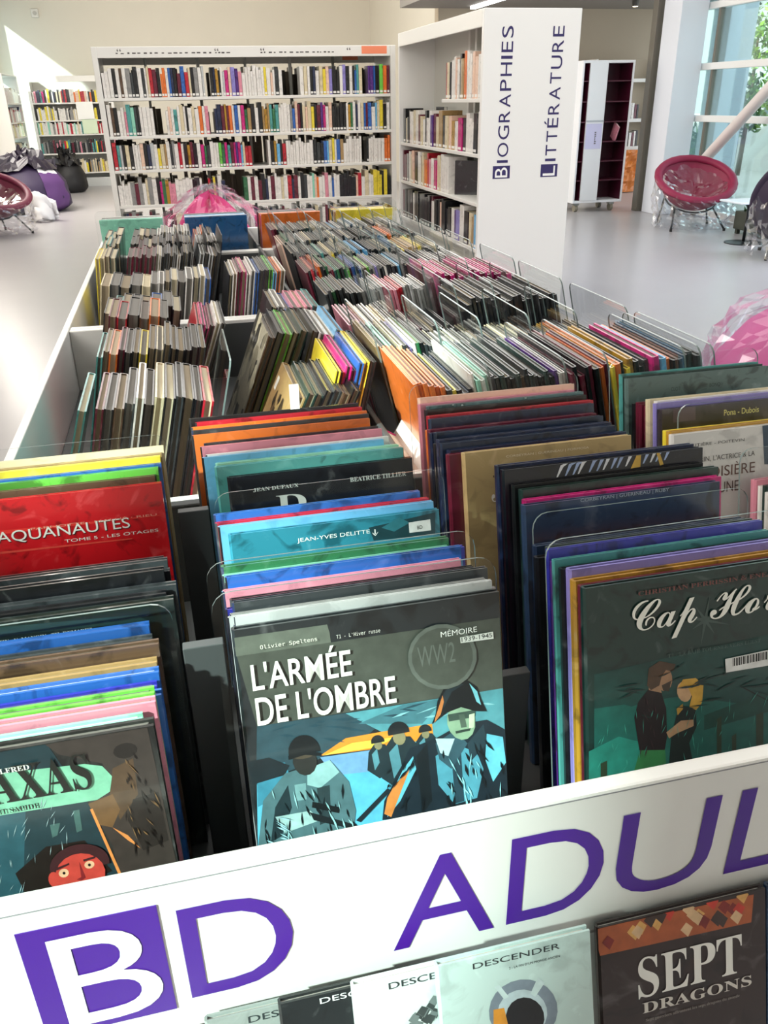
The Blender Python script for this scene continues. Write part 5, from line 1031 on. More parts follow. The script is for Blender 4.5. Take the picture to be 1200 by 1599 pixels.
def print_cover(o, key, w, h):
    b = MB(); k = 0; mats = set()
    for it in COVERS[key]:
        if it[0] == 'p':
            pl = clip(it[2], w, h)
            if len(pl) >= 3:
                y = -0.0002 - 0.000012 * k; k += 1
                b.face([(p[0], y, p[1]) for p in pl], print_mat(it[1]))
    if b.f: b.build('cover_picture', o)
    for it in COVERS[key]:
        if it[0] == 't':
            _, col, st, u0, v0, u1, v1, fk = it
            tw, th = u1 - u0, v1 - v0
            if fk == 'i':
                mt = XZ(u0, v0, -0.0004 - 0.000012 * k) @ Matrix(((1, 0.25 * th / max(tw, .001), 0, 0), (0, 1, 0, 0), (0, 0, 1, 0), (0, 0, 0, 1)))
            else: mt = XZ(u0, v0, -0.0004 - 0.000012 * k)
            k += 1
            l = text(st, fk, ink_mat(col), mt, tw, th, o, 'cover_lettering')

# ------------------------------------------------------------------ bookcases
def slab(parent, name, a, c, m=WHITE2, bev=0.003):
    b = MB(); b.box(a, c, m); return b.build(name, parent, bevel=bev)
def dashes(parent, x0, x1, z, y, n, seed, hgt=0.010, axis='x', m=None):
    rnd = random.Random(seed); b = MB(); m = m or mat('quote_ink', '55504e', 0.6); x = x0
    while x < x1:
        w = rnd.uniform(.01, .03); b.box((x, y - .0006, z + rnd.uniform(-.001, .001)), (x + w, y, z + hgt * rnd.uniform(.6, 1)), m); x += w + rnd.uniform(.008, .03)
    o = b.build('quotation_print', parent); o['kind'] = 'stuff'; return o
SEQ_BACK = [
 'wwwkwBwedkwdwcrRkoowbnkRbrckewS_knmkwSPslvpwwwwwwwwywswdw___wcwknwcyslkkwlkwkbtc_vvbkGoR',
 'wBkwwptMdkwwww__wswtwcwkwcwowp_nnRmRowbwPgTkwkTmTtgtwwwwebsRkcscykRvPwskkkkkwmgwnwcbRbwLcykw',
 'rtSkckwwwsknSwycTwdewrwkmRkwPgdwwwGgPtRPvPLcrr___wkmLkrwwwwwwwwwwkdkbLcywbTwwwwwww_kwwwwwwoo',
 'wwwweRewcewkPgmppwwwwwkkdw_rkykwn___gwRwRknwRwwcwrnRwkdwwMsowwpwbwwkkkkksrwcwwyyykyk',
]
def back_bookcase():
    y0 = 7.316; root = empty('bookcase', (0.68, y0, 0)); tag(root, 'long white steel bookcase with four visible rows, at the back', 'bookcase')
    def P(a): return (a[0] - 0.68, a[1] - y0, a[2])
    def sb(n, a, c, m=WHITE2): return slab(root, n, P(a), P(c), m)
    sb('end_panel', (-0.475, y0, 0), (-0.435, y0 + 0.62, 1.79)); sb('end_panel', (1.815, y0, 0), (1.855, y0 + 0.62, 1.79))
    hd = sb('header', (-0.435, y0 + .005, 1.715), (1.815, y0 + .02, 1.79)); sb('header', (-0.435, y0 + .60, 1.69), (1.815, y0 + .615, 1.765))
    sb('top_board', (-0.435, y0 + .02, 1.772), (1.815, y0 + .60, 1.79))
    for z in (1.448, 1.182, 0.937, 0.675, 0.40, 0.12): sb('shelf', (-0.435, y0 + .01, z - .022), (1.815, y0 + .27, z)); 
    for z in (1.448, 1.182, 0.937, 0.675, 0.40, 0.12): sb('rear_shelf', (-0.435, y0 + .35, z - .022), (1.815, y0 + .61, z))
    for x in (0.306, 1.042): sb('upright', (x - .012, y0 + .29, 0.0), (x + .012, y0 + .33, 1.75), mat('upright_steel', 'a9aaa6', 0.4))
    for x in (-0.1, 0.68, 1.4): sb('rear_upright', (x - .01, y0 + .30, 0.0), (x + .01, y0 + .33, 1.75), mat('upright_steel', 'a9aaa6', 0.4))
    dashes(hd, -1.0 + 0.02, -0.15, 1.742, -0.0005 + .005, 0, 3); dashes(hd, 0.10, 0.66, 1.742, 0.0045, 0, 4)
    for x in (-0.97, -0.25, 0.10, 0.78):
        text('“', 's', mat('quote_ink', '55504e', 0.6), XZ(x, 1.758, 0.004), 0.03, 0.018, hd, 'quotation_mark')
    b = MB(); b.box((0.90, .0035, 1.732), (1.105, .0050, 1.786), mat('orange_tag', 'ee8a66', 0.6)); b.build('orange_tag', hd)
    b = MB(); b.box((0.80, .30, 1.70), (0.93, .302, 1.73), mat('orange_tag', 'ee8a66', 0.6)); b.build('orange_tag', root)
    names = ['top', 'second', 'third', 'fourth']; rnd = random.Random(21); hid = MB()
    for s, z in enumerate((1.448, 1.182, 0.937, 0.675)):
        seq = SEQ_BACK[s]; x = -0.428; hmax = (0.215, 0.225, 0.205, 0.215)[s]
        ts = [0.05 if c == '_' else rnd.choice((.018, .022, .026, .03, .034)) for c in seq]
        k = (1.808 + 0.428) / sum(ts); n = 0; gap = False; lean = False
        for c, t in zip(seq, ts):
            t *= k
            if s == 3 and c != '_':
                hid.box((x, y0 + .02, z), (x + t * .95, y0 + .16, z + round(rnd.uniform(.15, .205), 2)), cm(c)); x += t; continue
            if c == '_': x += t; gap = True; continue
            n += 1; h = rnd.uniform(hmax - .06, hmax) if rnd.random() < .6 else hmax - .02; w = rnd.uniform(.12, .15)
            h = round(h / .01) * .01; w = round(w / .01) * .01; tt = round((t * .96) / .002) * .002
            book('paperback_book', w, h, tt, c, (x + tt, y0 + .016 + rnd.uniform(0, .012), z + .0005), (0, 0, R(90)),
                 '%s paperback, %s from left on the %s row of the long back bookcase' % (PAL[c][1], nth(n), names[s]), 'book', 'paperbacks on the long back bookcase', rnd.choice((0, 0, 1)), True)
            x += t
    # the rows on the rear side of the same bookcase and the lowest shelves, half hidden behind the bins
    b = hid
    for z in (1.448, 1.182, 0.937, 0.675):
        x = -0.42
        while x < 1.79:
            t = rnd.uniform(.02, .045); h = rnd.uniform(.15, .22); y = y0 + .44
            if rnd.random() < .85:
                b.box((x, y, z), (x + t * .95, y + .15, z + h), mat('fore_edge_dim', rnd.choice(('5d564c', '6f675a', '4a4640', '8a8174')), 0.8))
            x += t
    for z in (0.40, 0.12):
        x = -0.42
        while x < 1.79:
            t = rnd.uniform(.02, .035); h = rnd.uniform(.17, .23)
            b.box((x, y0 + .02, z), (x + t * .95, y0 + .16, z + h), cm(rnd.choice('wckndRe'))); x += t
    tag(b.build('rear_books'), 'books on the lowest and rear shelves of the long back bookcase', 'books', kind='stuff')
back_bookcase()

SEQ_SIDE = {1.398: 'rckwwswkcTowwwsswk', 1.085: 'kckkwcwRcwkwwvRcTkcsmwPkwwwkw', 0.795: 'RRewcskkwTcorpwPscwww', 0.51: 'RkkkwkkdkkkRwkkskkkkwvlwkcTL'}
def side_bookcase():
    x0, y0, y1 = 1.873, 5.281, 7.30
    root = empty('bookcase', (x0, y0, 0)); tag(root, 'tall white bookcase with purple words on its end panel', 'bookcase')
    def sb(n, a, c, m=WHITE2, parent=root): return slab(parent, n, (a[0] - x0, a[1] - y0, a[2]), (c[0] - x0, c[1] - y0, c[2]), m)
    pn = sb('end_panel', (x0, y0, 0), (2.487, y0 + .035, 1.868), WHITE)
    sb('end_panel', (x0, y1 - .03, 0), (2.487, y1, 1.868), WHITE)
    sb('header', (x0, y0 + .035, 1.775), (x0 + .018, y1 - .03, 1.868)); sb('top_board', (x0 + .018, y0 + .035, 1.85), (2.487, y1 - .03, 1.868))
    sb('back_panel', (2.17, y0 + .035, 0.0), (2.185, y1 - .03, 1.85), mat('back_steel', 'd6d4cc', 0.5))
    for y in (6.16, 6.30): sb('upright', (2.13, y - .02, 0), (2.17, y + .02, 1.85))
    for z in (1.085, 0.795, 0.51, 0.12): sb('shelf', (x0 + .008, y0 + .035, z - .022), (2.17, y1 - .03, z))
    sb('shelf', (x0 + .008, y0 + .035, 1.376), (2.17, 6.13, 1.398))
    for z in (1.4, 1.085, 0.795, 0.51, 0.12): sb('rear_shelf', (2.185, y0 + .035, z - .022), (2.48, y1 - .03, z))
    rnd = random.Random(31); nm = {1.398: 'top', 1.085: 'second', 0.795: 'third', 0.51: 'fourth'}
    for z, seq in SEQ_SIDE.items():
        ya = 6.10 if z == 1.398 else 7.24
        ye = 5.33 if z != 0.795 else 6.0
        ts = [rnd.choice((.022, .028, .034, .04)) for c in seq]; k = (ya - ye) / sum(ts); y = ya
        for n, (c, t) in enumerate(zip(seq, ts)):
            t *= k; tt = round(t * .93 / .002) * .002; h = round(rnd.uniform(.18, .25) / .01) * .01
            if z == 1.398: h = round(rnd.uniform(.21, .27) / .01) * .01
            book('paperback_book', round(rnd.uniform(.13, .16), 2), h, tt, c, (x0 + .016 + rnd.uniform(0, .015), y - tt, z + .0005), (0, 0, 0),
                 '%s book, %s from left on the %s shelf beside the lettered end panel' % (PAL[c][1], nth(n + 1), nm[z]), 'book', 'books on the lettered bookcase', rnd.choice((0, 0, 1)), True)
            y -= t
    book('display_book', .17, .22, .03, 'k', (x0 + .05, 5.93, .7955), (0, 0, R(-35)), 'dark picture-covered book turned outward on the third shelf of the lettered bookcase', 'book', None)
    book('display_book', .2, .26, .03, 'd', (x0 + .20, 6.9, 1.0855), (0, 0, R(-90)), 'large black book standing behind others at the far end of the lettered bookcase', 'book', None)
    # lettering (reads upward): text x -> +z, text y -> -x
    NAVY = mat('navy_vinyl', '2a1f5c', 0.45)
    def UP(x, z, y=-0.0012): return Matrix(((0, -1, 0, x - x0), (0, 0, -1, y), (1, 0, 0, z), (0, 0, 0, 1)))
    for word, xr, zc in (('BIOGRAPHIES', 2.072, 0), ('LITTÉRATURE', 2.394, 0)):
        cap = xr - .013; hgt = 0.072
        b = MB(); b.box((xr - .098 - .012 - x0, -0.0010, .943), (xr - x0 + .004, -.0002, 1.018), NAVY); bx = b.build('letter_block', pn)
        text(word[0], 's', mat('vinyl_white', 'f4f4f2', 0.5), UP(cap, .950, -.0016), .058, .082, pn, 'letter')
        widths = {'I': .22, 'E': .78, 'T': .86, 'P': .84, 'R': .88, 'A': 1.0, 'O': 1.12, 'G': 1.08, 'H': 1.0, 'S': .84, 'U': 1.0, 'É': .78, 'L': .72}
        rest = word[1:]; gapw = .26; tot = sum(widths[c] for c in rest) + gapw * (len(rest) - 1); k = (1.777 - 1.035) / tot; z = 1.035
        for c in rest:
            wv = widths[c] * k; hh = hgt * (1.28 if c == 'É' else 1.0)
            text(c, 's', NAVY, UP(cap, z), wv, hh, pn, 'letter'); z += wv + gapw * k
side_bookcase()

def left_bookcase():
    y0 = 18.0; rnd = random.Random(41)
    root = empty('bookcase', (-1.68, y0, 0)); tag(root, 'white bookcase against the far left back wall behind bean bags', 'bookcase')
    def sb(n, a, c, m=WHITE2): return slab(root, n, (a[0] + 1.68, a[1] - y0, a[2]), (c[0] + 1.68, c[1] - y0, c[2]), m)
    sb('end_panel', (-2.38, y0, 0), (-2.33, y0 + .35, 1.9)); sb('end_panel', (-0.95, y0, 0), (-0.90, y0 + .35, 1.9))
    sb('header', (-2.33, y0, 1.80), (-0.95, y0 + .02, 1.9)); sb('back_panel', (-2.33, y0 + .33, 0), (-0.95, y0 + .35, 1.9), mat('back_steel', 'd6d4cc', 0.5))
    zs = (1.46, 1.165, 0.925, 0.60, 0.26)
    for z in zs: sb('shelf', (-2.33, y0, z - .025), (-0.95, y0 + .33, z))
    sb('plinth', (-2.33, y0 + .005, 0), (-0.95, y0 + .03, .16), mat('plinth_grey', 'c4c6c4', 0.4))
    b = MB(); pal = ['nkcdtwyoPprwrwsk', 'ycwykewwww', 'Mwtrwcgywe', 'RkdkdtdyprRek', 'Tckycew']
    for z, sq in zip(zs, pal):
        x = -2.32
        while x < -0.97:
            t = rnd.uniform(.02, .04); h = rnd.uniform(.16, .24); c = rnd.choice(sq)
            b.box((x, y0 + .02, z), (x + t * .92, y0 + .2, z + h), cm(c)); b.box((x + .002, y0 + .024, z + h), (x + t * .9 - .002, y0 + .196, z + h + .001), PAGES[0]); x += t
    tag(b.build('far_books'), 'rows of small colourful books on the far left bookcase', 'books', kind='stuff')
    for x, z, w, h, col, lab in ((-1.58, 1.168, .30, .30, 'f2f2ee', 'large blank white board standing on the far left bookcase'), (-1.52, .928, .27, .25, 'd2e2c4', 'pale green board standing on the third shelf of far left bookcase')):
        q = MB(); q.box((x, y0 - .012, z), (x + w, y0 - .004, z + h), mat('board_' + col, col, 0.5)); tag(q.build('display_board', bevel=.002), lab, 'board')
    # bookcase along the left wall
    root = empty('bookcase', (-2.7, 16.9, 0)); tag(root, 'white bookcase set along the left wall beside the bright window', 'bookcase')
    def s2(n, a, c, m=WHITE2): return slab(root, n, (a[0] + 2.7, a[1] - 16.9, a[2]), (c[0] + 2.7, c[1] - 16.9, c[2]), m)
    s2('end_panel', (-2.86, 16.2, 0), (-2.5, 16.24, 1.9)); s2('end_panel', (-2.86, 17.76, 0), (-2.5, 17.8, 1.9)); s2('top_board', (-2.86, 16.24, 1.88), (-2.5, 17.76, 1.9))
    for z in (1.46, 1.165, 0.925, 0.60, 0.26): s2('shelf', (-2.86, 16.24, z - .025), (-2.5, 17.76, z))
    b = MB()
    for z, sq in ((1.46, 'wwcw'), (1.165, 'rkwwn'), (0.925, 'Gysww'), (.6, 'wkc')):
        y = 16.26
        while y < 17.7:
            t = rnd.uniform(.025, .05); h = rnd.uniform(.15, .24); b.box((-2.72, y, z), (-2.52, y + t * .9, z + h), cm(rnd.choice(sq))); y += t
    tag(b.build('wall_books'), 'books on the bookcase along the left wall', 'books', kind='stuff')
left_bookcase()
# ------------------------------------------------------------------ browser bins
T = R(14); ZF = 0.68
XL, XR = -0.345, 0.953
BINW = mat('bin_lacquer', 'e9e8e4', 0.3)
BIND = mat('bin_inner_grey', '4a4d4e', 0.45)
PURPLE = mat('purple_vinyl', '4a1c92', 0.4)
def front_bin():
    root = empty('book_bin', (0.3, 0.85, 0)); tag(root, 'white browser bin with big purple capitals on its front', 'book bin')
    def sb(n, a, c, m=BINW, parent=root, bev=.003):
        b = MB(); b.box((a[0] - .3, a[1] - .85, a[2]), (c[0] - .3, c[1] - .85, c[2]), m); return b.build(n, parent, bevel=bev)
    sg = sb('sign_panel', (XL, .485, .662), (XR, .503, .85))
    sb('side_panel', (XL, .503, .60), (XL + .018, 1.2, .85)); sb('side_panel', (XR - .018, .503, .60), (XR, 1.2, .85))
    sb('rear_panel', (XL + .018, 1.182, .60), (XR - .018, 1.2, .85), BIND)
    sb('tray_floor', (XL + .018, .503, .655), (XR - .018, 1.182, .678), BIND)
    sb('base', (XL + .06, .56, 0.0), (XR - .06, 1.2, .655))
    for x in (-.043, .272, .60):
        for y in (.66, .955): sb('column_divider', (x, y, .678), (x + .038, y + .012, .945 if x < 0 else .85), BIND, bev=.001)
    # thin reveal line under the rim and the letters
    b = MB(); b.box((XL - .3, .4846 - .85, .8335 + .012), (XR - .3, .4851 - .85, .8342 + .0125), mat('joint_grey', '8c8c90', 0.6)); b.build('joint', sg)
    def put(ch, x0, x1, z0, z1, m, y): text(ch, 's', m, XZ(x0 - .3, z0, y - .85), x1 - x0, z1 - z0, sg, 'letter')
    b = MB(); b.box((-.189 - .3, .4838 - .85, .6945), (-.082 - .3, .4846 - .85, .826), PURPLE); b.build('letter_block', sg)
    put('B', -.169, -.089, .702, .812, mat('vinyl_white', 'f4f4f2', 0.5), .4832)
    for ch, a, c in (('D', -.068, .024), ('A', .113, .210), ('D', .222, .316), ('U', .330, .431), ('L', .452, .520), ('T', .530, .620), ('E', .640, .715), ('S', .733, .815)):
        put(ch, a, c, .703, .815, PURPLE, .4842)
    # sloping display below the sign
    b = MB(); b.prism([(.484 - .85, .662), (.482 - .85, .655), (.408 - .85, .432), (.28 - .85, .432), (.28 - .85, .40), (.484 - .85, .40)], 'x', XL - .3, XR - .3, BINW); b.build('display_slope', root, bevel=.003, fix=True)
    b = MB(); b.box((XL - .3, .28 - .85, .432), (XR - .3, .286 - .85, .47), ACR); b.build('display_lip', root)
front_bin()
def long_bin(ya, yb, label, rows):
    ym = (ya + yb) / 2; root = empty('book_bin', (.3, ym, 0)); tag(root, label, 'book bin')
    def sb(n, a, c, m=BINW, bev=.003):
        b = MB(); b.box((a[0] - .3, a[1] - ym, a[2]), (c[0] - .3, c[1] - ym, c[2]), m); return b.build(n, root, bevel=bev)
    sb('side_panel', (XL, ya, .55), (XL + .018, yb, .85)); sb('side_panel', (XR - .018, ya, .55), (XR, yb, .85))
    sb('end_panel', (XL + .018, ya, .55), (XR - .018, ya + .022, .845)); sb('end_panel', (XL + .018, yb - .022, .55), (XR - .018, yb, .845))
    sb('tray_floor', (XL + .018, ya + .022, .655), (XR - .018, yb - .022, .678), BIND)
    b = MB(); b.box((.02 - .3, yb - .0245 - ym, .679), (.315 - .3, yb - .0225 - ym, .835), BIND); b.build('shade_sheet', root)  # dark sheet standing in for shade on the white end panel
    sb('centre_panel', (.316, ya + .022, .678), (.328, yb - .022, .86), BIND)
    sb('base', (XL + .06, ya, 0.0), (XR - .06, yb, .55))
    return root
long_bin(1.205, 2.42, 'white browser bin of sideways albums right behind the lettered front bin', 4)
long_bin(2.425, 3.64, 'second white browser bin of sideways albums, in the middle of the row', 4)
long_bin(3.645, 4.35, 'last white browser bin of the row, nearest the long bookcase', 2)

# acrylic dividers
ACM = {}
def sheet_mesh(w, h):
    key = (w, h)
    if key not in ACM:
        r = .018; pts = [(0, 0), (w, 0)]
        for k in range(5): a = R(90 * k / 4); pts.append((w - r + r * math.cos(a), h - r + r * math.sin(a)))
        for k in range(5): a = R(90 + 90 * k / 4); pts.append((r + r * math.cos(a), h - r + r * math.sin(a)))
        b = MB(); b.prism(pts, 'y', 0, .003, ACR_EDGE, ACR); ACM[key] = b.mesh('acrylic_sheet')
    return ACM[key]
def sheet(w, h, loc, rot, label):
    o = link('acrylic_divider', sheet_mesh(w, h)); o.location = loc; o.rotation_euler = rot
    return tag(o, label, 'divider', 'clear acrylic dividers in the bins')

# ------------------------------------------------------------------ front columns of albums
NAMES = {1: 'left', 2: 'middle', 3: 'right', 4: 'far right'}
def column(ci, entries):
    """entries: (Yb, h, x_left, w, code, tilt, special label or None, cover key or None, pages)"""
    entries = sorted(entries, key=lambda e: e[0]); n = len(entries)
    for i, e in enumerate(entries):
        yb, h, x, w, code, tl, lab, key, pg = e
        gap = (entries[i + 1][0] - yb) if i + 1 < n else .014
        t = max(.003, min(.0115, gap * .95 * math.cos(R(tl))))
        if i + 1 < n and entries[i + 1][5] > tl: pass
        cname = PAL[code][1] if code in PAL else None
        
        lb = lab or '%s comic album, %s from the front in the %s front column' % (cname, nth(i + 1), NAMES[ci])
        o = book('comic_album', w, h, t, code, (x, yb, ZF), (-R(tl), 0, 0), lb, 'comic book', 'albums in the front columns', ([2, 0, 3, 2, 2][i % 5] if pg in PAL or pg == 0 else pg), spine='kdnk'[i % 4] if isinstance(pg, str) else None)
        if key: print_cover(o, key, w, h)
def seq(y0, y1, codes, h, x, w, tl=14, pg=0, jit=.006, rnd=random.Random(2), edge=False):
    n = len(codes); out = []
    for i, c in enumerate(codes):
        y = y0 + (y1 - y0) * (i / max(1, n - 1))
        hh = round((h + rnd.uniform(-jit, jit)) / .005) * .005
        out.append((y, hh, x + rnd.uniform(-.004, .004), round(w + rnd.uniform(-.006, .004), 3), c, tl if not isinstance(tl, tuple) else tl[0] + (tl[1] - tl[0]) * i / max(1, n - 1), None, None, c if edge else pg))
    return out
c2 = [(.5336, .32, .003, .246, '22272a', 14, 'dark album with helmeted soldiers on its cover, front of the middle column', 'soldiers', 2)]
c2 += seq(.5455, .5686, 'SeSeSd', .318, .003, .245, pg=0, edge=True) + seq(.577, .6236, 'iLkpLbi', .317, .002, .240, edge=True) + seq(.6335, .6656, 'MkcMg', .306, .001, .238, edge=True)
c2 += [(.734, .31, .013, .238, '2f7f94', 14, 'teal album with white author name and anchor in the middle front column', 'delitte', 0)]
c2 += seq(.745, .7746, 'Lrbn', .315, .0, .242, edge=True)
c2 += [(.89, .31, .022, .240, '14161a', 14, 'black album with two serif author names near the top, middle front column', 'dufaux', 0)]
c2 += seq(.9015, .9256, 'tTM', .316, .01, .242) + seq(.937, .9966, 'LwdpSkdS', .318, -.004, .245, edge=True) + seq(1.008, 1.0736, 'oSdycokr', .32, -.012, .25, edge=True) + [(1.0856, .322, -.018, .25, 'k', 14, None, None, 0)]
column(2, c2)
c1 = [(.54, .28, -.302, .236, '2e2f2d', 0, 'dark album with red-lit face and mint title plate, front of left column', 'child', 0)]
c1 += seq(.5525, .5725, 'MpG', .279, -.302, .232, (1, 2), edge=True) + seq(.584, .606, 'bib', .265, -.297, .236, (3, 4), edge=True) + seq(.617, .652, 'TBTd', .272, -.297, .236, (5, 6), 1, edge=True)
c1 += [(.6635, .275, -.305, .232, 'b', 7, None, None, 0), (.675, .29, -.288, .24, '14201f', 8, 'dark album with small serif author names in the left front column', 'martin', 0)]
c1 += seq(.688, .75, 'kdkkdk', .292, -.29, .238, (8, 11))
c1 += [(.8716, .32, -.295, .238, 'c8141e', 14, 'bright red album with silver block title in the left front column', 'red', 0)]
c1 += seq(.884, .9946, 'kBDGbyMdTc', .318, -.294, .236, edge=True)
column(1, c1)
c3 = [(.534, .31, .334, .247, '12302c', 14, 'dark green album with embracing couple on its cover, front of right column', 'couple', 0)]
c3 += seq(.545, .5815, 'Rmlk', .31, .333, .247) + seq(.592, .6165, 'tviBO', .31, .331, .248) + seq(.627, .642, 'kq', .298, .328, .25) + seq(.653, .676, 'kom', .284, .345, .25)
c3 += [(.6956, .32, .339, .247, '2b405e', 14, 'slate blue album with three slanted author names, right front column', 'corb', 0)]
c3 += seq(.708, .739, 'PDk', .322, .345, .252)
c3 += [(.7487, .34, .335, .262, '0c0f1c', 14, 'black album with white and gold streaks in the right front column', 'streak', 0), (.762, .34, .333, .26, 'n', 14, None, None, 0)]
c3 += [(.8352, .33, .315, .232, 'c2a876', 14, 'tan album with curling white initial in the right front column', 'tan', 0)]
c3 += seq(.848, .9516, 'RnqnkqnRo', .325, .300, .25) + seq(.965, 1.003, 'qrTk', .325, .312, .25)
c3 += [(1.0182, .33, .321, .246, '5f7f82', 14, 'pale blue grey album with white flecks at the back of right column', 'dots', 0)] + seq(1.030, 1.0422, 'ps', .332, .312, .252)
column(3, c3)
c4 = seq(.78, .81, 'wDwp', .255, .715, .2)
c4 += [(.8436, .32, .612, .250, 'd8d6d2', 14, 'white album with brown capitals and blue strip, far right column', 'poit', 0)]
c4 += seq(.856, .8716, 'my', .318, .618, .25) + [(.9386, .32, .65, .245, '3b3438', 14, 'dark grey album with yellow author names, far right column', 'pona', 0)]
c4 += seq(.951, .9696, 'lwc', .321, .652, .245) + seq(.985, 1.0134, 'RRRk', .305, .652, .24)
c4 += [(1.0552, .33, .659, .255, '5c7370', 14, 'grey green album with faint capitals at back of far right column', 'clot', 0)] + seq(1.068, 1.08, 'Dt', .335, .662, .25)
column(4, c4)
for (x, yb, w, h, tl, lab) in [(-.335, 1.012, .285, .33, 14, 'clear acrylic divider at the very back of the left front column'), (-.335, .656, .285, .30, 7, 'clear acrylic divider in front of the dark album, left front column'),
    (-.012, .5705, .272, .335, 14, 'clear acrylic divider just behind the soldiers album'), (-.014, .6275, .272, .335, 14, 'clear acrylic divider behind the blue and indigo albums, middle column'), (.002, .786, .272, .335, 14, 'clear acrylic divider right behind the teal anchor album'),
    (.318, .585, .272, .335, 14, 'clear acrylic divider right behind the couple album'), (.345, .684, .272, .315, 14, 'clear acrylic divider in front of the slate blue album'), (.305, 1.058, .272, .35, 14, 'clear acrylic divider at the back of the right front column'),
    (.645, .875 + .008, .272, .345, 14, 'clear acrylic divider behind the white album, far right column'), (.70, .82, .25, .30, 14, 'clear acrylic divider in front of the white album, far right column'), (.648, 1.092, .272, .35, 14, 'clear acrylic divider at the back of the far right column')]:
    sheet(w, h, (x, yb, ZF), (-R(tl), 0, 0), lab)
# lower sloping display
T2 = R(17)
for x, w, dy, code, key, lab in [(.149, .143, .0315, 'c4dcd8', 'machine', 'pale mint album with grey machine ring on the sloping display'), (.070, .150, .021, 'd4dedc', 'city', 'white album with a tiny grey city, half hidden behind the mint one below the sign'),
    (.004, .150, .0105, '1a2022', 'darkone', 'black album with white title at the lower edge, below the big D'), (-.06, .150, .0, '8f9794', 'greyone', 'grey album at the bottom edge behind the black one, below the sign'),
    (.310, .183, .0, '2a1a18', 'dragons', 'dark brown album with white serif title on the sloping display'), (.496, .20, .0, '3c5f88', None, 'blue album cut by the right picture edge on the sloping display')]:
    yt = .47 - dy; zt = 1.4 - .7125 * yt / .47; h = round((zt - .432) / math.cos(T2), 3)
    o = book('comic_album', w, h, .009, code, (x * yt / .47, yt - h * math.sin(T2), zt - h * math.cos(T2)), (-T2, 0, 0), lab, 'comic book', 'albums on the sloping display')
    if key: print_cover(o, key, w, h)

# ------------------------------------------------------------------ sideways rows
rr = random.Random(77)
COUNT = {}
def place(side, row, x, yn, w, h, t, code, tl, individual, b=None, pages=0, extra=None):
    """x = left edge of the foot; yn = near end"""
    w = round(w, 2); h = round(h / .005) * .005; t = round(t, 4)
    rn = ONES[row]; sd = 'left' if side == 'L' else 'right'
    if side == 'L': loc = (x, yn + w, ZF); rot = (-R(tl), 0, R(-90))
    else: loc = (x + t, yn, ZF); rot = (-R(tl), 0, R(90))
    if individual:
        n = COUNT[(side, row)] = COUNT.get((side, row), 0) + 1
        lb = extra or '%s album, %s from left in the %s sideways row, %s-hand side' % (PAL[code][1], nth(n), rn, sd)
        return book('comic_album', w, h, t, code, loc, rot, lb, 'comic book', 'albums standing sideways in the long bins', pages)
    m = Matrix.Translation(loc) @ Matrix.Rotation(rot[2], 4, 'Z') @ Matrix.Rotation(rot[0], 4, 'X')
    cme, pme = book_mesh(w, h, t)
    for me, mm in ((cme, cm(code)), (pme, PAGES[pages])):
        k = b.mi(mm); i0 = len(b.v); b.v += [tuple(m @ v.co) for v in me.vertices]
        for p in me.polygons: b.f.append(tuple(i0 + v for v in p.vertices)); b.m.append(k)
def run(side, row, x0, x1, yn, codes, h, t=None, w=.24, tl=14, individual=True, b=None, jit=.008, pages=0, wj=.008):
    n = len(codes); ts = [rr.uniform(.8, 1.2) for _ in codes]; k = (x1 - x0) / sum(ts); x = x0
    for c, q in zip(codes, ts):
        st = q * k; tt = min(st * .96 * math.cos(R(tl)), (t or 1))
        yy = yn + rr.uniform(0, .012)
        place(side, row, x, yy, w + rr.uniform(-wj, 0), h + rr.uniform(-jit, jit), tt, c, tl, individual, b, pages if pages > 0 else (rr.choice((2, 2, 2, 2, 2, 3, 1)) if pages == 0 else rr.choice((1, 3, 3, 2, 2))))
        x += st
# left-hand side, nearest bin (fore-edges towards the camera)
run('L', 0, -.285, -.270, 1.36, 't', .285, w=.23, tl=18, pages=1)
run('L', 0, -.235, -.045, 1.34, 'RkBdwkckdkkr', .295, w=.21, tl=14, pages=-1)
run('L', 0, .048, .162, 1.38, 'TDOkdBk', .285, w=.22, tl=25, pages=-1)
run('L', 1, -.25, -.04, 1.66, 'tBoRkkykcdkdkkd', .295, w=.20, tl=13, pages=-1)
run('L', 1, .178, .255, 1.44, 'yrPRbyk', .295, w=.245, tl=14)
run('L', 2, -.235, -.10, 1.98, 'RrkBok', .29, w=.2, tl=11, pages=-1)
run('L', 2, -.095, -.03, 1.86, 'rPPRwd', .30, w=.245, tl=21)
run('L', 2, .05, .135, 1.75, 'BkGkD', .305, w=.24, tl=22, pages=-1)
run('L', 2, .155, .235, 1.70, 'kwwLw', .30, w=.24, tl=18)
run('L', 3, .14, .262, 2.06, 'kwbpppt', .27, w=.22, tl=13)
run('L', 3, -.26, -.07, 2.16, 'ktkdkbkd', .27, w=.19, tl=12, pages=-1)
place('L', 0, .235, 1.235, .2, .19, .035, 'P', 32, True, extra='white and pink thick book slumped against the orange albums')
place('L', 0, .272, 1.25, .2, .20, .03, 'w', 30, True, extra='thick white book slumped beside the pink one, below the orange albums')
for o in list(COL.objects):
    lb = o.get('label', '')
    if lb == 'tan album, fourteenth from left in the first sideways row, left-hand side': print_cover(o, 'brownpic', .22, .285); o['label'] = 'tan album with dark ruined building picture leaning in the nearest left-hand row'
    if lb.startswith('brown album') and 'third sideways row, left' in lb and o.location.x > 0: print_cover(o, 'photopic', .24, .305)
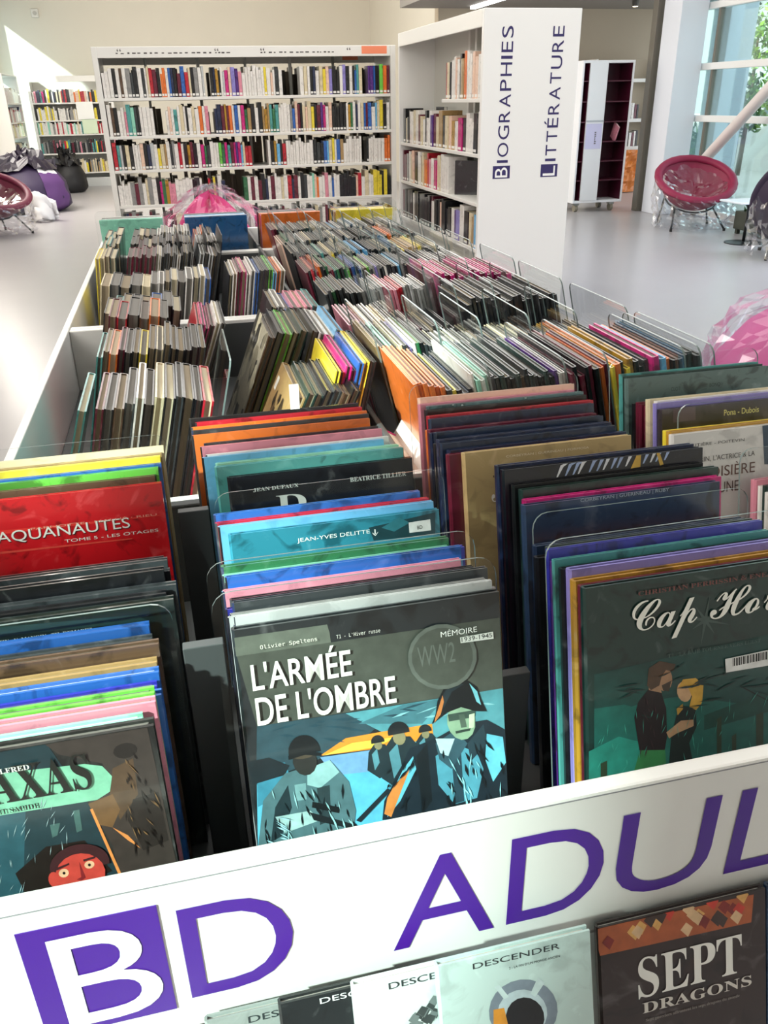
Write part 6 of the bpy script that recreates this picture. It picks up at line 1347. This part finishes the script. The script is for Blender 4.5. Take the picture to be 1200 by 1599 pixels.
# right-hand side, nearest bin (spines towards the camera)
run('R', 0, .415, .468, 1.235, 'oooooo', .315, w=.245)
run('R', 0, .468, .516, 1.235, 'kykqk', .295, w=.24)
run('R', 0, .516, .546, 1.24, 'wMwM', .32, w=.24)
run('R', 0, .546, .66, 1.24, 'dODkdOBdOdkDk', .315, w=.24)
run('R', 0, .66, .685, 1.235, 'vwwk', .312, w=.24)
run('R', 0, .685, .74, 1.225, 'RkRkRk', .318, w=.25)
run('R', 0, .74, .835, 1.23, 'oRyokymkkd', .322, w=.245)
run('R', 0, .835, .862, 1.22, 'PL', .335, w=.25)
run('R', 0, .862, .93, 1.225, 'okdkOk', .33, w=.25)
run('R', 1, .415, .53, 1.52, 'TdMMdcdlwgkdd', .30, w=.23)
run('R', 1, .53, .62, 1.52, 'ddcdwdcd', .275, w=.21)
run('R', 2, .70, .925, 1.81, 'kkkkkkkkkkkkkkkkkk', .315, w=.24)
bb = MB()
run('R', 1, .62, .93, 1.52, 'eBdeBdkcdcdkcdTRkokOTmokdkdkOd', .265, w=.23, individual=False, b=bb)
run('R', 2, .415, .52, 1.82, 'pdppTcdwccd', .275, w=.22, individual=False, b=bb)
run('R', 2, .52, .66, 1.82, 'ewdkdwRdkcdwdkde', .255, w=.2, individual=False, b=bb)
run('R', 3, .415, .52, 2.12, 'ddgkdkddkde', .29, w=.2, individual=False, b=bb)
run('R', 3, .525, .665, 2.03, 'SeSpppprrSeSeSSe', .31, w=.165, individual=False, b=bb)
run('R', 3, .70, .928, 2.12, 'RPRPRPRPRPRPRPRPRPRP', .315, w=.24, individual=False, b=bb)
for s, row, xs, yn, w in (('L', 0, (-.03,), 1.335, .24), ('R', 0, (.53, .66, .735, .875, .905, .93), 1.195, .27), ('R', 1, (.41, .535, .62, .72, .82, .93), 1.49, .27), ('R', 2, (.52, .67, .76, .85, .93), 1.80, .27), ('R', 3, (.52, .68, .80, .93), 2.10, .27)):
    for i, x in enumerate(xs):
        if s == 'L': loc, rot = (x, yn + w, ZF), (-T, 0, R(-90))
        else: loc, rot = (x + .004, yn, ZF), (-T, 0, R(90))
        sheet(w, .355, loc, rot, 'clear acrylic divider, %s from left in the %s sideways row, %s-hand side' % (ONES[i], ONES[row], 'left' if s == 'L' else 'right'))
# individually told apart, second long bin
run('L', 4, .085, .25, 2.49, 'kwRPwwbddGLow', .28, w=.26, tl=9)
run('L', 4, -.28, -.12, 2.50, 'cdkkce', .265, w=.2, tl=10, pages=-1, individual=False, b=bb)
run('L', 4, -.12, .03, 2.50, 'wkekwdwb', .27, w=.2, tl=10, pages=-1, individual=False, b=bb)
# the many farther albums, together
FAR = [(2.86, 'ycBD', 'RRRRRR', 'ewkdeke', 'SkSkd'), (3.14, 'dtdk', 'dkRkdk', 'dkdekd', 'SeSdw'), (3.38, 'dtk', 'kdkd', 'wwewwS', 'oSodkd')]
for i, (yn, a, c, d, e) in enumerate(FAR):
    run('L', 5 + i, -.30, -.235, yn, a, .285, w=.21, tl=6, individual=False, b=bb, pages=1)
    run('L', 5 + i, -.23, -.14, yn, c, .285, w=.21, tl=12, individual=False, b=bb)
    run('L', 5 + i, -.14, -.02, yn, d + d, .29, w=.21, tl=12, individual=False, b=bb)
    run('L', 5 + i, -.01, .06, yn, e, .285, w=.21, tl=14, individual=False, b=bb)
FARR = [(2.46, 'RkrRrodkgRRtgkdgGk' 'bbubdBGdelekdwdkdkL' , 'kkkkkkkkwk'), (2.76, 'kdedOdkdkDddtdkcydk' 'edkBedkLLdLLnkkk', 'dDcDkdkyTT'), (3.06, 'sDgkedkSedcdkdO' 'ekecdcSekLedkd', 'kdDktdkdDo'), (3.34, 'RRkdSedkedkdD' 'dkcewdkedLdSd', 'dSkwdcdSTk')]
for i, (yn, a, c) in enumerate(FARR):
    run('R', 4 + i, .415, .70, yn, a, .285, w=.23, individual=False, b=bb); run('R', 4 + i, .705, .93, yn, c + c[::-1], .285, w=.24, individual=False, b=bb)
for i, yn in enumerate((2.45, 2.75, 3.05, 3.33)):
    for j, x in enumerate((.44, .56, .70, .82, .93)):
        sheet(.26, .35, (x + .004, yn, ZF), (-T, 0, R(90)), 'clear acrylic divider, %s from left in the %s sideways row, right-hand side' % (ONES[j], ONES[i + 4]))
for j, x in enumerate((.0, .02, .042, .066)):
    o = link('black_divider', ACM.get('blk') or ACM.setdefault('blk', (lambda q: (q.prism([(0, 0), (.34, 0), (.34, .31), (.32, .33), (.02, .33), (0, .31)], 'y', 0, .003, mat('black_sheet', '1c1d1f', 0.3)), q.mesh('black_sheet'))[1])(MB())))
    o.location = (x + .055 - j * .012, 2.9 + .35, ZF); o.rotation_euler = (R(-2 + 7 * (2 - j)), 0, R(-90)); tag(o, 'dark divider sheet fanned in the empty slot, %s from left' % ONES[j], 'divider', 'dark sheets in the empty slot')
# end bin: albums face away, their backs to the camera
def endcol(x, w, y0, y1, codes, labs):
    n = len(codes)
    for i, c in enumerate(codes):
        y = y0 + (y1 - y0) * i / max(1, n - 1) + .10
        if i > 1:
            m = Matrix.Translation((x + w, y, ZF)) @ Matrix.Rotation(R(180), 4, 'Z') @ Matrix.Rotation(-T * .9, 4, 'X')
            for me, mm in zip(book_mesh(w, .30, .0105), (cm(c), PAGES[2])):
                kk = bb.mi(mm); i0 = len(bb.v); bb.v += [tuple(m @ v.co) for v in me.vertices]
                for p in me.polygons: bb.f.append(tuple(i0 + v for v in p.vertices)); bb.m.append(kk)
            continue
        o = book('comic_album', w, .30 if i else .31, .0105, c, (x + w, y, ZF), (-T * .9, 0, R(180)), labs + ', %s back' % nth(i + 1), 'comic book', 'albums in the last bin')
endcol(-.31, .25, 3.68, 3.85, 'MwMwtwdw', 'pale album at the left of the last bin')
endcol(.03, .255, 3.66, 3.85, ['2a5f94', 'L', 'b', 'w', 'L', 'n', 'd'], 'blue-backed album in the second stack of the last bin')
endcol(.345, .25, 3.66, 3.85, 'oproBkR', 'orange and pink album in the third stack of the last bin')
endcol(.665, .25, 3.66, 3.85, 'ymcdymk', 'yellow-backed album at the right of the last bin')
for j, x in enumerate((-.32, .02, .335, .655)): sheet(.27, .34, (x, 3.675, ZF), (R(2), 0, 0), 'clear acrylic divider at the near edge of the last bin, %s from left' % ONES[j])
tag(bb.build('far_albums'), 'many thin albums packed sideways in the farther browser bins', 'comic books', kind='stuff')
q = MB(); q.prism([(0, 0), (.014, 0), (.017, .085), (.003, .085)], 'y', 0, .0006, mat('paper_slip', 'f2f0ea', 0.6)); o = q.build('paper_slip'); o.location = (.128, 1.1535, .945); o.rotation_euler = (-R(14), 0, 0)
tag(o, 'white paper slip sticking up behind the red and orange albums', 'paper')
# ------------------------------------------------------------------ chairs, bean bags and the rest
def bowl_chair(loc, rz, tilt, col, label, rad=.45, cz=.50, legs=True, film=True, seed=1, fr=.5, rimcol=None, legh=True):
    root = empty('bowl_chair', loc, (0, 0, rz)); tag(root, label, 'chair')
    M = Matrix.Translation((0, 0, cz)) @ Matrix.Rotation(tilt, 4, 'X')
    fm = mat('chair_fabric_' + col, col, 0.55, vary=0.15, scale=12)
    b = MB(); N = 40
    def inner(u, v):
        a = u * 2 * math.pi; r = rad * (0.02 + .98 * v); d = -.26 * (1 - v ** 2.2); return M @ Vector((r * math.cos(a), r * math.sin(a), d))
    def outer(u, v):
        a = u * 2 * math.pi; r = (rad + .03) * (0.02 + .98 * v); d = -.31 * (1 - v ** 2.4) - .01; return M @ Vector((r * math.cos(a), r * math.sin(a), d))
    b.grid(inner, N, 10, fm, True); b.grid(lambda u, v: outer(1 - u, v), N, 10, fm, True); b.build('seat_shell', root, smooth=True)
    b = MB()
    def rim(u, v):
        a = u * 2 * math.pi; t = v * 2 * math.pi; w = .045 + .006 * noise.noise(Vector((math.cos(a) * 6, math.sin(a) * 6, seed)))
        return M @ Vector(((rad + .01 + w * math.cos(t)) * math.cos(a), (rad + .01 + w * math.cos(t)) * math.sin(a), w * .8 * math.sin(t)))
    b.grid(rim, 56, 10, fm, True); b.build('rim_cushion', root, smooth=True)
    steel = mat('chair_steel', '33383a', 0.3, metal=0.6)
    if legs:
        for sx, sy in ((1, 1), (1, -1), (-1, 1), (-1, -1)):
            top = M @ Vector((sx * .22, sy * .22, -.24)); q = MB(); q.tube([top, (sx * .30, sy * .30, .015)], .011, steel, 8); q.tube([(sx * .30, sy * .30, 0), (sx * .30, sy * .30, .03)], .016, mat('rubber_foot', '1c1c1c', 0.7), 8); q.build('leg', root, smooth=True)
        q = MB(); pts = [(M @ Vector((.30 * math.cos(k * math.pi / 8), .30 * math.sin(k * math.pi / 8), -.235))) for k in range(17)]; q.tube(pts, .010, steel, 6, False); q.build('ring_frame', root, smooth=True)
    if film:
        q = MB()
        def sk(u, v):
            a = u * 2 * math.pi; p = M @ Vector(((rad + .05) * math.cos(a), (rad + .05) * math.sin(a), .02)); zz = p.z * (1 - v) + .02 * v
            k = 1 + .22 * v * noise.noise(Vector((math.cos(a) * 4, math.sin(a) * 4, v * 3 + seed))) + .10 * v
            n2 = noise.noise(Vector((math.cos(a) * 11, math.sin(a) * 11, v * 8 + seed))) * .05 * (.3 + v)
            r2 = math.hypot(p.x, p.y) * (1 - v) + (rad * .92) * v
            return (math.cos(a) * (r2 * k + n2), math.sin(a) * (r2 * k + n2) + (p.y - math.sin(a) * math.hypot(p.x, p.y)) * (1 - v), max(.004, zz + n2 * .5 * (1 - v)))
        q.grid(sk, 72, 16, FILM, True)
        def lid(u, v):
            a = u * 2 * math.pi; r = (rad + .05) * v; d = -.21 * (1 - v ** 2.2) + .05 * noise.noise(Vector((r * 9 * math.cos(a), r * 9 * math.sin(a), seed))) * (1 - v * .6) + .02
            return M @ Vector((r * math.cos(a), r * math.sin(a), d))
        q.grid(lid, 48, 12, FILM, True); q.build('plastic_wrap', root, smooth=False)
    return root
bowl_chair((5.83, 9.05, 0), R(-15), R(28), '8c1440', 'burgundy bowl chair wrapped in clear plastic beside the white column', seed=2, cz=.53, rad=.41)
bowl_chair((-2.18, 11.45, 0), R(40), R(24), '6a1236', 'burgundy bowl chair in loose plastic cut by the left picture edge', seed=5, cz=.52)
bowl_chair((5.70, 7.0, 0), R(150), R(62), '2a1834', 'dark purple chair in plastic cut by the right picture edge', seed=14, cz=.50, rad=.44)

def bean_bag(loc, rz, sx, sy, h, col, label, seed, flap=True, panel=False):
    root = empty('bean_bag', loc, (0, 0, rz)); tag(root, label, 'bean bag')
    fm = mat('bean_' + col, col, 0.6, vary=0.12, scale=8, bump=0.15)
    prof = [(0, .0), (.75, .005), (.96, .10), (1.0, .28), (.94, .48), (.74, .70), (.46, .84), (.22, .92), (0, .95)]
    def P(a, v, k=1.0, dz=0):
        f = v * (len(prof) - 1); i = min(int(f), len(prof) - 2); t = f - i
        r = prof[i][0] * (1 - t) + prof[i+1][0] * t; z = prof[i][1] * (1 - t) + prof[i+1][1] * t
        n = 1 + .09 * noise.noise(Vector((math.cos(a) * 2, math.sin(a) * 2, z * 4 + seed))) + .03 * noise.noise(Vector((math.cos(a) * 7, math.sin(a) * 7, z * 9 + seed)))
        return Vector((r * sx * n * math.cos(a) * k, r * sy * n * math.sin(a) * k, max(0, z * h * (2 - n) * k + dz)))
    b = MB(); b.grid(lambda u, v: P(u * 2 * math.pi, v), 48, 28, fm, True); b.build('body', root, smooth=True)
    if panel:
        for (a0, a1, v0, v1, c, nm) in ((-.55, .15, .60, .78, 'f4f0f2', 'white_panel'), (-.55, .15, .12, .60, '5c3672', 'lilac_panel')):
            q = MB(); q.grid(lambda u, v: P(a0 + (a1 - a0) * u, v0 + (v1 - v0) * v, 1.012), 10, 12, mat('bean_' + c, c, 0.6)); q.build(nm, root, smooth=True)
    if flap:
        q = MB()
        def fl(u, v):
            a = u * 2 * math.pi; p = P(a, .62 + .36 * v, 1.03); n = noise.noise(Vector((math.cos(a) * 3.1, math.sin(a) * 3.1, v * 3 + seed)))
            pk = max(0, noise.noise(Vector((math.cos(a) * 2.2 + 7, math.sin(a) * 2.2, seed)))) * .5 * v
            return p + Vector((n * .09, n * .07, abs(n) * .16 + pk * h * .6))
        q.grid(fl, 40, 12, mat('dark_cover_' + str(seed), '1d1626' if panel else '0d0c10', 0.32, vary=.2, scale=6), True); q.build('gathered_top', root, smooth=False)
    return root
bean_bag((-2.12, 14.0, 0), R(-25), .62, .62, .80, '2c1c40', 'big dark purple bean bag with white panel near the left edge', 3, True, True)
bean_bag((-1.80, 16.9, 0), 0, .30, .30, .62, '0e0d11', 'small black bean bag in front of the far left bookcase', 9, True, False)
def wrap(root, sx, sy, h, seed):
    q = MB()
    def f(u, v):
        a = u * 2 * math.pi; prof = [(1.12, .02), (1.1, .3), (1.02, .6), (.8, .85), (.4, .97), (.04, 1.03)]; t = v * 5; i = min(int(t), 4); k = t - i
        r = prof[i][0] * (1 - k) + prof[i+1][0] * k; z = prof[i][1] * (1 - k) + prof[i+1][1] * k
        n = noise.noise(Vector((math.cos(a) * 6, math.sin(a) * 6, v * 7 + seed))) * .06
        return (math.cos(a) * (sx * r + n), math.sin(a) * (sy * r + n), max(.004, z * h + n * .4))
    q.grid(f, 60, 22, FILM, True); q.build('plastic_wrap', root)
wrap(bean_bag((0.19, 5.0, 0), 0, .34, .34, .99, 'd81f78', 'pink seat wrapped in clear plastic poking up behind the last bin', 6, False), .34, .34, .97, 6)
wrap(bean_bag((2.72, 3.02, 0), 0, .50, .46, .68, 'b84a86', 'pink seat wrapped in clear plastic at the right picture edge', 7, False), .50, .46, .66, 7)
def white_bag():
    b = MB(); m = mat('white_plastic', 'f0eef0', 0.5)
    b.grid(lambda u, v: Vector((-1.78 + .42 * (u - .5), 12.6 + .16 * math.sin(u * 9) * v, .42 * (1 - v) + .02 + .06 * noise.noise(Vector((u * 5, v * 5, 2))) - .18 * u * (1 - v))), 16, 10, m)
    o = b.build('plastic_sack', smooth=True); md = o.modifiers.new('solid', 'SOLIDIFY'); md.thickness = .05
    tag(o, 'crumpled white plastic sheet between burgundy chair and purple bean bag', 'plastic')
white_bag()

def rolling_cabinet():
    x0, x1, y0 = 5.17, 5.885, 10.83; root = empty('rolling_cabinet', (5.53, y0 + .25, 0), (0, 0, 0)); tag(root, 'white wheeled cabinet with burgundy shelves near the back right', 'cabinet')
    wm = mat('cabinet_white', 'eef0f4', 0.35); bm_ = mat('burgundy_board', '4a0f26', 0.45)
    def sb(n, a, c, m, p=root): return slab(p, n, (a[0] - 5.53, a[1] - y0 - .25, a[2]), (c[0] - 5.53, c[1] - y0 - .25, c[2]), m)
    zt, zb = 1.80, .115
    sb('side_panel', (x0, y0, zb), (x0 + .025, y0 + .5, zt), wm); sb('side_panel', (x1 - .025, y0, zb), (x1, y0 + .5, zt), wm)
    sb('top_board', (x0 + .025, y0, zt - .03), (x1 - .025, y0 + .5, zt), wm); sb('bottom_board', (x0 + .025, y0, zb), (x1 - .025, y0 + .5, zb + .03), wm)
    sb('back_panel', (x0 + .025, y0 + .34, zb + .03), (x1 - .025, y0 + .36, zt - .03), bm_)
    d = sb('door', (x0 + .10, y0 - .006, zb + .03), (x0 + .345, y0 + .014, zt - .03), wm)
    sb('rail', (x0 + .10, y0 - .012, 1.10), (x0 + .345, y0 - .006, 1.12), mat('rail_grey', 'b8bcc4', 0.3), d)
    nt = sb('notice', (x0 + .105, y0 - .0095, .78), (x0 + .33, y0 - .0065, 1.08), mat('notice_lilac', 'd2d0f0', 0.5), d)
    b = MB(); rnd = random.Random(2)
    for k in range(7): b.box((x0 + .23 - 5.53, -.2615, .84 + k * .022), (x0 + .245 - 5.53 + rnd.uniform(0, .01), -.2600, .852 + k * .022), mat('quote_ink', '55504e', 0.6))
    b.build('notice_print', d)['kind'] = 'stuff'
    for k in range(6): sb('shelf', (x0 + .36, y0 + .01, .385 + k * .235), (x1 - .025, y0 + .34, .400 + k * .235), bm_)
    for k in range(6): sb('shelf', (x0 + .025, y0 + .01, .385 + k * .235), (x0 + .095, y0 + .34, .400 + k * .235), bm_)
    sb('divider', (x0 + .345, y0 + .014, zb + .03), (x0 + .36, y0 + .34, zt - .03), bm_); sb('divider', (x0 + .095, y0 + .014, zb + .03), (x0 + .10, y0 + .34, zt - .03), bm_)
    sb('lining', (x1 - .029, y0 + .01, zb + .03), (x1 - .025, y0 + .34, zt - .03), bm_); sb('lining', (x0 + .025, y0 + .01, zb + .03), (x0 + .029, y0 + .34, zt - .03), bm_)
    for x in (x0 + .08, x1 - .12):
        for y in (y0 + .08, y0 + .42):
            q = MB(); q.tube([(x - 5.53 - .02, y - y0 - .25, .05), (x - 5.53 + .02, y - y0 - .25, .05)], .05, mat('caster_grey', '8a8474', 0.4), 14); q.box((x - 5.53 - .035, y - y0 - .29, .085), (x - 5.53 + .035, y - y0 - .21, .115), mat('caster_steel', '9a9a96', 0.3, metal=.8)); q.build('caster', root)
    book('leaning_book', .14, .2, .02, 'p', (x0 + .56, y0 + .04, 1.0895 - .235 + .0), (0, R(-28), R(90)), 'lone pale book leaning on a burgundy shelf of the wheeled cabinet', 'book', None)
rolling_cabinet()
def back_room_shelf():
    root = empty('wall_shelf', (6.9, 13.1, 0)); tag(root, 'white shelf unit glimpsed between wheeled cabinet and dark window frame', 'shelf unit')
    def sb(n, a, c, m=WHITE2): return slab(root, n, (a[0] - 6.9, a[1] - 13.1, a[2]), (c[0] - 6.9, c[1] - 13.1, c[2]), m)
    for z in (.62, 1.02, 1.58): sb('shelf', (6.5, 13.1, z), (7.6, 13.4, z + .05))
    sb('back_panel', (6.5, 13.4, 0), (7.6, 13.43, 1.9), TAUPE); sb('end_panel', (7.6, 13.1, 0), (7.64, 13.43, 1.9)); sb('end_panel', (6.46, 13.1, 0), (6.5, 13.43, 1.9))
    rnd = random.Random(6); n = 0
    for z, cs in ((.67, 'kwwkwRwk'), (1.07, 'wkgwwRk'), (.3, 'RRkw')):
        x = 6.98
        for c in cs:
            t = rnd.choice((.03, .036, .042)); n += 1
            if z > .4: book('paperback_book', .15, round(rnd.uniform(.18, .24), 2), t, c, (x + t, 13.13, z + .0005), (0, 0, R(90)), '%s book, %s of those on shelf unit behind the wheeled cabinet' % (PAL[c][1], nth(n)), 'book', 'books on the glimpsed shelf unit')
            x += t * 1.15
    b = MB(); b.grid(lambda u, v: Vector((6.80 + .5 * u, 12.9 + .06 * noise.noise(Vector((u * 6, v * 9, 1))), .01 + .62 * v)), 14, 16, mat('orange_wrap', 'd07a34', 0.35, coat=.4))
    o = b.build('wrapped_panel'); md = o.modifiers.new('solid', 'SOLIDIFY'); md.thickness = .06; tag(o, 'orange panel in crinkled plastic standing beside the wheeled cabinet', 'panel')
back_room_shelf()
def side_table():
    root = empty('side_table', (5.72, 7.86, 0)); tag(root, 'small white table on black disc foot by the right edge', 'table')
    k = mat('table_black', '1a1b1d', 0.35)
    b = MB(); b.tube([(0, 0, 0), (0, 0, .008), (0, 0, .02)], [.19, .19, .03], k, 28); b.build('base', root, smooth=False)
    b = MB(); b.tube([(0, 0, .018), (0, 0, .40)], .016, k, 10); b.build('column', root, smooth=True)
    b = MB(); b.box((-.22, -.2, .40), (.22, .2, .42), mat('table_white', 'e4ecf4', 0.3)); b.build('table_top', root, bevel=.008)
    b = MB(); b.box((6.02, 8.0, .05), (6.40, 8.5, .24), mat('planter', '3f4238', 0.8)); o = b.build('plant_trough', bevel=.01); tag(o, 'low dark planter trough on the floor beneath the glazing', 'planter')
    q = MB(); rnd = random.Random(4)
    for i in range(160):
        c = Vector((rnd.uniform(6.04, 6.38), rnd.uniform(8.03, 8.47), rnd.uniform(.23, .36))); a = Vector((rnd.uniform(-1, 1), rnd.uniform(-1, 1), rnd.uniform(.2, 1))).normalized() * .05; e = Vector((rnd.uniform(-1, 1), rnd.uniform(-1, 1), 0)).normalized() * .018
        q.face([c - a, c + e, c + a, c - e], mat('leaf_dark', '2f5426', 0.6))
    q.build('leaves', o)['kind'] = 'stuff'
    f = MB()
    for x in (6.04, 6.34):
        for y in (8.02, 8.44): f.box((x, y, 0), (x + .04, y + .04, .05), mat('planter', '3f4238', 0.8))
    f.build('foot', o)
side_table()
